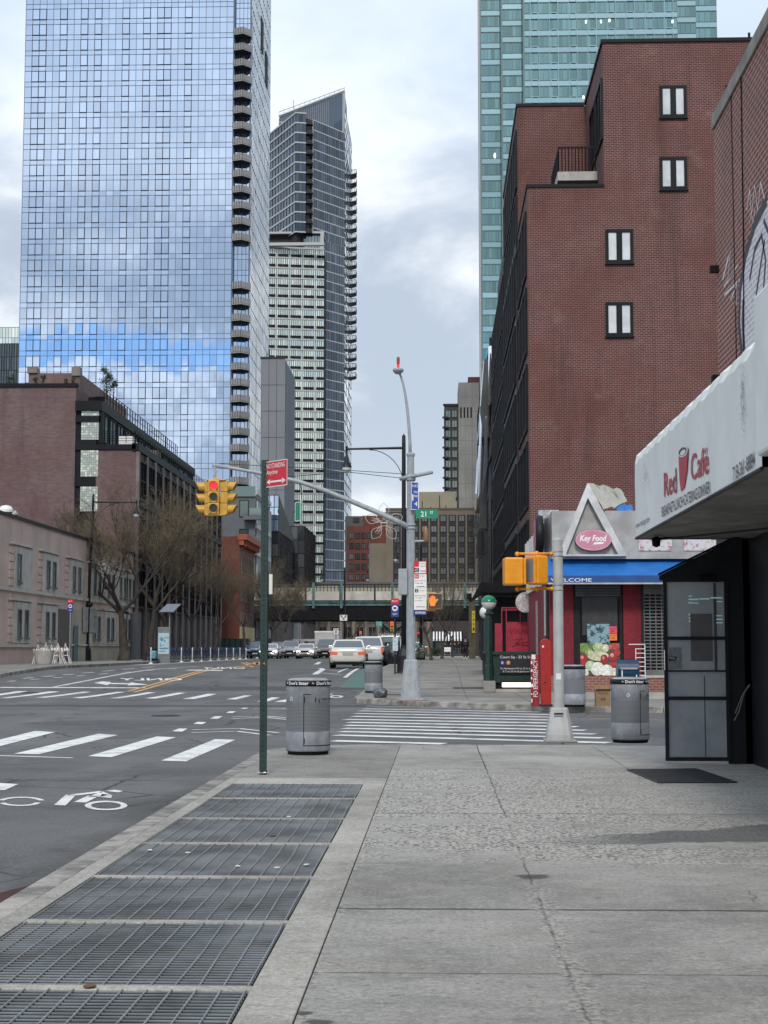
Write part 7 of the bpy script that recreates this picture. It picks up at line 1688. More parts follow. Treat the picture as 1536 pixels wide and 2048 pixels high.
# awning box
aX = 2.6; ay0, ay1 = 12.34, 20.2; z0, z1 = ZA(1078, 20.2), ZA(905, 20.2)
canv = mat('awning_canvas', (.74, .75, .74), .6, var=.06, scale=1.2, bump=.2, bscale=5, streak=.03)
t = thing('cafe_awning', 'white canvas box awning reading Red Cafe over the black entrance', 'awning', (aX, ay1, z0))
mb = MB(); n = 46; R1 = []
prof = [(0, 0), (0, .3), (0, .6), (0, .86), (.04, .95), (.12, 1.01), (.3, 1.06), (.9, 1.12), (1.55, 1.16)]
for i in range(n+1):
    y = ay1-(ay1-ay0)*i/n; sc = .022*math.sin(i*2.1)*(1 if i % 2 else .3); ring_ = []
    for k, (dx, dz) in enumerate(prof):
        e = sc if k in (3, 4, 5) else sc*.15
        zz_ = z0+dz*(z1-z0)/1.0*1.0-(e if k >= 3 else 0)
        ring_.append((aX+dx*.98+rnd.uniform(-.004, .004)-(.02 if k in (4, 5) and i % 3 == 0 else 0), y, zz_))
    R1.append(ring_)
m_ = len(prof); vs = [p for r in R1 for p in r]; fs = [(i*m_+k, (i+1)*m_+k, (i+1)*m_+k+1, i*m_+k+1) for i in range(n) for k in range(m_-1)]
mb.raw(vs, fs); mb.face([R1[0][k] for k in range(m_)]+[(R1[0][-1][0], ay1, z0)])
fo = mb.build('canvas', canv, t, smooth=False)
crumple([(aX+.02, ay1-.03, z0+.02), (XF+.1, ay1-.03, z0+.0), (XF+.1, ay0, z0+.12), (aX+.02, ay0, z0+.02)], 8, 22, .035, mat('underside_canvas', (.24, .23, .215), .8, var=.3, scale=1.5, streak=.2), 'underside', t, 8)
mb = MB(); mb.tube([(aX, ay1, z0), (aX, ay0, z0)], .018, 6); mb.tube([(aX, ay1, z0), (XF, ay1, z0)], .018, 6); mb.tube([(aX+.3, ay1-.1, z0-.02), (XF, 17.5, z0-.05)], .014, 6); mb.build('frame', M['dark_metal'], t)
MB().lathe([(.001, -.14), (.05, -.12), (.06, -.03), (.03, 0)], (aX+.22, ay1-.3, z0), 12).build('bulb_housing', M['black_matte'], t)
def awn(s, pa, pb, pya, pyb, cap_px, m, bold=.0, shear=0., name='lettering'):
    """letters printed on the street face of the awning between two baseline points"""
    A_, B2 = WX(pa, pya, aX), WX(pb, pyb, aX); U = B2-A_; up = Vector((0, 0, 1))*(cap_px/F*A_.y)
    return text(s, A_+Vector((-.012, 0, 0)), U, up, m, fo, name, bold=bold, shear=shear, out=.0)
red = mat('awning_red', (.42, .03, .05), .5, var=.1); dk = mat('awning_black', (.06, .06, .065), .6)
awn('Red', 1330, 1355, 993, 984, 47, red, .012); awn('Café', 1384, 1419, 961, 945, 51, red, .012)
awn('BREAKFAST•LUNCH•CATERING•DINNER', 1325, 1422, 1034, 985, 20, dk, .01); awn('www.redcup.com', 1273, 1300, 1057, 1043, 12, dk); awn('718-361-8884', 1468, 1511, 963, 932, 28, dk, .01)
q = [WX(*p, aX) for p in ((1359, 908), (1378, 896), (1376, 940), (1371, 975), (1364, 983), (1361, 960))]
MB().face([(aX-.012, v.y, v.z) for v in q]).build('cup_emblem', red, fo)
q = [WX(1368+10*math.cos(a), 903-11*math.sin(a)-3*math.cos(a), aX) for a in [6.283*k/20 for k in range(20)]]
q2 = [WX(1368+8*math.cos(a), 903-8*math.sin(a)-3*math.cos(a), aX) for a in [6.283*k/20 for k in range(20)]]
q3 = [WX(1369+5.5*math.cos(a), 905-5*math.sin(a)-3*math.cos(a), aX) for a in [6.283*k/20 for k in range(20)]]
for ql, mm_, dx, nm in ((q, canv, .014, 'cup_rim'), (q2, dk, .016, 'coffee'), (q3, canv, .018, 'coffee_swirl')): MB().face([(aX-dx, v.y, v.z) for v in ql]).build(nm, mm_, fo)
# mildew specks on the canvas
for nm, (px, py, w, h, k) in (('mildew', (1292, 950, 6, 25, 60)), ('mildew', (1487, 800, 6, 60, 110))):
    mb = MB()
    for _ in range(k):
        a = WX(px+rnd.gauss(0, w*.5), py+rnd.gauss(0, h*.5), aX); s = rnd.uniform(.004, .014); mb.face([(aX-.0105, a.y+s, a.z-s), (aX-.0105, a.y-s*1.3, a.z), (aX-.0105, a.y-s*.5, a.z+s*1.4)])
    mb.build(nm, mat('mildew_grey', (.25, .25, .25), .8, var=.3), fo)
bx_ = thing('side_awning', 'plain white canvas sign box at the extreme right edge, nearer than the cafe awning', 'awning', (2.55, 11, 3)); MB().bx(2.55, XF, 9.6, 12.3, ZA(917, 12.3), ZA(600, 12.3)).build('canvas', canv, bx_, bevel=.03)
# vestibule
t = thing('entrance_vestibule', 'black framed entrance vestibule with a tall four-pane glass door', 'vestibule', (3.1, 20.4, 0))
vy = 20.4; vx0, vx1 = XA(1331, vy, 1522), XA(1458, vy, 1522); zl_, zr2 = ZA(1152, vy), ZA(1083, vy); xr_ = XA(1500, vy)
ft = .045
P = [(vx0-.03, vy, 0), (xr_+.1, vy, 0), (xr_+.1, vy, zr2), (vx0-.03, vy, zl_)]
dz0 = ZA(1162, vy)
mb = MB(); mb.prism([(vx0-.04, vy, dz0), (XF, vy, dz0), (XF, vy, zr2+.12), (vx0-.04, vy, zl_)], (0, .05, 0)); mb.bx(vx1, XF, vy, vy+.05, 0, dz0-.001); mb.build('black_panel', M['black_paint'], t)
MB().prism([(vx0-.05, vy-.02, zl_), (XF, vy-.02, zr2+.12), (XF, vy-.02, zr2+.15), (vx0-.05, vy-.02, zl_+.03)], (0, .10, 0)).build('roof', M['black_matte'], t)
dr = MB(); 
for a, b in ((vx0, vx0+ft), (vx1-ft*.6, vx1+.02)): dr.bx(a, b, vy-.04, vy, .04, dz0)
zs_ = [.04, ZA(1398, vy), ZA(1343, vy)-.0, ZA(1281, vy), dz0]
for z, w in ((.04, .05), (ZA(1399, vy), .045), (ZA(1343, vy), .02), (ZA(1280, vy), .045), (dz0-.02, .04)): dr.bx(vx0, vx1, vy-.041, vy-.001, z, z+w)
dr = dr.build('door', M['black_paint'], t)
m, nt, p = new_mat('door_glass'); g = nd(nt, 'ShaderNodeNewGeometry'); pos = g.outputs['Position']
c = mixc(nt, sstep(nt, noise(nt, pos, 2.5, 6, .6), .3, .7), (.27, .30, .325), (.36, .385, .40)); nt.links.new(c, p.inputs[0]); p.inputs['Roughness'].default_value = .18; p.inputs['Specular IOR Level'].default_value = .6
for i in range(4): MB().bx(vx0+.03, vx1-.01, vy-.02, vy-.01, [.06, ZA(1399, vy), ZA(1343, vy)+.02, ZA(1280, vy)][i], [ZA(1399, vy), ZA(1343, vy), ZA(1280, vy), dz0][i]).build('door_pane', m, dr)
inner = mat('inner_dim', (.055, .06, .07), .5); 
mb = MB(); mb.bx(XA(1381, vy), XA(1425, vy), vy-.0225, vy-.0205, ZA(1322, vy), ZA(1228, vy)); mb.build('inner_notice', mat('inner_brown', (.10, .095, .095), .4, var=.1), dr)
mb = MB(); mb.bx(XA(1428, vy), XA(1434, vy), vy-.0226, vy-.0206, ZA(1343, vy), dz0-.03).bx(XA(1406, vy), XA(1408, vy), vy-.0226, vy-.0206, .1, ZA(1352, vy)); mb.build('inner_mullion', inner, dr)
mb = MB()
for (a, b, c_, h) in ((1378, 1385, 1192, 2), (1378, 1398, 1198, 3), (1400, 1420, 1197, 3), (1422, 1446, 1195, 3), (1378, 1388, 1205, 2.5), (1389, 1398, 1206, 2), (1435, 1446, 1203, 2), (1378, 1381, 1228, 3), (1378, 1381, 1235, 3), (1378, 1381, 1241, 3), (1433, 1446, 1231, 2), (1433, 1446, 1238, 2.5), (1433, 1446, 1245, 2)):
    mb.bx(XA(a, vy), XA(b, vy), vy-.0235, vy-.0215, ZA(c_+h, vy), ZA(c_, vy))
mb.build('neon_reflection', mat('reflected_neon', (.38, .48, .5), .4, emit=(.5, .85, .9), es=.12), dr)  # neon reflection put on the door glass as faintly glowing bars
MB().bx(XA(1338, vy), XA(1363, vy), vy-.0225, vy-.0205, ZA(1338, vy), ZA(1295, vy)).build('sticker', mat('sticker_grey', (.17, .18, .19), .5, var=.3, scale=20), dr)
pp = MB().bx(XA(1337, vy), XA(1352, vy), vy-.027, vy-.0235, ZA(1321, vy), ZA(1313, vy)).build('pull_label', M['black_matte'], dr)
text('PULL', (XA(1338.5, vy), vy-.028, ZA(1318.5, vy)), (XA(1350, vy)-XA(1338.5, vy), 0, 0), (0, 0, .03), M['text_white'], pp)
mb = MB(); mb.tube([(vx0-.0, vy-.08, ZA(1340, vy)), (vx0-.0, vy-.08, ZA(1300, vy))], .01, 8); mb.build('pull_handle', M['chrome'], dr)
mb = MB(); mb.bx(XA(1398, vy), XA(1432, vy), vy-.1, vy-.03, dz0-.0, dz0+.05); mb.tube([(XA(1380, vy), vy-.12, dz0+.1), (XA(1400, vy), vy-.16, dz0+.07), (XA(1432, vy), vy-.1, dz0+.07)], .012, 6); mb.build('door_closer', M['black_matte'], dr)
mb = MB(); mb.tube([(XA(1497, vy), vy-.06, ZA(1368, vy)), (XA(1484, vy), vy-.08, ZA(1385, vy)), (XA(1474, vy), vy-.07, ZA(1420, vy)), (XA(1464, vy), vy-.05, ZA(1440, vy))], .008, 5); mb.tube([(XA(1494, vy), vy-.06, ZA(1370, vy)), (XA(1480, vy), vy-.08, ZA(1390, vy)), (XA(1466, vy), vy-.07, ZA(1425, vy))], .007, 5)
tag(mb.build('loose_rope', mat('rope', (.2, .2, .18), .8)), 'frayed pale rope hanging on the black panel right of the door', 'rope')
q = [G(*p) for p in ((1253, 1541), (1395, 1539), (1475, 1566), (1315, 1567))]
mm = thing('door_mat', 'ribbed black rubber door mat on the sidewalk before the cafe door', 'door mat', (q[0].x, q[0].y, 0))
mb = MB(); mb.prism([(v.x, v.y, .002) for v in q[::-1]], (0, 0, .014)); mb.build('mat', mat('mat_black', (.022, .024, .028), .7, var=.3, scale=4), mm, bevel=.004)
mb = MB()
for k in range(34):
    a = q[0].lerp(q[3], (k+1)/36); b = q[1].lerp(q[2], (k+1)/36); a, b = a.lerp(b, .04), a.lerp(b, .96); mb.ob(((a.x+b.x)/2, (a.y+b.y)/2, .018), ((b.x-a.x)/2, (b.y-a.y)/2, 0), (0, .012, 0), (0, 0, .003))
mb.build('ribs', mat('mat_rib', (.03, .032, .036), .6), mm)
# ================================================================ TREES
bark = mat('bark', (.055, .045, .038), .9, var=.35, scale=3, bump=.5, bscale=20)
twigm = mat('twig_brown', (.12, .095, .062), .9, var=.35, scale=.4)
def make_tree(seed, H, spread, fork=2.6, dens=1.0, tw=.0075):
    r_ = random.Random(seed); tb = MB(); cr = MB(); segs = []
    def rv(): return Vector((r_.gauss(0, 1), r_.gauss(0, 1), r_.gauss(0, 1))).normalized()
    def branch(p, d, L, r, lev):
        n = 4; pts = [p.copy()]; rad = [r]; q = p.copy(); dd = d.copy()
        for i in range(n):
            dd = (dd+rv()*.16+Vector((0, 0, .10 if lev < 3 else .02))).normalized(); q = q+dd*(L/n); pts.append(q.copy()); rad.append(r*(1-.5*(i+1)/n))
        if lev <= 3: tb.tube(pts, rad, 7 if lev < 2 else 4, caps=False)
        else: cr.tube(pts, rad, 3, caps=False)
        if lev >= 5:
            return
        if lev == 4:
            k = int(9*dens)
            for i in range(k):
                f = r_.uniform(.1, 1); j = min(n-1, int(f*n)); b = pts[j].lerp(pts[j+1], f*n-j)
                t = (dd*.8+rv()*.85+Vector((0, 0, .12))).normalized(); l = r_.uniform(.35, .8)*H/11
                m_ = b+t*l*.5+rv()*.05; e = b+t*l+Vector((0, 0, -.04))+rv()*.08; s = rv().cross(t).normalized()*tw
                cr.face([b-s, m_-s*.8, m_+s*.8, b+s]); cr.face([m_-s*.8, e, m_+s*.8])
                for _ in range(3):
                    g = b.lerp(e, r_.uniform(.2, 1)); t2 = (t+rv()*.9).normalized()*l*r_.uniform(.25, .5); s2 = rv().cross(t2).normalized()*tw*.8; cr.face([g-s2, g+t2, g+s2])
            return
        k = {0: 4, 1: 4, 2: 4, 3: 6}[lev]
        for i in range(k):
            f = r_.uniform(.45, 1.0) if lev else r_.uniform(.85, 1.0); j = min(n-1, int(f*n)); b = pts[j].lerp(pts[j+1], f*n-j)
            a = 2*math.pi*(i/k)+r_.uniform(-.5, .5); base = dd; side = Vector((math.cos(a), math.sin(a), .15))
            if lev == 0: t = (Vector((0, 0, 1))*r_.uniform(.7, 1.1)+side*spread*r_.uniform(.7, 1.1)).normalized()
            else: t = (base*.9+side*.4*spread+rv()*.45+Vector((0, 0, .1))).normalized()
            rr = rad[min(j+1, n)]*(.82 if lev == 0 else .68); branch(b, t, L*(1.15 if lev == 0 else .72)*r_.uniform(.8, 1.15), rr, lev+1)
        if lev > 0: branch(pts[-1], dd, L*.7, rad[-1], lev+1)
    r0 = H*.020; tb.tube([(0, 0, -.2), (0, 0, .15), (0, 0, .5)], [r0*1.7, r0*1.25, r0], 9)
    branch(Vector((0, 0, .45)), Vector((.03, 0, 1)), fork, r0, 0)
    top = max(v[2] for v in cr.v+tb.v); k = H/top
    for m_ in (tb, cr): m_.v = [(v[0]*k, v[1]*k, v[2]*k) for v in m_.v]
    t = thing('street_tree', '', 'tree'); tb.build('trunk', bark, t, smooth=True); cr.build('crown', twigm, t); return t
GT = 'bare street trees'
protos = [make_tree(11, 12.6, 1.45, 2.2, .62), make_tree(23, 11.8, 1.05, 2.6, .5), make_tree(5, 10, .9, 2.8, .42), make_tree(31, 9.5, .7, 3.2, .2)]
used = [False]*4
def tree(k, x, y, sc, rot, lab, sz=1.):
    o = protos[k] if not used[k] else copy_tree(protos[k]); used[k] = True
    o.location = (x, y, gz(y)); o.rotation_euler = (0, 0, rot); o.scale = (sc, sc, sc*sz); tag(o, lab, 'tree', GT)
tree(0, XA(248, 108), 108, 1.07, .4, 'bare street tree with the widest crown and forked trunk before the pink building')
tree(1, XA(300, 118), 118, 1.2, 2.2, 'bare street tree with dark limbs beside the ad kiosk')
tree(1, XA(338, 126), 126, 1.05, 4.4, 'bare street tree rising behind the docked bikes near the kiosk')
tree(2, XA(385, 138), 138, 1.1, .9, 'bare street tree behind the middle of the bike dock')
tree(2, XA(430, 150), 150, 1.05, 3.4, 'bare street tree behind the hanging traffic light')
tree(2, XA(492, 163), 163, 1.15, 5.2, 'bare brown tree in front of the narrow red building')
tree(0, XA(545, 186), 186, .92, 1.7, 'bare tree just right of the green sign post, before the viaduct')
tree(1, XA(575, 200), 200, .9, 3.9, 'smaller bare tree at the left end of the visible viaduct')
tree(2, XA(640, 245), 245, .9, .3, 'low bare tree seen beneath the viaduct')
tree(1, XA(700, 258), 258, .85, 1.3, 'dark bare tree seen beneath the viaduct, behind the white sedan')
tree(3, XA(862, 112), 112, .82, 2.6, 'slim bare tree on the far right sidewalk behind the hand signal')
tree(3, XA(884, 128), 128, .95, 5.6, 'bare tree on the far right sidewalk, right of the hand signal')
tree(3, XA(905, 150), 150, .82, 4.1, 'farthest bare tree on the right sidewalk before the viaduct')
# rooftop pines and shrubs: many small leaf faces
leafm = mat('evergreen', (.035, .06, .03), .8, var=.5, scale=2)
def shrub(name, lab, x, y, z, h, w, n, seed, stem=True, group=None):
    r_ = random.Random(seed); t = thing(name, lab, 'shrub' if h < 2 else 'tree', (x, y, z), group); f = MB()
    lobes = [(r_.uniform(-.6, .6)*w, r_.uniform(-.5, .5)*w, r_.uniform(.3, .95)*h, r_.uniform(.25, .5)*w) for _ in range(9)]
    for _ in range(n):
        lx_, ly_, lz_, lr = r_.choice(lobes); p = Vector((x+lx_*(1-lz_/h*.5)+r_.gauss(0, lr*.45), y+ly_+r_.gauss(0, lr*.45), z+lz_+r_.gauss(0, lr*.4)))
        if p.z < z: continue
        s = r_.uniform(.03, .07)*(1+h*.12); d = Vector((r_.gauss(0, 1), r_.gauss(0, 1), r_.gauss(.4, 1))).normalized(); e = d.cross(Vector((r_.gauss(0, 1), r_.gauss(0, 1), r_.gauss(0, 1)))).normalized()*s*.5; f.face([p-e, p+d*s*2, p+e])
    f.build('foliage', leafm, t)
    if stem:
        m_ = MB(); m_.tube([(x, y, z), (x+.05, y, z+h*.9)], [.06*h/3+.015, .01], 5)
        for k in range(8):
            q = r_.uniform(.2, .85); a = r_.uniform(0, 6.28); m_.tube([(x, y, z+h*q*.9), (x+w*.5*math.cos(a), y+w*.5*math.sin(a), z+h*(q+.12))], [.02, .006], 4)
        m_.build('trunk', bark, t)
    return t
zq = bpy.data.objects['brick_warehouse']
shrub('roof_tree', 'tall dark evergreen on the warehouse roof against the blue glass tower', XA(204, 124), 124, ZA(795, 124), 2.6, .9, 900, 3)
shrub('roof_tree', 'shorter conifer beside the tall evergreen on the warehouse roof', XA(219, 126), 126, ZA(797, 126), 1.9, .55, 500, 4)
for i, (px, h) in enumerate(((8, .9), (16, 1.0), (60, .8), (76, 1.1), (122, .7), (137, .9))):
    shrub('roof_shrub', ['leftmost small shrub on the brick warehouse roof edge', 'second small shrub from the left on the warehouse roof edge', 'small shrub left of the taller one on the warehouse roof', 'taller conical shrub in the middle of the warehouse roof edge', 'small low shrub near the right end of the warehouse roof', 'rightmost shrub on the warehouse roof below the penthouse coping'][i], XA(px, 121.6), 121.6, ZA(771, 121.6), h, .35, 220, 20+i, group='shrubs along the warehouse roof edge')

# ================================================================ VEHICLES
def make_car(kind, paint, col, L=4.7, W=1.82, H=1.45, lit=False, rear_lit=False):
    """car along +Y (front at +Y), centre at origin, wheels on z=0"""
    t = thing('parked_car', '', 'car'); hw = W/2; pm = mat(paint, col, .22, var=.0, spec=.6, metal=.0)
    pm.node_tree.nodes['Principled BSDF'].inputs['Coat Weight'].default_value = .7
    hood = {'sedan': .95, 'suv': 1.1, 'pickup': 1.15}[kind]; belt = hood+.02; deck = {'sedan': 1.02, 'suv': 1.12, 'pickup': 1.2}[kind]
    def ring(y, w, zb, zt):
        P = []
        for s in (1, -1):
            pr = [(.72, zb), (.96, zb+.06), (1.0, zb+.25), (.995, (zb+zt)/2+.05), (.95, zt-.1), (.80, zt-.0), (.4, zt+.035)]
            pr = pr if s == 1 else pr[::-1]
            P += [(s*w*a, y, z) for a, z in pr]
        return P
    ys = [(-L/2, hw*.84, .42, deck-.14), (-L/2+.06, hw*.93, .32, deck-.03), (-L/2+.3, hw*.985, .24, deck), (-L/2+.8, hw, .2, deck+.01), (0, hw, .2, belt), (L/2-1.3, hw, .2, hood), (L/2-.7, hw*.98, .22, hood-.08), (L/2-.25, hw*.93, .28, hood-.2), (L/2-.05, hw*.82, .34, hood-.32), (L/2, hw*.7, .42, .58)]
    b = MB().loft([ring(*a) for a in ys]).build('body', pm, t, smooth=True)
    cab = {'sedan': (-L/2+.75, -L/2+1.55, L/2-2.15, L/2-1.35), 'suv': (-L/2+.15, -L/2+.55, L/2-2.1, L/2-1.3), 'pickup': (-L/2+1.7, -L/2+1.95, L/2-2.2, L/2-1.4)}[kind]
    y0, y1, y2, y3 = cab; zb = deck-.03; zt = H; wt = hw*.74
    def cr(z, ya, yb, w): return [(-w, ya, z), (w, ya, z), (w*1.0, (ya*.6+yb*.4), z), (w, yb, z), (-w, yb, z), (-w, (ya*.6+yb*.4), z)]
    mb = MB(); mb.loft([cr(zb, y0, y3, hw*.93), cr((zb+zt)/2, (y0+y1)/2, (y2+y3)/2, hw*.85), cr(zt-.03, y1-.03, y2+.05, wt+.02), cr(zt, y1+.15, y2-.12, wt-.09), cr(zt+.015, y1+.4, y2-.4, wt-.3)]); cabo = mb.build('cabin', pm, t, smooth=False, bevel=.02)
    gm = M['car_glass']; e = .012
    def ip(f, side):   # point on cabin side at height fraction
        return 0
    zl_, zh = zb+.08, zt-.08
    def X_(z): f = (z-zb)/(zt-zb); return hw*.93+(wt-hw*.93)*f
    def YA(z): f = (z-zb)/(zt-zb); return y0+(y1-y0)*f
    def YB(z): f = (z-zb)/(zt-zb); return y3+(y2-y3)*f
    MB().face([(-X_(zl_)+.08, YA(zl_)-e*2, zl_), (X_(zl_)-.08, YA(zl_)-e*2, zl_), (X_(zh)-.08, YA(zh)-e*2, zh), (-X_(zh)+.08, YA(zh)-e*2, zh)]).build('rear_window', gm, cabo)
    MB().face([(X_(zl_)-.08, YB(zl_)+e*2, zl_), (-X_(zl_)+.08, YB(zl_)+e*2, zl_), (-X_(zh)+.08, YB(zh)+e*2, zh), (X_(zh)-.08, YB(zh)+e*2, zh)]).build('windscreen', gm, cabo)
    for s in (-1, 1):
        for fa, fb in ((.10, .46), (.50, .92)):
            P = []
            for z, f in ((zl_, fa), (zl_, fb), (zh, fb), (zh, fa)):
                ya, yb = YA(z)+.1, YB(z)-.1; P.append((s*(X_(z)+e), ya+(yb-ya)*f, z))
            MB().face(P if s > 0 else P[::-1]).build('side_window', gm, cabo)
    for s in (-1, 1):
        for y in (-L/2+.95, L/2-.9):
            wm_ = MB(); prof = [(.19, -.1), (.31, -.1), (.335, -.06), (.335, .06), (.31, .1), (.19, .1)]; wm_.lathe(prof, n=20); wm_.v = [(s*(hw-.09)+v[2], y+v[0], .335+v[1]) for v in wm_.v]
            w = wm_.build('wheel', M['rubber'], t, smooth=True); rm = MB(); rm.lathe([(.001, .03), (.06, .06), (.17, .04), (.2, .085)], n=20); rm.v = [(s*(hw-.09)+s*v[2], y+v[0], .335+v[1]) for v in rm.v]; rm.build('rim', M['chrome'], w, smooth=True)
            am = MB(); am.lathe([(.40, -.02), (.40, .012), (.3, .012)], n=24, seg=(0, math.pi)); am.v = [(s*(hw-.0)+s*v[2], y+v[0], .335+v[1]) for v in am.v]; am.build('wheel_arch', M['black_matte'], t)
        zl2 = deck-.2; yb = -L/2
        tl = MB(); 
        if kind == 'sedan': tl.prism([(s*hw*.52, yb-.015, zl2-.0), (s*hw*.93, yb+.0, zl2+.04), (s*hw*.93, yb, zl2-.13), (s*hw*.60, yb-.015, zl2-.15)][::s], (0, .09, 0)); tl.prism([(s*hw*.93, yb, zl2+.04), (s*hw*.995, yb+.28, zl2+.06), (s*hw*.995, yb+.28, zl2-.06), (s*hw*.93, yb, zl2-.13)], (-s*.05, .0, 0))
        else: tl.bx(min(s*hw*.8, s*hw*.95), max(s*hw*.8, s*hw*.95), yb-.02, yb+.1, zl2-.25, zl2+.12)
        tl.build('tail_light', M['tail_lamp'], t)
        hl = MB(); yf = L/2-.12; zc_ = hood-.27; hl.prism([(s*hw*.5, yf+.06, zc_-.05), (s*hw*.88, yf-.12, zc_-.02), (s*hw*.9, yf-.14, zc_+.08), (s*hw*.52, yf+.03, zc_+.06)], (0, -.1, 0)); hl.build('headlight', M['head_lamp'] if lit else M['lamp_glass'], t)
        mi = MB(); mi.bx(min(s*(hw-.02), s*(hw+.17)), max(s*(hw-.02), s*(hw+.17)), y3-.45, y3-.33, deck+.0, deck+.14); mi.build('mirror', pm, t, bevel=.02)
    MB().bx(-.26, .26, -L/2-.03, -L/2-.0, deck-.36, deck-.22).build('licence_plate', mat('plate', (.38, .38, .33), .5, var=.3, scale=20), t)
    MB().bx(-.26, .26, L/2-.02, L/2+.015, .46, .58).build('front_plate', M['plate'], t)
    MB().bx(-.42, .42, -L/2-.025, -L/2+.02, deck-.185, deck-.165).build('chrome_strip', M['chrome'], t)
    MB().bx(-hw*.8, hw*.8, -L/2+.02, -L/2+.3, .19, .33).build('rear_valance', M['black_matte'], t)
    MB().bx(-hw*.42, hw*.42, L/2-.06, L/2+.01, .62, .80).bx(-hw*.55, hw*.55, L/2-.04, L/2+.008, .36, .44).build('grille', M['black_matte'], t)
    for s in (-1, 1): MB().tube([(s*hw*.62, -L/2-.01, .3), (s*hw*.62, -L/2+.2, .3)], .05, 10).build('exhaust', M['dark_metal'], t)
    return t
def put(t, x, y, rot, name, lab, cat='car', group=None):
    t.name = name; tag(t, lab, cat, group); t.location = (x, y, rz(y)+.004); t.rotation_euler = (0, 0, rot); return t
c1 = make_car('sedan', 'paint_white', (.62, .61, .56), L=4.85, W=1.85, H=1.46, rear_lit=True)
put(c1, XA(693, 77)+.0, 79.4, R(1.5), 'white_sedan', 'white sedan seen from behind with glowing tail lights')
c2 = make_car('suv', 'paint_white_suv', (.6, .61, .62), L=4.8, W=1.9, H=1.68)
put(c2, -3.95, 90.5, R(-1), 'white_suv', 'white suv with roof rails just beyond the white sedan, half hidden by it')
m_ = MB(); 
for s in (-1, 1): m_.tube([(s*.62, -1.6, 1.74), (s*.6, .4, 1.74)], .025, 6)
m_.build('roof_rails', M['black_matte'], None).parent = c2
c3 = make_car('suv', 'paint_black', (.012, .013, .017), L=4.9, W=1.9, H=1.75)
put(c3, -3.0, 96.5, R(0), 'black_suv', 'black suv parked by the kerb beyond the white suv')
tgate = MB().prism([(-.8, -2.35, 1.72), (.8, -2.35, 1.72), (.8, -3.1, 1.9), (-.8, -3.1, 1.9)], (0, 0, .05)).build('open_tailgate', M['paint_black'], None); tgate.parent = c3
c4 = make_car('sedan', 'paint_silver', (.42, .44, .46), L=4.5, W=1.8, H=1.5, lit=False)
put(c4, XA(826, 118), 119, 0, 'silver_car', 'small silver car parked just beyond the bus stop post')
# oncoming row
cw = make_car('sedan', 'paint_pearl', (.62, .60, .60), L=4.7, W=1.84, H=1.48, lit=True)
put(cw, XA(610, 148), 150, R(180), 'oncoming_sedan', 'white sedan with lit headlights facing the camera in the oncoming row')
cg = make_car('pickup', 'paint_graphite', (.22, .23, .25), L=5.4, W=1.95, H=1.8)
put(cg, XA(580, 156), 158, R(180), 'oncoming_truck', 'silver grey pickup facing the camera, left of the white sedan with lit headlights')
ca_ = make_car('suv', 'paint_teal_dark', (.03, .05, .06), L=4.7, W=1.85, H=1.7, lit=True)
put(ca_, XA(553, 158), 160, R(180), 'oncoming_suv', 'dark suv facing the camera, left of the silver grey pickup')
cb_ = copy_tree(cw); put(cb_, XA(538, 149), 150.5, R(180), 'oncoming_sedan', 'pale sedan facing the camera just right of the green sign post')
cc_ = make_car('suv', 'paint_navy', (.03, .06, .12), L=4.7, W=1.85, H=1.7); put(cc_, XA(513, 150), 151, R(180), 'oncoming_suv', 'dark blue suv facing the camera just left of the green sign post')
cd_ = copy_tree(ca_); put(cd_, XA(622, 172), 176, R(180), 'oncoming_suv', 'dark suv half hidden behind the white sedan with lit headlights')
cf_ = copy_tree(cg); put(cf_, XA(590, 178), 182, R(180), 'oncoming_truck', 'grey pickup farther back in the oncoming queue, above the front pickup')
# red car and box truck
cr_ = make_car('sedan', 'paint_red', (.4, .02, .02), L=4.4, W=1.78, H=1.46); put(cr_, XA(637, 166), 168, R(180), 'oncoming_sedan', 'red car between the white sedan and the box truck')
t = make_car('pickup', 'paint_bronze', (.10, .09, .08), L=5.6, W=2.0, H=1.95); put(t, XA(651, 156), 158, R(180), 'box_truck', 'dark fronted box truck with a tall grey cargo box facing the camera', 'truck')
bx2 = MB(); bx2.bx(-1.25, 1.25, -4.8, .2, .7, 2.75); o = bx2.build('cargo_box', mat('cargo_grey', (.45, .46, .47), .5, var=.08), None, bevel=.04); o.parent = t
bx2 = MB(); bx2.bx(-1.27, 1.27, .18, .24, 2.62, 2.78); o2 = bx2.build('front_trim', M['white_paint'], None); o2.parent = o

# ================================================================ PEOPLE
skin = mat('skin', (.35, .2, .14), .6, var=.05); hair = mat('hair_dark', (.015, .012, .01), .7)
def skin_mesh(name, pts, edges, rad, m, parent, sub=1, root=0):
    me = bpy.data.meshes.new('s'); me.from_pydata(pts, edges, []); ob = bpy.data.objects.new('s', me); C.objects.link(ob)
    sk = ob.modifiers.new('skin', 'SKIN'); sk.use_smooth_shade = True
    for i, r in enumerate(rad):
        d = me.skin_vertices[0].data[i]; d.radius = (r, r) if not isinstance(r, tuple) else r; d.use_root = (i == root)
    sb = ob.modifiers.new('sub', 'SUBSURF'); sb.levels = sub; sb.render_levels = sub
    dg = bpy.context.evaluated_depsgraph_get(); nm = bpy.data.meshes.new_from_object(ob.evaluated_get(dg)); bpy.data.objects.remove(ob)
    nm.name = name; nm.materials.clear(); nm.materials.append(m)
    for p in nm.polygons: p.use_smooth = True
    o = bpy.data.objects.new(name, nm); C.objects.link(o); o.parent = parent; return o
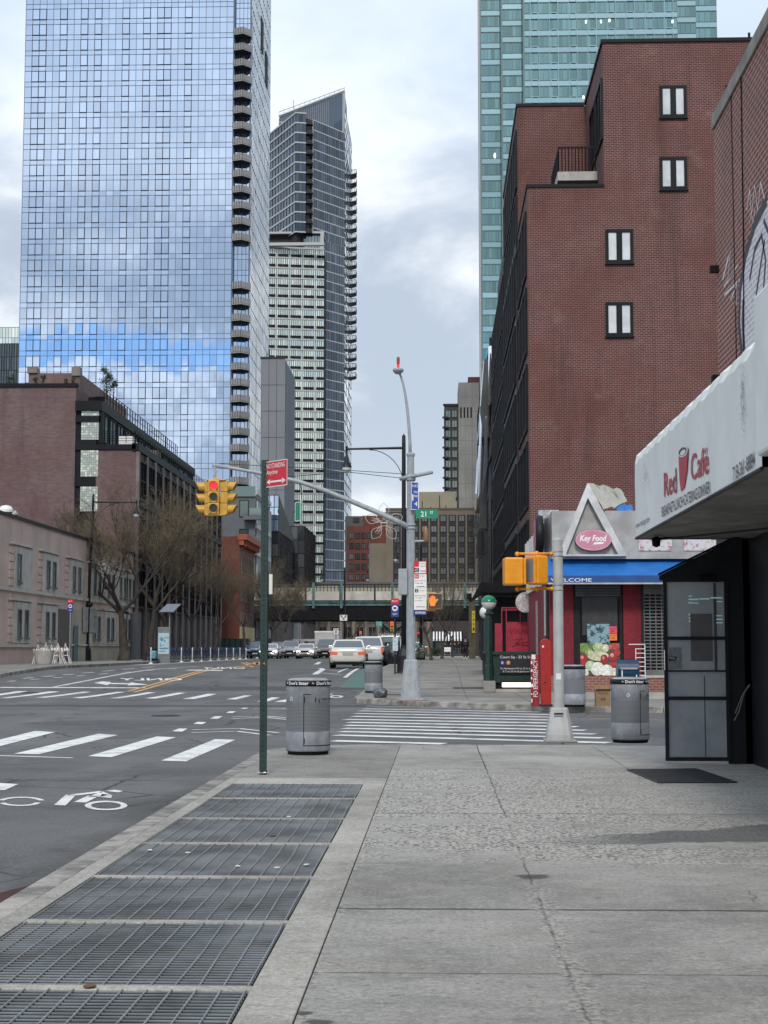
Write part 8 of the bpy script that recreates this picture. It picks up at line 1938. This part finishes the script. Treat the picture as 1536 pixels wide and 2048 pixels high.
def make_person(pose, coat, trousers, shoe, h=1.72, hood=False):
    """standing figure facing -Y; pose 0 = walking away, 1 = bending forward"""
    t = thing('person', '', 'person'); k = h/1.72
    st = .16 if pose == 0 else .05
    pel = Vector((0, 0, .93)); lean = Vector((0, 0, 0)) if pose == 0 else Vector((0, -.42, -.22))
    ch = Vector((0, 0, 1.28))+lean*.8; nk = Vector((0, 0, 1.47))+lean*1.1; hd = Vector((0, -.02, 1.61))+lean*1.3
    P = [pel, Vector((0, 0, 1.08))+lean*.3, ch, nk, hd]
    E = [(0, 1), (1, 2), (2, 3), (3, 4)]; Rr = [(.15, .11), (.14, .10), (.17, .11), .055, .06]
    idx = {}
    for s, n in ((-1, 'l'), (1, 'r')):
        sh = ch+Vector((s*.19, 0, .12)); el = sh+Vector((s*.06, (-.08 if s > 0 else .06) if pose == 0 else -.12, -.28)); wr = el+Vector((-s*.03, (-.14 if s > 0 else -.04) if pose == 0 else -.16, -.22 if pose == 0 else -.2))
        b = len(P); P += [sh, el, wr]; E += [(2, b), (b, b+1), (b+1, b+2)]; Rr += [.062, .045, .032]; idx['a'+n] = (b, b+1, b+2)
        hp = pel+Vector((s*.09, 0, -.05)); kn = Vector((s*.1, -st*.6*s-.03, .50)); an = Vector((s*.1, st*s+.02, .09)); toe = an+Vector((0, -.16, -.05))
        b = len(P); P += [hp, kn, an, toe]; E += [(0, b), (b, b+1), (b+1, b+2), (b+2, b+3)]; Rr += [.09, .062, .042, .035]; idx['l'+n] = (b, b+1, b+2, b+3)
        # hand: palm and five fingers as short chains
        palm = wr+Vector((0, -.02, -.09)); b2 = len(P); P.append(palm); E.append((idx['a'+n][2], b2)); Rr.append(.03)
        for q in range(4):
            f1 = palm+Vector((s*.0, (q-1.5)*.018, -.05)); f2 = f1+Vector((-s*.012, -.004, -.035+abs(q-1.5)*.006)); b3 = len(P); P += [f1, f2]; E += [(b2, b3), (b3, b3+1)]; Rr += [.009, .008]
        th = palm+Vector((-s*.015, -.045, -.01)); th2 = th+Vector((-s*.005, -.02, -.03)); b3 = len(P); P += [th, th2]; E += [(b2, b3), (b3, b3+1)]; Rr += [.010, .008]
    sc = lambda v: tuple(c*k for c in v)
    skin_mesh('body', [sc(p) for p in P], E, [tuple(a*k for a in r) if isinstance(r, tuple) else r*k for r in Rr], skin, t)
    # head with nose, eyes, ears
    hm = MB(); hm.sphere(sc(hd+Vector((0, 0, .03))), .1*k, 16, .82, .95, 1.18); ho = hm.build('head', skin, t, smooth=True)
    c = hd+Vector((0, 0, .03)); fm = MB(); fm.sphere(sc(c+Vector((0, -.1, -.01))), .016*k, 8, 1, 1.2, 1.5)
    for s in (-1, 1): fm.sphere(sc(c+Vector((s*.083, 0, 0))), .022*k, 8, .5, 1, 1.4)
    fm.build('nose_and_ears', skin, ho, smooth=True)
    em = MB()
    for s in (-1, 1): em.sphere(sc(c+Vector((s*.032, -.088, .015))), .011*k, 8)
    em.bx(-.02*k, .02*k, sc(c)[1]-.096*k, sc(c)[1]-.088*k, sc(c)[2]-.055*k, sc(c)[2]-.047*k); em.build('eyes_and_mouth', hair, ho)
    cap = MB(); cap.sphere(sc(c+Vector((0, .018, .03))), .106*k, 16, .86, .95, 1.05); cap.build('hood' if hood else 'hair', coat if hood else hair, ho, smooth=True)
    # coat and trousers
    I = [0, 1, 2, 3]+list(idx['al'])+list(idx['ar']); mp_ = {v: i for i, v in enumerate(I)}
    ce = [(mp_[a], mp_[b]) for a, b in E if a in mp_ and b in mp_]; cp = [sc(P[i]) for i in I]
    g = [(.19, .145), (.18, .13), (.205, .14), .07]+[.082, .066, .05]*2
    cp.append(sc(pel+Vector((0, 0, -.16)))); ce.append((0, len(cp)-1)); g.append((.2, .15))
    skin_mesh('coat', cp, ce, [tuple(a*k for a in r) if isinstance(r, tuple) else r*k for r in g], coat, t)
    I = [0]+[idx['ll'][i] for i in range(3)]+[idx['lr'][i] for i in range(3)]; mp_ = {v: i for i, v in enumerate(I)}
    ce = [(mp_[a], mp_[b]) for a, b in E if a in mp_ and b in mp_]
    skin_mesh('trousers', [sc(P[i]) for i in I], ce, [(.16*k, .12*k)]+[.105*k, .078*k, .06*k]*2, trousers, t)
    for n in ('ll', 'lr'):
        a = P[idx[n][2]]; f = MB(); f.loft([[(a.x+dx, a.y+.06, z) for dx, z in ((-.045, .0), (.045, .0), (.04, .1), (-.04, .1))], [(a.x+dx, a.y-.06, z) for dx, z in ((-.05, .0), (.05, .0), (.04, .09), (-.04, .09))], [(a.x+dx, a.y-.2, z) for dx, z in ((-.035, .0), (.035, .0), (.03, .035), (-.03, .035))]])
        f.v = [tuple(q*k for q in v) for v in f.v]; f.build('shoe', shoe, t, smooth=False, bevel=.008)
    return t
navy = mat('cloth_navy', (.012, .014, .022), .85, var=.2, scale=6); blk = mat('cloth_black', (.01, .01, .012), .85, var=.2); jean = mat('cloth_denim', (.05, .07, .11), .85, var=.2, scale=6); wsh = mat('shoe_white', (.6, .6, .58), .6); paleb = mat('cloth_pale', (.45, .48, .52), .85, var=.1)
p1 = make_person(0, navy, blk, wsh, 1.82, hood=True); x = XA(931, 127); place(p1, (x, 127, gz(127)), R(175)); tag(p1, 'person in a dark navy coat walking at the end of the far right sidewalk', 'person')
p2 = make_person(1, navy, blk, wsh, 1.78, hood=True); place(p2, (-2.95, 94.4, rz(94.4)), R(190)); tag(p2, 'person in dark clothes bending at the open back of the black suv', 'person')
p3 = make_person(0, blk, jean, blk, 1.7)
for i, (px, y, a, lab) in enumerate(((889, 188, 20, 'person in black left of the pale table under the awning'), (902, 189, 160, 'person in black right of the pale table under the awning'), (909, 187, 200, 'person in black standing apart to the right, near the viaduct column'), (917, 190, 90, 'rightmost person of the small crowd under the viaduct'))):
    o = p3 if i == 0 else copy_tree(p3); place(o, (XA(px, y), y, gz(y)), R(a)); tag(o, lab, 'person', 'people under the viaduct')
tb = thing('folding_table', 'pale covered folding table under the viaduct', 'table', (XA(895, 186), 186, gz(186))); x = XA(895, 186)
MB().bx(x-.4, x+.4, 185.7, 186.3, gz(186)+.45, gz(186)+1.0).build('cover', M['white_paint'], tb, bevel=.02)
mb = MB()
for dx in (-.36, .36): mb.bx(x+dx-.02, x+dx+.02, 185.75, 185.8, gz(186), gz(186)+.45)
mb.build('legs', M['galvanised'], tb)

# ================================================================ LEFT PAVEMENT
# concrete planter
y = 83; x = XA(88, y); t = thing('concrete_planter', 'tapered pale concrete planter on the left sidewalk', 'planter', (x, y, gz(y)))
MB().lathe([(.001, 0), (.40, 0), (.42, .03), (.56, .72), (.56, .76), (.48, .76), (.46, .6), (.001, .6)], (x, y, gz(y)), 4*7).build('bowl', M['pale_concrete'], t, smooth=False)
MB().disc((x, y, gz(y)+.62), .47, (0, 0, 1), 20).build('soil', M['joint_dirt'], t)
# A-frame barricades
for i, (px, lab) in enumerate(((76, 'white A-frame barricade leaning behind the left side of the planter'), (90, 'white A-frame barricade behind the middle of the planter'), (101, 'white and orange barricade just right of the planter'), (112, 'tangled white A-frame barricade in the middle of the pile'), (121, 'white A-frame barricade with a striped board near the bus stop post'), (131, 'white A-frame barricade closest to the bus stop post'))):
    y = 85.5+.5*(i % 3); x = XA(px, y); z = gz(y); t = thing('barricade', lab, 'barricade', (x, y, z), 'white A-frame barricades piled on the sidewalk'); mb = MB(); w = .28; h = 1.05+.1*(i % 2); tl = rnd.uniform(-.15, .15)
    for dy in (-.12, .3):
        mb.tube([(x-w, y+dy, z), (x+tl, y+dy*.2, z+h), (x+w, y+dy, z)], .028, 5)
    mb.tube([(x-w*.55, y-.1, z+h*.4), (x+w*.55, y-.1, z+h*.4)], .022, 5); mb.build('frame', M['white_paint'], t)
    bb = MB(); 
    for q in range(6):
        bb.m = q % 2; a = x-w*.8+q*w*.28; zz_ = z+h*(.62+.04*rnd.uniform(-1, 1)); bb.face([(a, y-.16, zz_), (a+w*.28, y-.16, zz_), (a+w*.28, y-.15, zz_+.16), (a, y-.15, zz_+.16)])
    bb.build('striped_board', [M['white_paint'], mat('stripe_orange', (.4, .12, .07), .6)] if i in (2, 4) else [M['white_paint'], M['pale_concrete']], t)
# bollards
for i, (px, y) in enumerate(((302, 100), (338, 106.5), (363, 112), (385, 117), (403, 121), (421, 126), (437, 130.6), (453, 135.6), (467, 140), (480, 145), (492, 149), (504, 153), (514, 157))):
    x = XA(px, y); z = rz(y)
    if i == 0:
        b0 = thing('bollard', '', 'bollard'); MB().lathe([(.001, .05), (.045, .05), (.045, 1.02), (.035, 1.07), (.001, 1.08)], n=10).build('post', M['white_paint'], b0, smooth=True); MB().lathe([(.15, 0), (.15, .03), (.07, .09), (.045, .1)], n=14).build('base', M['white_paint'], b0); MB().lathe([(.047, .78), (.047, .86)], n=10).build('reflector_band', mat('reflector', (.5, .5, .52), .3), b0); o = b0
    else: o = copy_tree(b0)
    o.location = (x, y, z)
    tag(o, ['white flexible bollard left of the ad kiosk, first of the row', 'white flexible bollard directly in front of the right edge of the ad kiosk'][i] if i < 2 else 'white flexible bollard number %s from the kiosk in front of the docked bikes' % ('one two three four five six seven eight nine ten eleven'.split()[i-2]), 'bollard', 'white bollards along the bike dock')
# share bikes
def make_bike():
    t = thing('docked_bike', '', 'bicycle'); fm = mat('bike_blue', (.02, .04, .10), .35, var=.1)
    for y, r in ((-.52, .31), (.52, .31)):
        w = MB(); w.lathe([(r-.02, -.025), (r+.01, -.02), (r+.02, 0), (r+.01, .02), (r-.02, .025), (r-.02, -.025)], n=22); w.v = [(v[2], y+v[0], .33+v[1]) for v in w.v]; wo = w.build('wheel', M['rubber'], t, smooth=True)
        sp_ = MB()
        for k in range(8): a = k*math.pi/8; sp_.tube([(0, y-r*math.cos(a), .33-r*math.sin(a)), (0, y+r*math.cos(a), .33+r*math.sin(a))], .004, 3)
        sp_.build('spokes', M['galvanised'], wo)
    mb = MB(); mb.tube([(0, -.52, .33), (0, -.12, .3), (0, .35, .62), (0, .42, .85)], .04, 6); mb.tube([(0, .52, .33), (0, .40, .95)], .025, 6); mb.tube([(0, -.52, .33), (0, -.22, .62), (0, -.12, .3)], .02, 5); mb.tube([(0, -.12, .3), (0, -.25, .85)], .025, 6)
    mb.build('frame', fm, t); mb = MB()
    for y in (-.52, .52):
        mb.lathe([(.35, -.05), (.37, 0), (.35, .05)], n=16, seg=(math.pi*.15, math.pi*.85)); 
        for q in range(len(mb.v)-51, len(mb.v)): v = mb.v[q]; mb.v[q] = (v[2], y+v[0], .33+v[1])
    mb.build('fender', fm, t); MB().sphere((0, -.25, .9), .12, 10, .7, 1.2, .4).build('saddle', M['black_matte'], t, smooth=True)
    mb = MB(); mb.tube([(-.3, .22, 1.02), (-.2, .38, 1.04), (0, .42, .98), (.2, .38, 1.04), (.3, .22, 1.02)], .018, 6); mb.tube([(0, .42, .85), (0, .42, .98)], .03, 6); mb.bx(-.16, .16, .44, .62, .82, 1.0); mb.build('handlebar_and_basket', fm, t)
    return t
bk = make_bike()
ords = 'first second third fourth fifth sixth seventh eighth ninth tenth eleventh twelfth thirteenth fourteenth fifteenth sixteenth seventeenth eighteenth nineteenth twentieth twenty-first twenty-second twenty-third twenty-fourth twenty-fifth twenty-sixth twenty-seventh twenty-eighth'.split()
for i in range(28):
    y = 107+i*1.75; x = -19.75+rnd.uniform(-.03, .03); o = bk if i == 0 else copy_tree(bk)
    place(o, (x, y, rz(y)+.03), R(-90)+rnd.uniform(-.04, .04)); tag(o, 'blue share bike, %s from the ad kiosk in the dock' % ords[i], 'bicycle', 'blue share bikes in the dock')
t = thing('bike_dock', 'long low grey dock rail with slots that holds the share bikes', 'bike dock', (-20.4, 130, rz(130)))
MB().bx(-20.55, -20.2, 106.4, 156, .5, .58).build('rail', M['dark_metal'], t)
for i in range(28):
    y = 107+i*1.75
    if i == 0: d0 = MB().bx(-20.5, -20.25, y-.09, y+.09, .58, 1.28).build('dock_post', M['dark_metal'], t, bevel=.02)
    else: d_ = d0.copy(); C.objects.link(d_); d_.location = d0.location+Vector((0, 1.75*i, 0))
# ad kiosk and solar mast
y = 104; x0, x1 = XA(315, y), XA(340, y); z = rz(y); t = thing('ad_kiosk', 'grey kiosk panel with a pale blue printed advert by the bike dock', 'kiosk', ((x0+x1)/2, y, z))
MB().bx(x0, x1, y, y+.2, z, ZA(1254, y)).build('frame', mat('kiosk_grey', (.17, .19, .2), .4), t, bevel=.02)
m, nt, p = new_mat('advert'); g = nd(nt, 'ShaderNodeNewGeometry'); s = nd(nt, 'ShaderNodeSeparateXYZ', {0: g.outputs['Position']})
zc_ = ZA(1285, y); f = mth(nt, 'MULTIPLY', sstep(nt, noise(nt, g.outputs['Position'], 5, 4, .6), .52, .58), mth(nt, 'SUBTRACT', 1., sstep(nt, mth(nt, 'ABSOLUTE', mth(nt, 'SUBTRACT', s.outputs[2], zc_)), .2, .5)))
nt.links.new(mixc(nt, f, (.42, .56, .63), (.05, .25, .36)), p.inputs[0])
a_ = MB().bx(x0+.05, x1-.07, y-.02, y, ZA(1308, y), ZA(1266, y)).build('advert', m, t)
text('YOUR CITY', (x0+.12, y-.025, ZA(1277, y)), (.5, 0, 0), (0, 0, .08), mat('ad_blue', (.04, .16, .28), .6), a_)
mb = MB(); mb.bx(x0+.15, x1-.15, y-.023, y-.021, ZA(1298, y), ZA(1296, y)).bx(x0+.15, x1-.3, y-.023, y-.021, ZA(1303, y), ZA(1301.5, y)).build('small_print', M['ad_blue'], a_)
t = thing('solar_panel_mast', 'slim pole carrying a tilted solar panel above the ad kiosk', 'solar panel', (x1, y+.3, z)); 
MB().tube([(XA(337, y), y+.3, z), (XA(337, y), y+.3, ZA(1220, y))], .035, 8).build('mast', M['grey_paint'], t)
MB().prism([(XA(318, y), y-.1, ZA(1224, y)), (XA(347, y), y-.1, ZA(1224, y)), (XA(356, y), y+1.0, ZA(1208, y)), (XA(328, y), y+1.0, ZA(1208, y))], (0, 0, .05)).build('panel', mat('solar_blue', (.16, .18, .22), .25, var=.1), t)
t = thing('parked_scooter', 'light blue covered scooter beside the kiosk', 'scooter', (XA(308, 103), 103, rz(103))); x = XA(308, 103)
MB().bx(x-.18, x+.16, 102.8, 103.3, .82, 1.35).build('cover', mat('pale_blue', (.12, .3, .45), .5, var=.2), t, bevel=.08)
for dx in (-.15, .22):
    w = MB().lathe([(.12, -.03), (.17, -.02), (.17, .02), (.12, .03)], n=14); w.v = [(x+dx+v[0], 103+v[2], rz(103)+.17+v[1]) for v in w.v]; w.build('wheel', M['rubber'], t)
MB().bx(x-.2, x+.25, 102.9, 103.1, rz(103)+.17, .8).build('chassis', M['black_matte'], t)
# dark planted box beyond the dock
t = thing('dark_enclosure', 'low dark green construction enclosure behind the docked bikes', 'enclosure', (XA(465, 168), 168, .5)); MB().bx(XA(437, 168), XA(496, 168), 168, 170, .5, ZA(1277, 168)).build('panel', M['dark_green_paint'], t)
mb = MB()
for k in range(6): x = XA(437+k*11, 168); mb.bx(x, x+.08, 167.93, 168, .5, ZA(1277, 168)); 
mb.build('battens', M['black_matte'], t)
# far road signs on posts
def arrow_sign(px0, px1, py0, py1, y, lab, kind, pole=True):
    P = panel('lane_sign', lab, 'road sign', px0, px1, py0, py1, y, M['white_paint'], M['text_black'], ew=.02)
    tt, p, c, U, V = P; mb = MB(); w = U.length*.09
    for s in (-1, 1):
        pts = [c+U*s*.1-V*.6, c+U*s*.15-V*.1, c+U*s*(.6 if kind else .35)+V*.5]; mb.tube([q-Vector((0, .02, 0)) for q in pts], w, 4)
        e = pts[2]; mb.face([e+U*(-.25)-Vector((0, .03, 0)), e+U*.25-Vector((0, .03, 0)), e+V*.35-Vector((0, .03, 0))])
    mb.build('arrows', M['text_black'], p)
    if pole: MB().tube([(c.x, y+.06, gz(y)), (c.x, y+.06, c.z)], .04, 6).build('pole', M['dark_metal'], tt)
arrow_sign(679, 695, 1229, 1242, 159.7, 'white lane sign with two curved arrows on the twin lamp post', True, False)
arrow_sign(666, 678, 1256, 1270, 138, 'white sign with two branching arrows above the oncoming truck', False)
def far_signal(px, py, y, lab, pyb=1315):
    x, z = XA(px, y), ZA(py, y); t = thing('distant_signal', lab, 'traffic light', (x, y, gz(y)), 'distant red traffic lights'); MB().bx(x-.17, x+.17, y, y+.2, z-.75, z+.2).build('housing', M['signal_yellow'], t); MB().disc((x, y-.01, z), .13, (0, -1, 0), 14).build('lens', M['lamp_red'], t); MB().disc((x, y-.01, z-.3), .11, (0, -1, 0), 14).disc((x, y-.01, z-.6), .11, (0, -1, 0), 14).build('dark_lens', M['lens_dark'], t); MB().tube([(x+.3, y+.1, gz(y)), (x+.3, y+.1, z+.5), (x, y+.1, z+.5)], .05, 6).build('pole', M['dark_metal'], t)
far_signal(784, 1247, 150, 'distant red traffic light left of the bus stop sign, highest of the group'); far_signal(764, 1274, 196, 'distant small red traffic light above the parked suv'); far_signal(777, 1273, 204, 'distant small red traffic light right of the one above the suv'); far_signal(721, 1265, 230, 'distant traffic light left of the green viaduct column'); far_signal(837, 1266, 215, 'distant traffic light just right of the grey pole')
t = thing('green_street_sign', 'small teal street sign on the pole under the viaduct', 'street sign', (XA(758, 175), 175, .5)); MB().bx(XA(752, 175), XA(764, 175), 175, 175.05, ZA(1252, 175), ZA(1243, 175)).build('plate', mat('sign_teal', (.1, .35, .35), .5), t); MB().tube([(XA(751, 175), 175.1, .5), (XA(751, 175), 175.1, ZA(1240, 175))], .05, 6).build('pole', M['dark_metal'], t)
t = thing('pillar_post', 'short pale stone pillar behind the bus stop post', 'pillar', (XA(806, 72), 72, gz(72)))
t.location = (XA(803, 72)-.0, 72, gz(72)); MB().bx(XA(800, 80), XA(806, 80), 80, 80.3, gz(80), ZA(1275, 80)).build('shaft', M['pale_concrete'], t); MB().bx(XA(799, 80), XA(807, 80), 79.95, 80.35, ZA(1275, 80), ZA(1273, 80)).build('cap', M['concrete'], t)
for i, (px, y, lab) in enumerate(((842, 104, 'dark round bin and shrubs at the foot of the distant lamp post'), (870, 116, 'low dark planting around the trunk behind the hand signal'))):
    s = shrub('kerb_shrub', lab, XA(px, y), y, gz(y), .9, .8, 500, 60+i, False)
# white banner on post seen beside the sign post, tan rear of poster
t = thing('banner_pole', 'narrow white banner on a thin pole just right of the green sign post', 'banner', (XA(541, 120), 120, gz(120))); MB().bx(XA(537, 120), XA(544, 120), 120, 120.04, ZA(1188, 120), ZA(1148, 120)).build('banner', M['white_paint'], t); MB().tube([(XA(536, 120), 120, gz(120)), (XA(536, 120), 120, ZA(1145, 120))], .04, 6).build('pole', M['black_paint'], t)

# steel framed wall lamp on the far left lamp arm etc. are parts of their things; tidy names of anonymous roots
for o in list(bpy.data.objects):
    if o.type == 'EMPTY' and not o.children and 'label' not in o: bpy.data.objects.remove(o)
